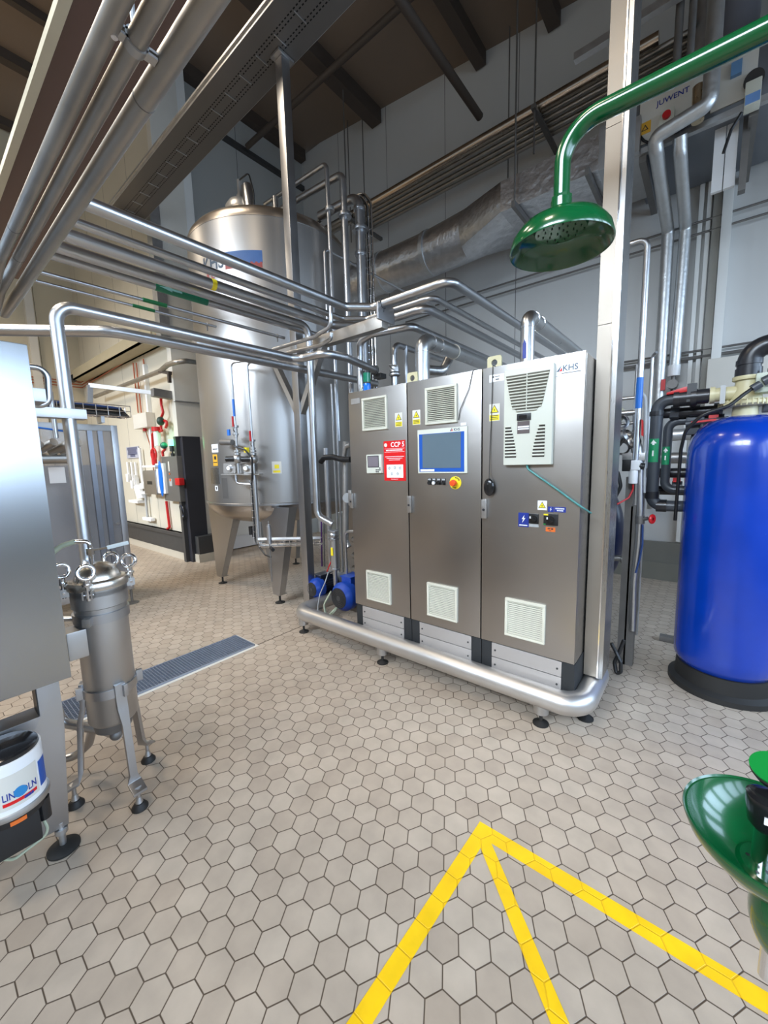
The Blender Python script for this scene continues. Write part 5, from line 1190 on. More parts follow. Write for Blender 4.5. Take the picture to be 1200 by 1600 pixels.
# grey wall cabinet with lit green beacon
t = thing('wall_cabinet', 'narrow grey control box with a lit green beacon on top, on the cream wall', 'control box', tuple(P(268, 750, y=2.8)))
bx = wbox(255, 712, 279, 786, 0.12); X0_, X1_ = bx[0], bx[1]; Zb_, Zt_ = P(268, 783, y=2.78).z, P(266, 713, y=2.78).z
MB().box(X0_, X1_, 2.78, 2.9, Zb_, Zt_).obj('housing', plain('grey_box_paint', rgb(96, 94, 90)[:3], 0.45), t, bevel=0.005)
cxx = (X0_+X1_)/2
MB().cyl((cxx+0.02, 2.84, Zt_), (cxx+0.02, 2.84, Zt_+0.05), 0.03).cyl((cxx+0.02, 2.84, Zt_+0.08), (cxx+0.02, 2.84, Zt_+0.17), 0.04).cyl((cxx+0.02, 2.84, Zt_+0.04), (cxx+0.02, 2.84, Zt_+0.09), 0.012).obj('beacon_base', BLACK, t)
MB().cyl((cxx+0.02, 2.84, Zt_+0.17), (cxx+0.02, 2.84, Zt_+0.27), 0.045).obj('green_lamp', GREEN_GLOW, t, bevel=0.006)
MB().box(cxx-0.04, cxx+0.0, 2.776, 2.781, Zt_-0.24, Zt_-0.08).obj('label', OFFWHITE, t)
MB().box(cxx-0.05, cxx+0.05, 2.776, 2.781, Zt_-0.48, Zt_-0.36).obj('switch_plate', LABELGREY, t)
MB().cyl((cxx, 2.77, Zb_+0.35), (cxx, 2.78, Zb_+0.35), 0.022).cyl((cxx-0.01, 2.77, Zb_+0.45), (cxx-0.01, 2.78, Zb_+0.45), 0.014).obj('orange_button', ORANGE, t)
gl = bpy.data.lights.new('green_beacon_light', 'POINT'); gl.energy = 1.0; gl.color = (0.1, 1, 0.35); gl.shadow_soft_size = 0.05
go = bpy.data.objects.new('green_beacon_light', gl); COL.objects.link(go); go.location = (cxx+0.02, 2.70, Zt_+0.22)
for k in range(4):
    tag(MB().torus((cxx+0.18+0.015*k, 2.84-0.01*k, Zb_-0.19+0.01*k), (0.3, 1, 0.1*k-0.1), 0.13-0.012*k, 0.011, 24, 8).obj('coiled_hose', (BLACK, LABELGREY, BLUECABLE, BLACK)[k]), ('outermost black', 'pale grey', 'dark blue', 'innermost black')[k]+' loop of cable hanging under the grey wall cabinet', 'cable', 'coiled cables under the wall cabinet')
tag(MB().box(P(277, 750, y=2.78).x, P(284, 750, y=2.78).x, 2.74, 2.82, P(280, 758, y=2.78).z, P(280, 747, y=2.78).z).obj('red_box', RED, bevel=0.01), 'small red call box at the dark corner frame', 'box')
# dispensers
t = thing('paper_dispenser', 'grey steel towel dispenser with small slot on the cream wall', 'dispenser', tuple(P(236, 750, y=2.8)))
MB().box(P(226, 750, y=2.74).x, P(245, 750, y=2.74).x, 2.72, 2.9, P(236, 772, y=2.74).z, P(236, 735, y=2.74).z).obj('housing', STEEL_DULL, t, bevel=0.008)
MB().box(P(230, 755, y=2.715).x, P(237, 755, y=2.715).x, 2.715, 2.72, P(236, 757, y=2.715).z, P(236, 752, y=2.715).z).obj('slot', BLACK, t)
tag(MB().box(P(224, 727, y=2.70).x, P(244, 727, y=2.70).x, 2.68, 2.9, P(234, 730, y=2.7).z, P(234, 727, y=2.7).z).obj('wall_shelf', WHITE_PL), 'white wall shelf above the steel dispenser', 'shelf')
t = thing('blue_dispenser', 'white dispenser with bright blue oval front on the cream wall', 'dispenser', tuple(P(252, 745, y=2.8)))
xa, xb = P(245, 750, y=2.74).x, P(257, 750, y=2.74).x
MB().box(xa, xb, 2.74, 2.9, P(250, 771, y=2.74).z, P(250, 724, y=2.74).z).obj('housing', WHITE_PL, t, bevel=0.01)
MB().sph(((xa+xb)/2+0.03, 2.735, P(250, 748, y=2.735).z), 1, (0.075, 0.02, 0.30), 24).obj('blue_front', plain('blue_front', rgb(0, 110, 210)[:3], 0.3), t)
# cleaning board with white tools
t = thing('tool_board', 'pale notice board with printed heading on the cream wall beside the hanging tools', 'board', tuple(P(208, 710, y=2.88)))
xa, xb = P(198, 710, y=2.88).x, P(217, 710, y=2.88).x; za, zc = P(207, 716, y=2.88).z, P(207, 698, y=2.88).z
MB().box(xa, xb, 2.88, 2.895, za, zc).obj('board', plain('board_print', rgb(176, 178, 190)[:3], 0.5), t)
m = MB()
for k, (zz, ww) in enumerate(((0.82, 0.8), (0.60, 0.7), (0.38, 0.75), (0.2, 0.4))): m.box((xa+xb)/2-ww*(xb-xa)/2, (xa+xb)/2+ww*(xb-xa)/2, 2.877, 2.88, za+(zc-za)*zz-0.02, za+(zc-za)*zz+0.03)
m.obj('heading', plain('board_text', rgb(100, 104, 130)[:3], 0.5), t)
for i, (px, pa, pb, lab) in enumerate(((199, 722, 742, 'white short brush hanging leftmost on the cream wall'), (205, 722, 752, 'white long-handled brush hanging second from left on the wall'), (211, 722, 748, 'white scraper hanging below the notice board'))):
    t = thing('hand_brush', lab, 'brush', tuple(P(px, pa, y=2.85)), 'white cleaning tools on the wall')
    a = P(px, pa, y=2.86); b = P(px, pb, y=2.86)
    MB().cyl((a.x, 2.86, b.z), (a.x, 2.86, a.z), 0.022, seg=10).obj('handle', WHITE_PL, t, bevel=0.004); MB().box(a.x-0.06, a.x+0.06, 2.82, 2.88, b.z-0.14, b.z+0.02).obj('brush_head', WHITE_PL, t, bevel=0.012)
for i, (px, pa, pb, lab) in enumerate(((218, 700, 755, 'long white broom handle hanging beside the notice board'),)):
    t = thing('broom', lab, 'broom', tuple(P(px, pa, y=2.85)))
    a = P(px, pa, y=2.84); b = P(px+3, pb, y=2.84)
    MB().cyl((a.x, 2.84, b.z), (a.x, 2.84, a.z), 0.026, seg=12).obj('handle', WHITE_PL, t)
    MB().box(a.x-0.08, a.x+0.10, 2.80, 2.88, b.z-0.10, b.z).obj('grip', WHITE_PL, t, bevel=0.01)
t = thing('dustpan', 'white dustpan hanging low on the cream wall under the tools', 'dustpan', tuple(P(214, 770, y=2.85)))
a, b, c, d = P(208, 760, y=2.80), P(215, 757, y=2.80), P(222, 778, y=2.80), P(214, 780, y=2.80)
MB().prism([a, b, c, d], (0, 0.06, 0)).obj('pan', WHITE_PL, t, bevel=0.01); MB().bar(P(211, 742, y=2.82), P(212, 760, y=2.82), 0.04, 0.03).obj('handle', WHITE_PL, t)
MB().box(P(208, 783, y=2.86).x, P(222, 783, y=2.86).x, 2.78, 2.9, P(214, 785, y=2.86).z, P(214, 781, y=2.86).z).obj('tray', WHITE_PL, t)
t = thing('floor_squeegee', 'white floor squeegee with grey handle hanging at the foot of the cream wall', 'squeegee', tuple(P(230, 790, y=2.85)))
a, b = P(227, 772, y=2.84), P(230, 808, y=2.84)
MB().cyl((a.x, 2.84, b.z), (a.x, 2.84, a.z+0.05), 0.022, seg=12).obj('handle', LABELGREY, t); MB().box(a.x-0.16, a.x+0.24, 2.80, 2.88, b.z-0.06, b.z).obj('blade', WHITE_PL, t, bevel=0.012)
MB().box(a.x-0.10, a.x+0.12, 2.80, 2.88, a.z-0.0, a.z+0.05).obj('holder', WHITE_PL, t, bevel=0.01)
MB().cyl((a.x-0.05, 2.86, a.z+0.5), (a.x-0.05, 2.86, a.z), 0.01).obj('hook', WHITE_PL, t)
t = thing('security_camera', 'small dark camera in the corner where the two cream walls meet', 'camera', tuple(P(113, 592, x=-11.0)))
MB().cyl(P(113, 592, x=-11.1), P(116, 590, x=-10.9), 0.08, 0.07).obj('camera_body', BLACK, t); MB().cyl(P(118, 590, x=-11.28), P(116, 590, x=-11.1), 0.03).obj('mount', WHITE_PL, t)
# rail across the white pillar
tag(MB().tube([P(272, 627, y=2.81), (-6.44, 2.80, P(272, 627, y=2.81).z), (-6.44, 3.42, P(272, 627, y=2.81).z)], 0.012, 0.03).obj('pillar_rail', STEEL_PIPE), 'thin steel rail round the white corner pillar', 'rail')
a = P(30, 440, x=-11.2)
t = thing('wall_duct', 'pale vertical channel on the left cream wall behind the elbow pipe', 'cable duct', (-11.2, P(58, 500, x=-11.2).y, 2))
MB().box(-11.3, -11.15, P(49, 560, x=-11.2).y, P(62, 560, x=-11.2).y, 0.5, 6.0).obj('channel', OFFWHITE, t)
tag(MB().cyl(P(163, 441, x=-10.5), P(130, 473, x=-11.25), 0.05, seg=12).obj('wall_strut', BEAM), 'short cream strut slanting from the left wall above the pipes', 'strut')

# ================================================================== PUMPS on the skid
def motor(cx, cy, cz_, R, L, label, boxc, body):
    t = thing('electric_pump', label, 'pump', (cx, cy, cz_), 'blue pumps on the skid')
    MB().lathe([(0, 0.0), (R*0.60, 0.0), (R*0.72, 0.002), (R*0.98, L*0.13), (R, L*0.16), (R, L*0.36), (R*0.93, L*0.36), (R*0.7, L*0.36)], (cx, cy, cz_), (0, 1, 0), seg=40).obj('fan_cover', BLUE_MOTOR, t)
    g = MB(); g.cyl((cx, cy-0.002, cz_), (cx, cy+0.004, cz_), R*0.70, seg=36)
    go_ = g.obj('fan_grille', BLACK, t)
    m = MB()
    for k in range(5): m.torus((cx, cy-0.003, cz_), (0, 1, 0), R*(0.18+0.115*k), 0.0016, 28, 6)
    m.obj('grille_ring', DARKGREY, go_)
    MB().cyl((cx, cy-0.006, cz_), (cx, cy, cz_), R*0.17, seg=20).obj('hub_cap', DARKGREY, go_)
    b = MB(); b.cyl((cx, cy+L*0.3, cz_), (cx, cy+L, cz_), R*0.80, seg=32)
    for k in range(24):
        a = 2*PI*k/24; b.bar((cx+R*0.86*math.cos(a), cy+L*0.36, cz_+R*0.86*math.sin(a)), (cx+R*0.86*math.cos(a), cy+L*0.95, cz_+R*0.86*math.sin(a)), 0.003, R*0.14, up=(math.cos(a), 0, math.sin(a)))
    b.obj('motor_body', body, t)
    o = MB().box(cx-R*0.45, cx+R*0.45, cy+L*0.30, cy+L*0.72, cz_+R*0.80, cz_+R*1.25).obj('terminal_box', boxc, t, bevel=0.006)
    MB().box(cx-R*0.50, cx+R*0.50, cy+L*0.27, cy+L*0.75, cz_+R*1.25, cz_+R*1.34).obj('box_lid', boxc if boxc != NAVY_MOTOR else plain('motor_lid_grey', rgb(110, 112, 118)[:3], 0.3, 0.6), o, bevel=0.004)
    MB().cyl((cx, cy+L, cz_), (cx, cy+L+0.02, cz_), R*1.0, seg=36).cyl((cx, cy+L+0.02, cz_), (cx, cy+L+0.13, cz_), R*0.85, R*0.8, seg=36).obj('pump_head', SATIN, t)
    MB().box(cx-R*0.7, cx+R*0.7, cy+L*0.45, cy+L*0.9, cz_-R*1.25, cz_-R*0.72).obj('motor_foot', GALV_DARK, t, bevel=0.006)
    return t
q1 = P(487, 921, y=2.46); q2 = P(529, 935, y=2.34)
motor(q2.x, 2.34, q2.z, 0.132, 0.34, 'larger blue pump motor with blue terminal box close to the left cabinet', BLUE_MOTOR, BLUE_MOTOR)
motor(q1.x, 2.46, q1.z, 0.100, 0.30, 'smaller blue pump motor with dark body and grey lid at the skid corner', NAVY_MOTOR, NAVY_MOTOR)
c = P(500, 905, y=2.42)
tag(MB().tube([P(513, 894, y=2.5), P(508, 910, y=2.42), P(500, 928, y=2.40), P(497, 945, y=2.38), P(496, 962, y=2.36)], 0.005, 0.05, seg=8).obj('motor_cable', LABELGREY), 'thin grey cable dropping between the two blue pump motors', 'cable')
for k in range(2):
    d = 0.014*k
    tag(MB().tube([P(517, 925, y=2.36)+Vector((-d, d, 0)), P(506, 945, y=2.34)+Vector((-d, d, 0)), P(509, 965, y=2.34)+Vector((0, d, -d)), P(520, 955, y=2.34)+Vector((d, d, 0)), P(526, 948, y=2.40)+Vector((0, d, 0))], 0.007, 0.05, seg=8).obj('cable_loop', HOSE), 'pale cable loop lying between the pump motors, %s' % ('outer strand', 'inner strand')[k], 'cable', 'cable loops at the pumps')
# inlet strainer above the small pump
yv = 2.46
a = P(521, 830, y=yv); b = P(522, 888, y=yv)
t = thing('inlet_strainer', 'upright steel strainer with clamp rings between the dropping pipe and the blue pumps', 'strainer', (a.x, yv, b.z))
MB().cyl((a.x, yv, b.z), (a.x, yv, a.z), 0.036, seg=28).cyl((a.x, yv, b.z-0.16), (a.x, yv, b.z), 0.02, seg=20).obj('body', STEEL_DULL, t)
z1 = P(521, 842, y=yv).z
for zz in (a.z, z1, b.z): MB().cyl((a.x, yv, zz-0.008), (a.x, yv, zz+0.008), 0.050, seg=28).obj('clamp_ring', SATIN, t, bevel=0.003)
MB().sph((a.x, yv, (a.z+z1)/2), 0.046).obj('valve_ball', SATIN, t)
MB().box(a.x-0.004, a.x+0.022, yv-0.040, yv-0.034, P(524, 867, y=yv).z, P(524, 855, y=yv).z).obj('yellow_label', YELLOW, t)
tag(MB().tube([(a.x+0.10, yv+0.05, 0.45), (a.x+0.10, yv+0.05, P(531, 832, y=yv).z), (a.x+0.35, yv+0.05, P(540, 829, y=yv).z+0.01)], 0.013, 0.05).obj('bypass_pipe', STEEL_PIPE), 'thin bent steel pipe right of the upright strainer', 'pipe')
tag(MB().tube([P(520, 872, y=2.44), P(514, 885, y=2.44), P(511, 893, y=2.46)], 0.006, 0.02, seg=8).obj('red_wire', RED), 'short red lead by the foot of the strainer', 'cable')
# pipes standing between the tank and the left cabinet
def vpipe(px, pyt, pyb, y, r, label, mat=STEEL_PIPE, extra=None):
    a = P(px[0], pyt, y=y); b = P(px[1], pyb, y=y)
    t = thing('standing_pipe', label, 'pipe', (a.x, y, 0), 'pipes between tank and cabinets')
    MB().tube([(a.x, y, 0.0), (a.x, y, a.z)]+(extra or []), r, r*2.5).obj('tube', mat, t)
    return t, a
# riser pipes from the tank top with flanges
r1x = -3.20; y1 = 3.13
ztop = P(513, 253, y=y1).z
t = thing('riser_pipe', 'thin steel pipe from the tank top valve bent down beside the tank, with small flange', 'pipe', (r1x, y1, 1.0), 'riser pipes beside the tank')
xx = P(514, 300, y=y1).x
MB().tube([P(414, 319, y=y1), (xx-0.02, y1, ztop), (xx, y1, P(516, 690, y=y1).z)], 0.022, 0.06).obj('tube', STEEL_PIPE, t)
MB().cyl((xx, y1, P(519, 328, y=y1).z), (xx, y1, P(519, 322, y=y1).z), 0.048).obj('flange', STEEL_DULL, t, bevel=0.004)
y2 = 3.25; xx2 = P(538, 300, y=y2).x; ztop = P(534, 272, y=y2).z
t = thing('riser_pipe', 'medium steel pipe bent over the tank edge and running straight down, with flange', 'pipe', (xx2, y2, 1.0), 'riser pipes beside the tank')
MB().tube([P(430, 333, y=y2), (xx2-0.01, y2, ztop), (xx2, y2, 0.35)], 0.034, 0.09).obj('tube', STEEL_PIPE, t)
MB().cyl((xx2, y2, P(539, 340, y=y2).z), (xx2, y2, P(539, 334, y=y2).z), 0.068).obj('flange', SATIN, t, bevel=0.006)
y3 = 3.45; xx3 = P(562, 340, y=y3).x; ztop = P(553, 311, y=y3).z
t = thing('riser_pipe', 'thicker steel pipe with two flanges, rightmost of the risers beside the tank', 'pipe', (xx3, y3, 1.0), 'riser pipes beside the tank')
MB().tube([P(500, 338, y=y3), (xx3, y3, ztop), (xx3, y3, 0.5)], 0.050, 0.13).obj('tube', STEEL_PIPE, t)
for pz in (326, 359, 398): MB().cyl((xx3, y3, P(562, pz+3, y=y3).z), (xx3, y3, P(562, pz-3, y=y3).z), 0.085 if pz == 359 else 0.064).obj('flange', SATIN, t, bevel=0.006)
# vertical cable ladder
yl = 3.55; xl = P(578, 420, y=yl).x; zt_ = P(572, 296, y=yl).z
t = thing('cable_ladder', 'slim vertical wire ladder with black cables right of the riser pipes', 'cable ladder', (xl, yl, 1.5))
for dx in (-0.05, 0.0, 0.05): MB().tube([(xl+dx-1.0, yl, zt_-0.02), (xl+dx-0.12, yl, zt_), (xl+dx, yl, zt_-0.15), (xl+dx, yl, 1.5)], 0.007, 0.15, seg=8).obj('long_wire', CHROME, t)
m = MB()
for k in range(34): z = 1.6+k*0.075; m.cyl((xl-0.05, yl, z), (xl+0.05, yl, z), 0.004, seg=6)
m.obj('rung', CHROME, t)
for dx in (-0.03, 0.025): MB().tube([(xl+dx-1.0, yl+0.02, zt_-0.03), (xl+dx-0.1, yl+0.02, zt_-0.01), (xl+dx, yl+0.02, zt_-0.16), (xl+dx, yl+0.02, 1.5)], 0.011, 0.12, seg=8).obj('cable', BLACK, t)
# thin line from the tank area to the back wall
y4 = 3.05; p4 = P(507, 392, y=y4)
t = thing('thin_pipe', 'thin steel pipe bent at its top and crossing under the foil duct to the wall', 'pipe', (p4.x, y4, 2.0), 'riser pipes beside the tank')
zb = P(509, 560, y=y4).z
MB().tube([(p4.x, y4, zb), (p4.x, y4, p4.z+0.02), (p4.x, 5.2, p4.z+0.02)], 0.014, 0.05).obj('tube', STEEL_PIPE, t)
# bracket across the tank top right
a, b, c = P(470, 365, y=2.35), P(487, 358, y=2.35), P(517, 378, x=-3.1)
# lower verticals seen beside the left cabinet
for i, (px, py0, py1, y, r, lb) in enumerate((((509, 508), 700, 890, 2.95, 0.030, 'grey vertical pipe just right of the dropping pump pipe'), ((518, 516), 600, 840, 3.0, 0.013, 'thin vertical pipe, left one of the close pair beside the cabinet'), ((524, 521), 600, 810, 3.0, 0.013, 'thin vertical pipe, right one of the close pair beside the cabinet'))):
    vpipe(px, py0, py1, y, r, lb)
t = thing('hooked_pipe', 'grey pipe with hooked lower end and elbow beside the left cabinet edge', 'pipe', tuple(P(540, 790, y=2.8)), 'pipes between tank and cabinets')
MB().tube([P(541, 690, y=2.8), P(540, 712, y=2.8), P(540, 845, y=2.8), P(545, 855, y=2.8)], 0.032, 0.06).obj('tube', STEEL_DULL, t)
MB().tube([P(548, 695, y=2.75), P(540, 698, y=2.75), P(538, 712, y=2.75)], 0.024, 0.06).obj('elbow', STEEL_DULL, t)
t = thing('square_coupling', 'cast coupling flange at mid height beside the left cabinet', 'coupling', tuple(P(544, 778, y=2.6)))
MB().cyl(P(543, 778, y=2.62), P(543, 778, y=2.56), 0.045, seg=28).obj('flange', LABELGREY, t, bevel=0.005)
MB().box(P(549, 778, y=2.5).x-0.02, P(549, 778, y=2.5).x+0.02, 2.48, 2.56, P(549, 790, y=2.5).z, P(549, 766, y=2.5).z).obj('hinge_plate', GALV, t, bevel=0.004)
tag(MB().tube([P(501, 722, y=2.7), P(506, 715, y=2.7), P(520, 714, y=2.7), P(535, 718, y=2.7), P(548, 718, y=2.7)], 0.028, 0.05).obj('black_cable_bundle', BLACK), 'thick black cable bundle passing sideways behind the dropping pipe', 'cable')
t = thing('pipe_label_strip', 'black strip with white spots fixed behind the dropping pipe', 'label', tuple(P(491, 729, y=2.6)))
MB().box(P(490, 729, y=2.6).x, P(494, 729, y=2.6).x, 2.595, 2.605, P(491, 742, y=2.6).z, P(491, 715, y=2.6).z).obj('strip', BLACK, t)
MB().cyl(P(492, 719, y=2.592), P(492, 719, y=2.596), 0.008).cyl(P(492, 733, y=2.592), P(492, 733, y=2.596), 0.008).obj('white_spot', WHITE_PL, t)
for k, c_ in enumerate((PURPLE, GALV_DARK)):
    tag(MB().cyl(P(503+4*k, 885, y=3.0), P(502+4*k, 810, y=3.0), 0.009, seg=8).obj('vertical_cable', c_), ('purple cable running down behind the small pump', 'dark cable running down behind the small pump')[k], 'cable')
t = thing('cooling_water_pipes', 'group of dull horizontal pipes low behind the pumps', 'pipes', (-3.0, 3.4, 0.2))
for z, r in ((0.42, 0.04), (0.62, 0.035), (0.25, 0.05)): MB().cyl((-3.3, 3.4, z), (-2.08, 3.4, z), r, seg=14).obj('pipe', STEEL_DULL, t)
MB().box(-3.2, -2.08, 3.32, 3.48, 0.0, 0.2).obj('frame_bar', GALV_DARK, t)
t = thing('rear_skid_unit', 'dark steel block of the process skid behind the cabinets', 'machine', (-1.6, 3.2, 0))
MB().box(-2.05, -0.75, 2.95, 3.9, 0.25, 1.95).obj('housing', STEEL_DULL, t, bevel=0.01)
MB().box(-1.97, -1.87, 2.97, 3.07, 0, 0.25).obj('leg', STEEL_DULL, t); MB().box(-0.93, -0.83, 2.97, 3.07, 0, 0.25).obj('leg', STEEL_DULL, t)
MB().box(-1.97, -1.87, 3.75, 3.85, 0, 0.25).obj('leg', STEEL_DULL, t); MB().box(-0.93, -0.83, 3.75, 3.85, 0, 0.25).obj('leg', STEEL_DULL, t)

# ================================================================== BACK WALL: pipe rack, duct, air handler
zr = P(865, 222, y=5.8).z
COPPERY = plain('warm_steel_pipe', (0.50, 0.42, 0.34), 0.25, 1.0, 0.08, 4)
for i, (py, r) in enumerate(((108, 0.060), (124, 0.030), (135, 0.034), (146, 0.028), (156, 0.034), (165, 0.028))):
    q = P(946, py, z=zr)
    yy = min(q.y, 5.72)
    tag(MB().cyl((-6.3 if i < 2 else -4.9, yy, zr), (-0.05 if i else -0.62, yy, zr), r, seg=20).obj('wall_pipe', COPPERY if i == 0 else STEEL_DIRTY), ('thick bright pipe, front one of the pipe rack high along the back wall', 'second pipe from the front in the high wall rack', 'third pipe from the front in the high wall rack', 'fourth pipe from the front in the high wall rack', 'fifth pipe from the front in the high wall rack', 'rearmost pipe of the high wall rack')[i], 'pipe', 'pipes of the high wall rack')
for i, x in enumerate((-4.75, P(850, 195, z=zr-0.06).x, -0.35)):
    y0_ = P(833, 165, z=zr-0.07).y-0.02
    t = thing('rack_bracket', ('slotted steel bracket of the high pipe rack beside the cable ladder', 'slotted steel bracket of the high pipe rack left of the green shower pipe', 'slotted steel bracket of the high pipe rack behind the riser')[i], 'bracket', (x, 5.3, zr-0.1), 'rack brackets')
    MB().box(x-0.025, x+0.025, y0_, 5.9, zr-0.11, zr-0.065).obj('channel', GALV_DARK, t)
    MB().cyl((x, y0_+0.05, zr-0.55 if i == 1 else zr-0.1), (x, y0_+0.05, cz(x)-0.02), 0.010, seg=8).obj('hanger_rod', GALV_DARK, t)
# foil duct
t = thing('foil_duct', 'large foil-wrapped air duct, round at left and boxed at right, along back wall', 'air duct', (-3, 5.2, 4.6))
yf = 4.74
zt1, zb1 = P(925, 217, y=yf).z, P(940, 265, y=yf).z
zt2, zb2 = P(779, 283, y=yf).z, P(800, 322, y=yf).z
xb, xa = P(940, 240, y=yf).x, P(782, 300, y=yf).x
zt_ = (zt1+zt2)/2; zb_ = (zb1+zb2)/2
def rectsec(x, y0, y1, z0, z1, n=8):
    pts = []
    for (ya, za, yb, zb) in ((y0, z0, y1, z0), (y1, z0, y1, z1), (y1, z1, y0, z1), (y0, z1, y0, z0)):
        for k in range(n): pts.append((x, ya+(yb-ya)*k/n, za+(zb-za)*k/n))
    return pts
def roundsec(x, yc, zc, r, n=32):
    out = []
    for k in range(n):
        a = 2*PI*k/n - 3*PI/4; out.append((x, yc+r*math.cos(a), zc+r*math.sin(a)))
    return out
ycn, zcn = (yf+5.62)/2, (zt_+zb_)/2
MB().loft([rectsec(xb, yf, 5.62, zb_, zt_), rectsec(xa, yf, 5.62, zb_, zt_)]).obj('box_duct', FOIL, t, angle=30)
MB().loft([rectsec(xa, yf, 5.62, zb_, zt_), roundsec(xa-0.62, ycn, zcn-0.02, 0.30)]).obj('transition', FOIL, t, angle=30)
rs = P(683, 383, y=5.2)
MB().loft([roundsec(xa-0.62+0.02*0, ycn, zcn-0.02, 0.30), roundsec(xa-1.2, ycn, zcn-0.05, 0.29), roundsec(xa-2.0, ycn-0.02, zcn-0.05, 0.28), roundsec(-5.3, ycn-0.02, zcn-0.05, 0.28)]).obj('round_duct', FOIL, t, angle=60)
for x in (xa-1.25, xa-2.1): MB().loft([roundsec(x, ycn-0.015, zcn-0.05, 0.296), roundsec(x+0.06, ycn-0.015, zcn-0.05, 0.296)]).obj('foil_tape', FOIL_PIPE, t, angle=60)
MB().box(xb-0.02, xb+0.06, yf-0.03, 5.65, zb_-0.03, zt_+0.03).box(xb+0.06, xb+0.32, yf, 5.6, zb_+0.01, zt_-0.01).obj('flange_frame', GALV, t)
for x in (P(812, 330, z=zb_-0.03).x, xb-0.1):
    MB().box(x-0.02, x+0.02, yf-0.12, 5.75, zb_-0.07, zb_-0.005).obj('hanger_channel', GALV_DARK, t)
MB().cyl((P(812, 330, z=zb_-0.03).x, yf-0.08, zb_-0.05), (P(812, 330, z=zb_-0.03).x, yf-0.08, 7.08), 0.010, seg=8).obj('hanger_rod', GALV_DARK, t)
# air handling unit
AX0, AX1, AY0, AY1, AZ0, AZ1 = -0.74, 0.90, 4.83, 5.84, 4.44, 5.02
t = thing('air_handling_unit', 'grey box-shaped air handling unit lettered JUWENT high on the back wall', 'air unit', (0, 5.3, AZ0))
MB().box(AX0, AX1, AY0, AY1, AZ0, AZ1).obj('casing', plain('unit_grey_sheet', rgb(120, 124, 130)[:3], 0.4, 0.4), t, bevel=0.006)
MB().box(-0.70, -0.22, AY0-0.012, AY0, AZ0+0.04, AZ1-0.14).box(-0.17, 0.12, AY0-0.012, AY0, AZ0+0.05, AZ1-0.02).obj('front_panel', OFFWHITE, t, bevel=0.003)
ju = P(1026, 167, y=AY0-0.013)
text('JUWENT', 0.062, (ju.x, AY0-0.013, ju.z), SIGNBLUE, t)
MB().box(AX0, AX1, AY0-0.03, AY0+0.02, AZ0-0.05, AZ0).obj('base_rail', GALV, t)
q = P(1008, 200, y=AY0-0.015)
o = MB().box(q.x-0.045, q.x+0.045, AY0-0.015, AY0-0.012, q.z-0.05, q.z+0.05).obj('warning_sign', AMBER, t)
MB().prism([(q.x-0.028, AY0-0.0165, q.z-0.022), (q.x+0.028, AY0-0.0165, q.z-0.022), (q.x, AY0-0.0165, q.z+0.028)], (0, 0.001, 0)).obj('triangle', INK, o)
MB().prism([(q.x-0.016, AY0-0.0175, q.z-0.016), (q.x+0.016, AY0-0.0175, q.z-0.016), (q.x, AY0-0.0175, q.z+0.014)], (0, 0.001, 0)).obj('triangle_centre', AMBER, o)
q = P(1042, 186, y=AY0-0.04)
o = MB().box(q.x-0.055, q.x+0.055, AY0-0.07, AY0-0.012, q.z-0.075, q.z+0.065).obj('isolator', BEIGE2, t, bevel=0.006)
MB().cyl((q.x, AY0-0.07, q.z+0.01), (q.x, AY0-0.095, q.z+0.01), 0.032).obj('red_knob', RED, o)
MB().tube([(q.x, AY0-0.04, q.z-0.08), (q.x+0.05, AY0-0.05, q.z-0.16), (q.x+0.2, AY0-0.04, q.z-0.12), (q.x+0.3, AY0-0.03, q.z+0.02)], 0.010, 0.05, seg=8).obj('isolator_cable', BLACK, o)
q = P(1176, 148, y=AY0-0.05)
o = MB().box(q.x-0.05, q.x+0.05, AY0-0.12, AY0-0.012, q.z-0.11, q.z+0.07).obj('actuator', BEIGE2, t, bevel=0.008)
MB().box(q.x-0.045, q.x+0.045, AY0-0.124, AY0-0.12, q.z-0.10, q.z-0.03).obj('actuator_label', plain('pale_blue_label', rgb(110, 150, 205)[:3], 0.4), o)
MB().cyl((q.x, AY0-0.07, q.z+0.10), (q.x, AY0-0.02, q.z+0.13), 0.065).obj('round_cap', BLACK, o)
MB().tube([(q.x-0.06, AY0-0.05, q.z-0.10), (q.x-0.12, AY0-0.05, q.z-0.2), (q.x-0.16, AY0-0.05, q.z-0.36)], 0.012, 0.05).obj('black_hose', BLACK, o)
MB().box(0.30, 0.42, AY0-0.05, AY0+0.02, AZ0-0.1, AZ1).obj('door_strip', LABELGREY, t)
MB().box(-0.05, 0.02, AY0-0.05, AY0-0.012, AZ0+0.24, AZ0+0.34).obj('blue_box', plain('pale_blue_box', rgb(100, 140, 180)[:3], 0.4), t)
MB().tube([P(992, 193, y=AY0-0.03), P(996, 208, y=AY0-0.03), P(1006, 220, y=AY0-0.03), P(1018, 225, y=AY0-0.03)], 0.011, 0.05, seg=8).obj('unit_cable', BLACK, t)
for x in (-0.66, 0.12): MB().box(x-0.03, x+0.03, AY0, 5.9, AZ0-0.11, AZ0-0.05).obj('support_bracket', GALV_DARK, t)
# white channels under the unit
xw = P(1118, 250, y=4.9)
for i in (0, 1):
    tag(MB().box(xw.x-0.02+0.085*i, xw.x+0.058+0.085*i, 5.0, 5.04, 3.92, 4.44).obj('hanging_cladding', WHITE_PL), ('left', 'right')[i]+' white sheet panel hanging below the grey air unit', 'panel', 'white panels under the air unit')
tag(MB().box(xw.x+0.17, xw.x+0.22, 4.98, 5.06, 3.85, 4.44).obj('steel_upright', GALV_DARK), 'dark upright beside the white panels below the air unit', 'post')
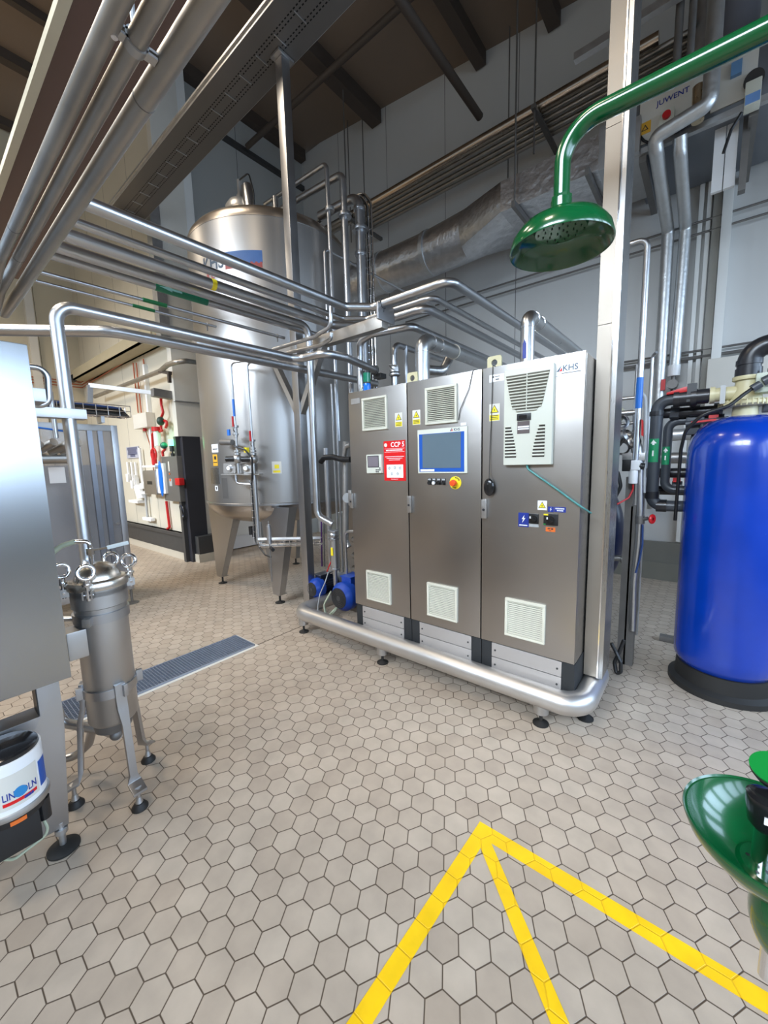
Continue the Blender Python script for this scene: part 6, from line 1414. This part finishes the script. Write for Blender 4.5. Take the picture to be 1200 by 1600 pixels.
# foil wrapped pipes of the unit
t = thing('foil_pipe', 'foil-wrapped pipe bending from the air unit to the wall and running down, left of two', 'insulated pipe', (-0.5, 5.7, 1), 'foil pipes of the air unit')
MB().tube([(-0.185, 4.66, 6.2), (-0.17, 4.66, 4.47), (-0.555, 4.68, 4.41), (-0.545, 4.76, 4.34), (-0.50, 5.72, 4.02), (-0.49, 5.74, 0.9)], 0.058, 0.07, seg=24).obj('cladding', FOIL_PIPE, t)
t = thing('foil_pipe', 'foil-wrapped pipe with valve at its lower end, right of two under the air unit', 'insulated pipe', (-0.35, 5.7, 2.6), 'foil pipes of the air unit')
MB().tube([(-0.375, 4.80, 4.40), (-0.37, 4.86, 4.30), (-0.345, 5.72, 4.0), (-0.365, 5.74, P(1053, 585, y=5.74).z)], 0.054, 0.07, seg=24).obj('cladding', FOIL_PIPE, t)
zz = P(1053, 585, y=5.74).z
MB().cyl((-0.365, 5.74, zz-0.02), (-0.365, 5.74, zz+0.10), 0.060).obj('white_collar', WHITE_PL, t)
MB().cyl((-0.365, 5.74, zz-0.25), (-0.365, 5.74, zz-0.02), 0.022).cyl((-0.365, 5.62, zz-0.12), (-0.365, 5.74, zz-0.12), 0.05).obj('ball_valve', GALV_DARK, t)
MB().box(-0.47, -0.43, 5.60, 5.66, zz-0.18, zz-0.06).obj('red_handle', RED, t)
t = thing('small_foil_pipe', 'short gold-tinted foil pipe beside the air unit pipe', 'insulated pipe', (-0.3, 4.72, 4.6))
MB().tube([P(1092, 135, y=4.72), P(1090, 190, y=4.72)], 0.045).obj('cladding', plain('gold_foil', (0.62, 0.50, 0.34), 0.3, 1.0, 0.15, 16, bump=0.6), t)
# uprights above the unit
for i, (px, y, r, m_, lb) in enumerate((((1044, 1058), 4.3, 0.028, GALV_DARK, 'dark upright tube at the top edge, left of the air unit pipe'), ((1068, 1078), 4.3, 0.025, GALV_DARK, 'second dark upright tube at the top edge'), ((1092, 1098), 5.2, 0.10, GALV, 'grey round duct rising above the air unit'), ((1150, 1150), 5.2, 0.15, plain('pale_duct', rgb(130, 134, 146)[:3], 0.4, 0.3), 'wide pale round duct at the top right above the air unit'))):
    a = P(px[1], 90 if i < 3 else 70, y=y)
    tag(MB().cyl((a.x, y, AZ1+0.005 if i > 1 else a.z-0.1), (a.x, y, cz(a.x)-0.03), r, seg=20).obj('upright_pipe', m_), lb, 'pipe', 'uprights above the air unit')
q = P(1025, 12, y=4.2)
tag(MB().box(q.x-0.6, q.x+0.25, 4.18, 4.24, q.z-0.03, q.z+0.03).obj('cross_bar', GALV), 'pale cross bar at the top edge right of the riser', 'bar')
# cables and rails on the back wall
for i, (z, x0, x1, r) in enumerate(((4.06, -3.6, 1.2, 0.012), (3.94, -4.2, 1.2, 0.012), (2.70, -0.95, 1.2, 0.012), (2.63, -0.95, 1.2, 0.018))):
    tag(MB().cyl((x0, 5.83, z), (x1, 5.83, z), r, seg=8).obj('wall_rail', GALV_DARK), ('upper thin dark line along the back wall under the duct', 'lower thin dark line along the back wall under the duct', 'upper of two dark rails on the back wall right of the riser', 'lower of two dark rails on the back wall right of the riser')[i], 'rail', 'thin lines on the back wall')
xw0 = P(1090, 400, y=5.85).x
for i, (xa_, xb_, m_, d, lb) in enumerate(((-0.245, -0.205, WHITE, 0.06, 'narrow white vertical channel right of the foil pipes, leftmost'), (-0.175, -0.135, WHITE, 0.06, 'narrow white vertical channel on the back wall, second from left'), (-0.045, 0.04, WHITE, 0.12, 'wider white vertical channel on the back wall above the red valve'))):
    tag(MB().box(xa_, xb_, 5.9-d, 5.899, 0.5, 6.0).obj('wall_channel', m_, bevel=0.004), lb, 'channel', 'white channels on the back wall')
tag(MB().box(-0.12, -0.05, 5.82, 5.899, 0.5, 6.0).obj('wall_pilaster', plain('pilaster', rgb(150, 148, 140)[:3], 0.5)), 'dull beige pilaster between the white wall channels', 'pilaster')
q = P(1150, 600, y=5.85)
tag(MB().box(q.x-0.25, q.x+0.35, 5.6, 5.9, 2.05, 2.55).obj('wall_cupboard', OFFWHITE, bevel=0.005), 'pale box fixed to the back wall behind the softener valve', 'box')

# ================================================================== BLUE SOFTENER TANK
BX, BY, BR = 0.158, 3.34, 0.272
t = thing('softener_tank', 'glossy blue pressure tank on a black foot at the right edge', 'tank', (BX, BY, 0))
zs = 1.52
MB().lathe([(0, 0.13), (BR*0.72, 0.13), (BR*0.9, 0.155), (BR*0.985, 0.20), (BR, 0.26), (BR, zs), (BR*0.985, zs+0.07), (BR*0.93, zs+0.13), (BR*0.82, zs+0.185), (BR*0.64, zs+0.225), (BR*0.4, zs+0.25), (0.05, zs+0.258), (0, zs+0.258)], (BX, BY, 0), seg=72).obj('tank_shell', BLUE_TANK, t, angle=60)
MB().lathe([(0, 0), (BR+0.02, 0), (BR+0.02, 0.035), (BR*0.94, 0.055), (BR*0.92, 0.15), (BR*0.85, 0.155), (0, 0.14)], (BX, BY, 0), seg=64).obj('tank_foot', RUBBER, t)
zn = zs+0.258
v = thing('control_valve', 'cream plastic control valve with ribbed collar on top of the blue tank', 'valve', (BX, BY, zn))
MB().cyl((BX, BY, zn-0.004), (BX, BY, zn+0.052), 0.063, 0.060, seg=32).obj('neck', CREAM, v)
m = MB(); m.lathe([(0.06, zn+0.052), (0.10, zn+0.055), (0.112, zn+0.066), (0.112, zn+0.081), (0.10, zn+0.091), (0.05, zn+0.095), (0, zn+0.095)], (BX, BY, 0), seg=48)
for k in range(28):
    a = 2*PI*k/28; m.bar((BX+0.113*math.cos(a), BY+0.113*math.sin(a), zn+0.055), (BX+0.113*math.cos(a), BY+0.113*math.sin(a), zn+0.092), 0.005, 0.008, up=(math.cos(a), math.sin(a), 0))
m.obj('ribbed_collar', CREAM, v)
MB().lathe([(0.0, 0.092), (0.075, 0.092), (0.07, 0.14), (0.058, 0.17), (0.058, 0.22), (0, 0.22)], (BX, BY, zn), seg=32).obj('valve_body', CREAM, v)
MB().cyl((BX-0.175, BY, zn+0.140), (BX, BY, zn+0.140), 0.043, seg=24).cyl((BX-0.175, BY, zn+0.140), (BX-0.15, BY, zn+0.140), 0.052, seg=24).obj('inlet_arm', CREAM, v)
MB().box(BX-0.125, BX-0.10, BY-0.060, BY-0.048, zn+0.077, zn+0.189).obj('metal_strap', LABELGREY, v)
MB().cyl((BX, BY, zn+0.210), (BX, BY, zn+0.234), 0.073, seg=32).obj('top_clamp', CREAM, v, bevel=0.004)
MB().box(BX+0.03, BX+0.13, BY-0.11, BY+0.02, zn+0.119, zn+0.231).obj('control_box', plain('pale_control_box', rgb(170, 178, 160)[:3], 0.4), v, bevel=0.008)
MB().cyl((BX+0.06, BY-0.13, zn+0.175), (BX+0.10, BY-0.13, zn+0.196), 0.026).cyl((BX+0.015, BY-0.14, zn+0.140), (BX+0.05, BY-0.135, zn+0.164), 0.022).obj('hose_elbow', PVC, v)
MB().cyl((BX+0.10, BY-0.05, zn+0.231), (BX+0.10, BY-0.05, zn+0.259), 0.02).obj('black_cap', BLACK, v)
MB().box(BX+0.08, BX+0.26, BY-0.03, BY+0.10, zn+0.014, zn+0.084).obj('grey_housing', PVC, v, bevel=0.01)
tag(MB().tube([(BX+0.02, BY-0.14, zn+0.145), (BX-0.02, BY-0.16, zn+0.11), (BX-0.08, BY-0.19, zn+0.05), (BX-0.20, BY-0.22, zn+0.01), (BX-0.28, BY-0.18, zn-0.08), (BX-0.30, BY-0.10, zn-0.2), (BX-0.31, BY, 1.1)], 0.010, 0.1, seg=10).obj('black_hose', BLACK), 'thin black hose curving from the control valve over the blue tank', 'hose')
# black pipes
def pp(px, py, y=3.36): return P(px, py, y=y)
t = thing('top_pvc_pipe', 'thick black plastic pipe bending from the control valve top to the right', 'pipe', (BX, BY, zn+0.33))
zt2 = P(1190, 540, y=BY).z
MB().tube([(BX, BY, zn+0.232), (BX, BY, zt2), (BX+1.2, BY, zt2)], 0.058, 0.10, seg=24).obj('tube', PVC_BLACK, t)
MB().cyl((BX, BY, zn+0.232), (BX, BY, zn+0.28), 0.064).cyl((BX, BY, zn+0.30), (BX, BY, zn+0.33), 0.063).obj('socket', PVC_BLACK, t)
zi = zn+0.14
xA = pp(1023, 700).x; zA = pp(1030, 632).z; zAb = pp(1030, 790).z
t = thing('inlet_pvc_pipe', 'thick grey plastic pipe with red lever valve and green label, left of blue tank', 'pipe', (xA, 3.36, zAb))
MB().tube([(xA+0.30, 3.50, zAb), (xA+0.16, 3.36, zAb), (xA, 3.36, zAb), (xA, 3.36, zi), (BX-0.172, 3.34, zi)], 0.038, 0.07, seg=24).obj('tube', PVC, t)
xm = pp(1078, 640).x
MB().cyl((xm-0.07, 3.35, zi), (xm+0.035, 3.35, zi), 0.052).cyl((xm-0.09, 3.35, zi), (xm-0.06, 3.35, zi), 0.057).cyl((xm+0.0, 3.35, zi), (xm+0.03, 3.35, zi), 0.060).box(xm-0.02, xm+0.03, 3.30, 3.40, zi-0.03, zi+0.085).obj('valve_body', PVC_BLACK, t)
MB().prism([(xm-0.13, 3.31, zi+0.030), (xm+0.015, 3.31, zi+0.038), (xm+0.025, 3.31, zi+0.07), (xm-0.03, 3.31, zi+0.07), (xm-0.13, 3.31, zi+0.045)], (0, 0.05, 0)).obj('red_lever', RED, t, bevel=0.005)
MB().cyl((BX-0.255, 3.342, zi), (BX-0.178, 3.342, zi), 0.047).obj('socket', PVC_BLACK, t)
MB().cyl((xA, 3.36, zi-0.10), (xA, 3.36, zi-0.07), 0.043).obj('socket', PVC_BLACK, t)
MB().cyl((xA+0.03, 3.36, zAb), (xA+0.09, 3.36, zAb), 0.044).obj('socket', PVC_BLACK, t)
MB().cyl((xA, 3.36, zAb+0.05), (xA, 3.36, zAb+0.10), 0.044).obj('socket', PVC_BLACK, t)
def greenlabel(x, y, r, z0, z1, parent):
    a0 = -PI/2-1.0; a1 = -PI/2+0.7
    o = MB().patch((x, y), r, a0, a1, z0, z1, 0.0015).obj('green_label', plain('label_green', rgb(20, 140, 90)[:3], 0.4), parent)
    m = MB(); zc = z1-0.02
    m.patch((x, y), r+0.0015, -PI/2-0.30, -PI/2+0.02, zc-0.022, zc-0.012, 0.001)
    for k, w_ in enumerate((0.42, 0.30, 0.17, 0.06)): m.patch((x, y), r+0.0015, -PI/2-0.14-w_, -PI/2-0.14+w_, zc-0.012+0.006*k, zc-0.006+0.006*k, 0.001)
    m.patch((x, y), r+0.0015, -PI/2-0.26, -PI/2-0.02, z0+(z1-z0)*0.26, z0+(z1-z0)*0.5, 0.001)
    m.obj('white_arrow', WHITE_PL, o)
greenlabel(xA, 3.36, 0.038, pp(1020, 722).z, pp(1020, 686).z, t)
yB = 3.50; xB = P(1042, 700, y=yB).x; zB = P(1060, 658, y=yB).z; zBb = P(1042, 765, y=yB).z
t = thing('outlet_pvc_pipe', 'thinner grey plastic pipe with green flow label beside the blue tank', 'pipe', (xB, yB, zBb))
MB().tube([(xB+0.25, yB, zBb), (xB, yB, zBb), (xB, yB, zB), (xB+0.30, yB, zB)], 0.029, 0.06, seg=24).obj('tube', PVC, t)
greenlabel(xB, yB, 0.029, P(1042, 726, y=yB).z, P(1042, 698, y=yB).z, t)
o = MB().box(xB+0.10, xB+0.20, yB-0.05, yB+0.05, zB-0.10, zB+0.06).cyl((xB+0.15, yB, zB-0.16), (xB+0.15, yB, zB-0.10), 0.02).obj('solenoid', PVC, t, bevel=0.01)
MB().box(xB+0.22, xB+0.27, yB-0.08, yB-0.03, zB-0.01, zB+0.02).obj('red_mark', RED, t)
t = thing('middle_pvc_pipe', 'dark plastic pipe with union nuts between the two label pipes and the valve', 'pipe', (xA, 3.46, zi-0.08))
MB().tube([(xA+0.03, 3.46, zi-0.08), (BX-0.12, 3.44, zi-0.09)], 0.034, seg=20).obj('tube', PVC_BLACK, t)
for x in (xA+0.07, xm, xm+0.12): MB().cyl((x, 3.46, zi-0.08), (x+0.05, 3.46, zi-0.083), 0.045, seg=8).obj('union_nut', PVC, t)
MB().box(xm+0.14, xm+0.18, 3.40, 3.44, zi-0.09, zi-0.05).obj('brass_tee', CREAM, t)
t = thing('drain_valve', 'small plastic tee with red winged handle under the valve pipes', 'valve', (xm+0.1, 3.42, zi-0.2))
MB().cyl((xm-0.02, 3.42, zi-0.165), (xm+0.20, 3.42, zi-0.150), 0.018).cyl((xm+0.07, 3.42, zi-0.24), (xm+0.07, 3.42, zi-0.16), 0.012).obj('tee', PVC, t)
MB().bar((xm+0.01, 3.40, zi-0.158), (xm+0.14, 3.40, zi-0.150), 0.012, 0.012).bar((xm+0.03, 3.40, zi-0.245), (xm+0.10, 3.40, zi-0.235), 0.01, 0.01).obj('red_wing', RED, t)
t = thing('lower_pvc_pipe', 'black plastic pipes crossing behind the label pipes at tank mid height', 'pipes', (xA, 3.6, 1.2))
for (dz, r) in ((0.0, 0.036), (-0.13, 0.034)):
    zc = P(1050, 739, y=3.62).z+dz; MB().cyl((xA-0.1, 3.62, zc), (BX+0.1, 3.62, zc), r, seg=20).obj('pipe', PVC_BLACK, t)
zc = P(1050, 757, y=3.58).z; MB().cyl((xB+0.04, 3.58, zc-0.02), (xB+0.10, 3.58, zc-0.02), 0.045).obj('union_nut', PVC, t); MB().box(xB+0.045, xB+0.09, 3.53, 3.55, zc+0.02, zc+0.05).obj('red_mark', RED, t)
zc = P(1075, 715, y=4.4).z
tag(MB().cyl((-0.5, 4.4, zc), (0.6, 4.4, zc), 0.05, seg=20).obj('grey_pipe', STEEL_DULL), 'grey horizontal pipe behind the thinner label pipe', 'pipe')
zc = P(1065, 679, y=4.6).z
tag(MB().cyl((P(1050, 682, y=4.6).x, 4.6, zc), (0.6, 4.6, zc+0.02), 0.055, seg=20).obj('foil_branch', FOIL_PIPE), 'foil-wrapped horizontal branch pipe behind the control valve', 'insulated pipe')

# ================================================================== SKID EQUIPMENT seen right of the riser
def rr(px, py, y=3.2): return P(px, py, y=y)
t = thing('hoop_pipe', 'thin steel hoop pipe with blue tape rising right of the riser', 'pipe', (rr(1005, 700).x, 3.2, 0.9))
za = rr(1000, 377).z
MB().tube([(rr(970, 378).x-0.25, 3.2, za), (rr(1012, 377).x, 3.2, za), (rr(1012, 377).x, 3.2, rr(1000, 720).z)], 0.019, 0.05, seg=18).obj('tube', STEEL_PIPE, t)
xh = rr(1012, 377).x
MB().cyl((xh, 3.2, rr(1000, 638).z), (xh, 3.2, rr(1000, 590).z), 0.0205, seg=18).obj('blue_tape', BLUEHOSE, t)
t = thing('ladder_pipes', 'pair of thin upright steel tubes with cross tubes between riser and plastic pipes', 'pipes', (rr(995, 650).x, 3.3, 1))
xa_ = rr(995, 600, 3.3).x
MB().cyl((xa_, 3.3, 1.2), (xa_, 3.3, rr(997, 570, 3.3).z), 0.014).obj('tube', STEEL_PIPE, t)
for py in (622, 645, 661): MB().cyl((xa_-0.30, 3.3, rr(985, py, 3.3).z), (xa_+0.01, 3.3, rr(985, py, 3.3).z), 0.012 if py != 645 else 0.02).obj('cross_tube', STEEL_DULL, t)
xs_ = rr(1017, 600, 3.9).x
tag(MB().tube([(xs_, 3.9, 0.0), (xs_, 3.9, P(1018, 556, y=3.9).z), (xs_+0.03, 3.87, P(1018, 553, y=3.9).z)], 0.012, 0.03).obj('thin_riser', STEEL_PIPE), 'thin upright steel tube left of the foil pipes, hooked at its top', 'pipe')
tag(MB().tube([P(1000, 612, y=3.25), P(1008, 620, y=3.25), P(1009, 640, y=3.25), P(1006, 770, y=3.25)], 0.011, 0.06).obj('white_hose', LABELGREY), 'pale thin hose bending down beside the blue taped pipe', 'hose')
xe = P(948, 600, y=3.7).x
tag(MB().tube([(xe-0.35, 3.7, P(948, 578, y=3.7).z), (P(957, 600, y=3.7).x, 3.7, P(948, 578, y=3.7).z), (P(957, 600, y=3.7).x, 3.7, 1.3)], 0.036, 0.08, seg=20).obj('clad_elbow', FOIL_PIPE), 'silver clad elbow pipe just right of the riser', 'insulated pipe')
t = thing('steam_valve', 'cluster of steel flanged valves with red lever behind the riser edge', 'valve', tuple(rr(985, 690)))
for (px, py, r1, ax) in ((968, 660, 0.06, (0.3, -1, 0.3)), (978, 682, 0.055, (1, -0.3, 0.5)), (990, 690, 0.05, (1, -1, 0.4)), (972, 700, 0.05, (0.2, -1, 0))):
    flange(MB(), rr(px, py, 3.25), ax, r1, 0.03).obj('flange', SATIN, t)
MB().tube([rr(960, 675, 3.3), rr(985, 682, 3.28), rr(995, 700, 3.25), rr(998, 720, 3.25)], 0.035, 0.05).obj('body', STEEL_DULL, t)
MB().sph(rr(963, 648, 3.35), 0.06).obj('dome', plain('cream_dome', rgb(190, 186, 160)[:3], 0.4), t)
MB().prism([rr(1002, 655, 3.18), rr(1005, 657, 3.18), rr(1005, 682, 3.18), rr(1002, 680, 3.18)], (0, 0.02, 0)).obj('red_lever', RED, t)
MB().tube([rr(955, 705, 3.2), rr(968, 695, 3.2), rr(975, 685, 3.2)], 0.012, 0.03, seg=8).obj('black_hose', BLACK, t)
MB().tube([rr(945, 730, 3.2), rr(965, 735, 3.2), rr(970, 760, 3.2), rr(955, 790, 3.2)], 0.012, 0.05, seg=8).obj('black_hose', BLACK, t)
t = thing('air_regulator', 'black and white air filter regulator with white bowl right of the riser', 'regulator', tuple(rr(988, 735)))
o = rr(980, 728); MB().box(o.x-0.025, o.x+0.03, 3.15, 3.21, rr(980, 736).z, rr(980, 718).z).obj('gauge_block', BLACK, t, bevel=0.006)
o = rr(993, 726); MB().box(o.x-0.02, o.x+0.035, 3.14, 3.20, rr(993, 734).z, rr(993, 719).z).obj('white_head', WHITE_PL, t, bevel=0.006)
o = rr(988, 740); MB().cyl((o.x+0.01, 3.17, rr(988, 755).z), (o.x+0.01, 3.17, rr(988, 733).z), 0.027).obj('bowl', WHITE_PL, t, bevel=0.005)
MB().box(rr(972, 712).x, rr(1008, 712).x, 3.20, 3.26, rr(990, 720).z, rr(990, 708).z).obj('bracket', STEEL_DULL, t, bevel=0.003)
MB().cyl(rr(1000, 728, 3.16), rr(1007, 729, 3.16), 0.022).obj('black_knob', BLACK, t)
tag(MB().tube([rr(989, 757, 3.17), rr(989, 765, 3.17), rr(982, 778, 3.15), rr(964, 788, 3.1)], 0.006, 0.04, seg=8).obj('red_hose', RED), 'thin red hose curving from the white regulator bowl', 'hose')
t = thing('drain_line', 'grey vertical pipe with a red handwheel valve between riser and blue tank', 'pipe', tuple(rr(1000, 900)))
MB().tube([rr(1000, 720, 3.22), (rr(1000, 800, 3.22).x, 3.22, rr(1000, 800, 3.22).z), rr(997, 850, 3.22), rr(990, 910, 3.22), rr(988, 985, 3.22)], 0.020, 0.3).obj('tube', STEEL_DULL, t)
o = MB().cyl(rr(1000, 812, 3.22), rr(1012, 810, 3.2), 0.013).cyl(rr(1000, 806, 3.22), rr(1000, 818, 3.22), 0.028).obj('valve', GALV_DARK, t)
MB().lathe([(0.010, -0.006), (0.030, -0.008), (0.034, 0), (0.030, 0.008), (0.010, 0.006)], rr(1019, 811, 3.18), (1, -0.4, 0), seg=20).obj('handwheel', RED, t)
tag(MB().tube([rr(1004, 820, 3.2), rr(1004, 850, 3.2), rr(999, 875, 3.2), rr(993, 895, 3.2)], 0.006, 0.1, seg=8).obj('dark_blue_hose', BLUECABLE), 'thin dark blue hose beside the handwheel pipe', 'hose')
for i, (p, q_, r, lb) in enumerate(((( 977, 745), (972, 1000), 0.026, 'dark steel skid leg behind the riser'), ((984, 790), (983, 1000), 0.03, 'second dark steel leg right of the riser'))):
    a = P(q_[0], q_[1], y=3.28)
    tag(MB().box(a.x-r, a.x+r, 3.26, 3.32, 0.0, P(p[0], p[1], y=3.28).z).obj('steel_upright', GALV_DARK), lb, 'upright', 'dark uprights behind the riser')
a = P(980, 1022, z=0)
tag(MB().tube([P(955, 872, y=a.y), P(975, 872, y=a.y), P(983, 905, y=a.y), (a.x, a.y, 0.0)], 0.024, 0.06).obj('bent_drain_pipe', STEEL_DULL), 'bent grey drain pipe reaching the floor right of the riser', 'pipe')
a = rr(950, 830, 3.5)
tag(MB().sph((a.x-0.10, 3.62, a.z-0.05), 1, (0.20, 0.15, 0.42), 28).obj('blue_vessel', plain('dark_blue_vessel', rgb(24, 34, 66)[:3], 0.35)), 'dark blue rounded vessel behind the riser edge', 'vessel')
t = thing('cable_knot', 'black cable hanging in a crossed loop just above the floor right of the riser', 'cable', tuple(rr(965, 1040, 2.95)))
MB().tube([rr(955, 1005, 2.95), rr(962, 1018, 2.95), rr(970, 1035, 2.93), rr(970, 1050, 2.93), rr(963, 1053, 2.93), rr(960, 1035, 2.95), rr(968, 1018, 2.96), rr(975, 1000, 2.97)], 0.012, 0.02, seg=10).obj('cable', BLACK, t)
tag(MB().tube([P(927, 1058, y=2.75), P(925, 1075, y=2.72), P(918, 1090, z=0.006), P(917, 1097, z=0.005)], 0.005, 0.03, seg=8).obj('floor_hose', BLUEHOSE), 'blue hose dropping from the riser foot to the floor tiles', 'hose')
a = P(1030, 1000, z=0); 
tag(MB().box(a.x, a.x+0.35, a.y-0.02, a.y+0.05, 0, 0.045).obj('floor_bar', GALV_DARK, bevel=0.004), 'low grey steel bar on the floor behind the blue tank', 'bar')

# ================================================================== EMERGENCY SHOWER AND EYEWASH
HX, HY = -0.357, 1.239; hz = 2.178
AY = 1.262
t = thing('emergency_shower', 'green overhead emergency shower head on a curved green pipe', 'shower', (0.55, 1.45, 0))
SX = 0.62
MB().tube([(HX, HY, hz+0.07), (HX, HY, 2.428), (SX, 1.30, 2.445), (SX, 1.30, 0.02)], 0.0205, 0.14, seg=28, steps=14, r2=0.0262).obj('pipe', GREEN, t)
Rh = 0.135
tilt = Vector((0.0, 0.0, 1.0))
MB().lathe([(0.020, 0.075), (0.027, 0.074), (0.027, 0.052), (0.036, 0.048), (0.040, 0.035), (0.075, 0.022), (0.110, 0.006), (0.128, -0.018), (Rh, -0.045), (Rh-0.001, -0.05), (Rh-0.005, -0.048), (0.118, -0.020), (0.098, -0.004), (0.070, 0.004), (0.066, -0.004), (0.0, -0.004)], (HX, HY, hz), tilt, seg=56).obj('shower_rose', GREEN, t, angle=50)
m = MB()
for k in range(30):
    a = k*2.4; r = 0.062*math.sqrt((k+0.5)/30); m.cyl((HX+r*math.cos(a), HY+r*math.sin(a), hz-0.0065), (HX+r*math.cos(a), HY+r*math.sin(a), hz-0.0035), 0.0022, seg=6)
m.obj('spray_hole', BLACK, t)
MB().cyl((HX, HY, hz+0.052), (HX, HY, hz+0.082), 0.027, 0.027, seg=8).obj('hex_nut', GREEN, t)
MB().lathe([(0, 0), (0.12, 0), (0.12, 0.012), (0.03, 0.016), (0.022, 0.04)], (SX, 1.30, 0), seg=32).obj('floor_flange', GREEN, t)
# eyewash
ec = P(1192, 1318, z=0.88); EXC, EYC = P(1202, 1300, z=0.90).x+0.0, P(1202, 1300, z=0.90).y
EXC += 0.012
t = thing('eyewash_station', 'green eyewash bowl with perforated strainer and green dust cap at the lower right edge', 'eyewash', (EXC, EYC, 0))
Rb = 0.128; zbm = 0.900
MB().lathe([(Rb, zbm), (Rb+0.003, zbm+0.003), (Rb+0.004, zbm), (Rb-0.004, zbm-0.022), (Rb-0.028, zbm-0.050), (0.055, zbm-0.072), (0.03, zbm-0.078), (0, zbm-0.078), (0, zbm-0.072), (0.052, zbm-0.066), (Rb-0.034, zbm-0.043), (Rb-0.010, zbm-0.018), (Rb-0.003, zbm), (Rb, zbm)], (EXC, EYC, 0), seg=64).obj('bowl', GREEN, t, angle=60)
o = MB().lathe([(0, zbm-0.061), (0.046, zbm-0.061), (0.052, zbm-0.066), (0.052, zbm-0.070)], (EXC, EYC, 0), seg=40).obj('strainer_plate', GREEN, t)
m = MB()
for k in range(22):
    a = k*2.4; r = 0.040*math.sqrt((k+0.5)/22); m.cyl((EXC+r*math.cos(a), EYC+r*math.sin(a), zbm-0.0612), (EXC+r*math.cos(a), EYC+r*math.sin(a), zbm-0.0605), 0.003, seg=8)
m.obj('drain_hole', BLACK, o)
q = P(1204, 1300, z=zbm)
nx, ny = P(1196, 1270, z=zbm+0.04).x, P(1196, 1270, z=zbm+0.04).y
MB().cyl((nx, ny, zbm-0.065), (nx, ny, zbm+0.02), 0.013).obj('chrome_riser', CHROME, t)
MB().lathe([(0.014, 0.01), (0.022, 0.02), (0.027, 0.055), (0.027, 0.07), (0.02, 0.074), (0, 0.074)], (nx, ny, zbm), seg=32).obj('spray_head', BLACK_GLOSS, t)
MB().box(nx-0.004, nx+0.002, ny-0.0285, ny-0.026, zbm+0.038, zbm+0.050).obj('white_mark', WHITE_PL, t)
dc = P(1212, 1203, z=zbm+0.10)
MB().lathe([(0, 0), (0.012, 0), (0.030, 0.010), (0.036, 0.022), (0.034, 0.026), (0, 0.027)], (dc.x+0.004, dc.y, zbm+0.078), (-0.1, -0.25, 1), seg=40).obj('cap_underside', BLACK, t)
MB().lathe([(0, 0.027), (0.036, 0.0265), (0.0365, 0.030), (0, 0.031)], (dc.x+0.004, dc.y, zbm+0.078), (-0.1, -0.25, 1), seg=40).obj('dust_cap', GREEN_LID, t)
MB().tube([(EXC, EYC, zbm-0.075), (EXC, EYC, zbm-0.16), (EXC+0.05, EYC+0.02, zbm-0.21), (EXC+0.25, EYC+0.12, zbm-0.25), (SX, 1.30, zbm-0.25)], 0.021, 0.05).obj('support_pipe', GREEN, t)
MB().sph((EXC+0.018, EYC, zbm-0.145), 1, (0.048, 0.05, 0.085), 28).obj('drain_trap', GREEN, t)
MB().cyl((EXC+0.004, EYC, zbm-0.28), (EXC+0.004, EYC, zbm-0.21), 0.012).obj('chrome_drain', CHROME, t)
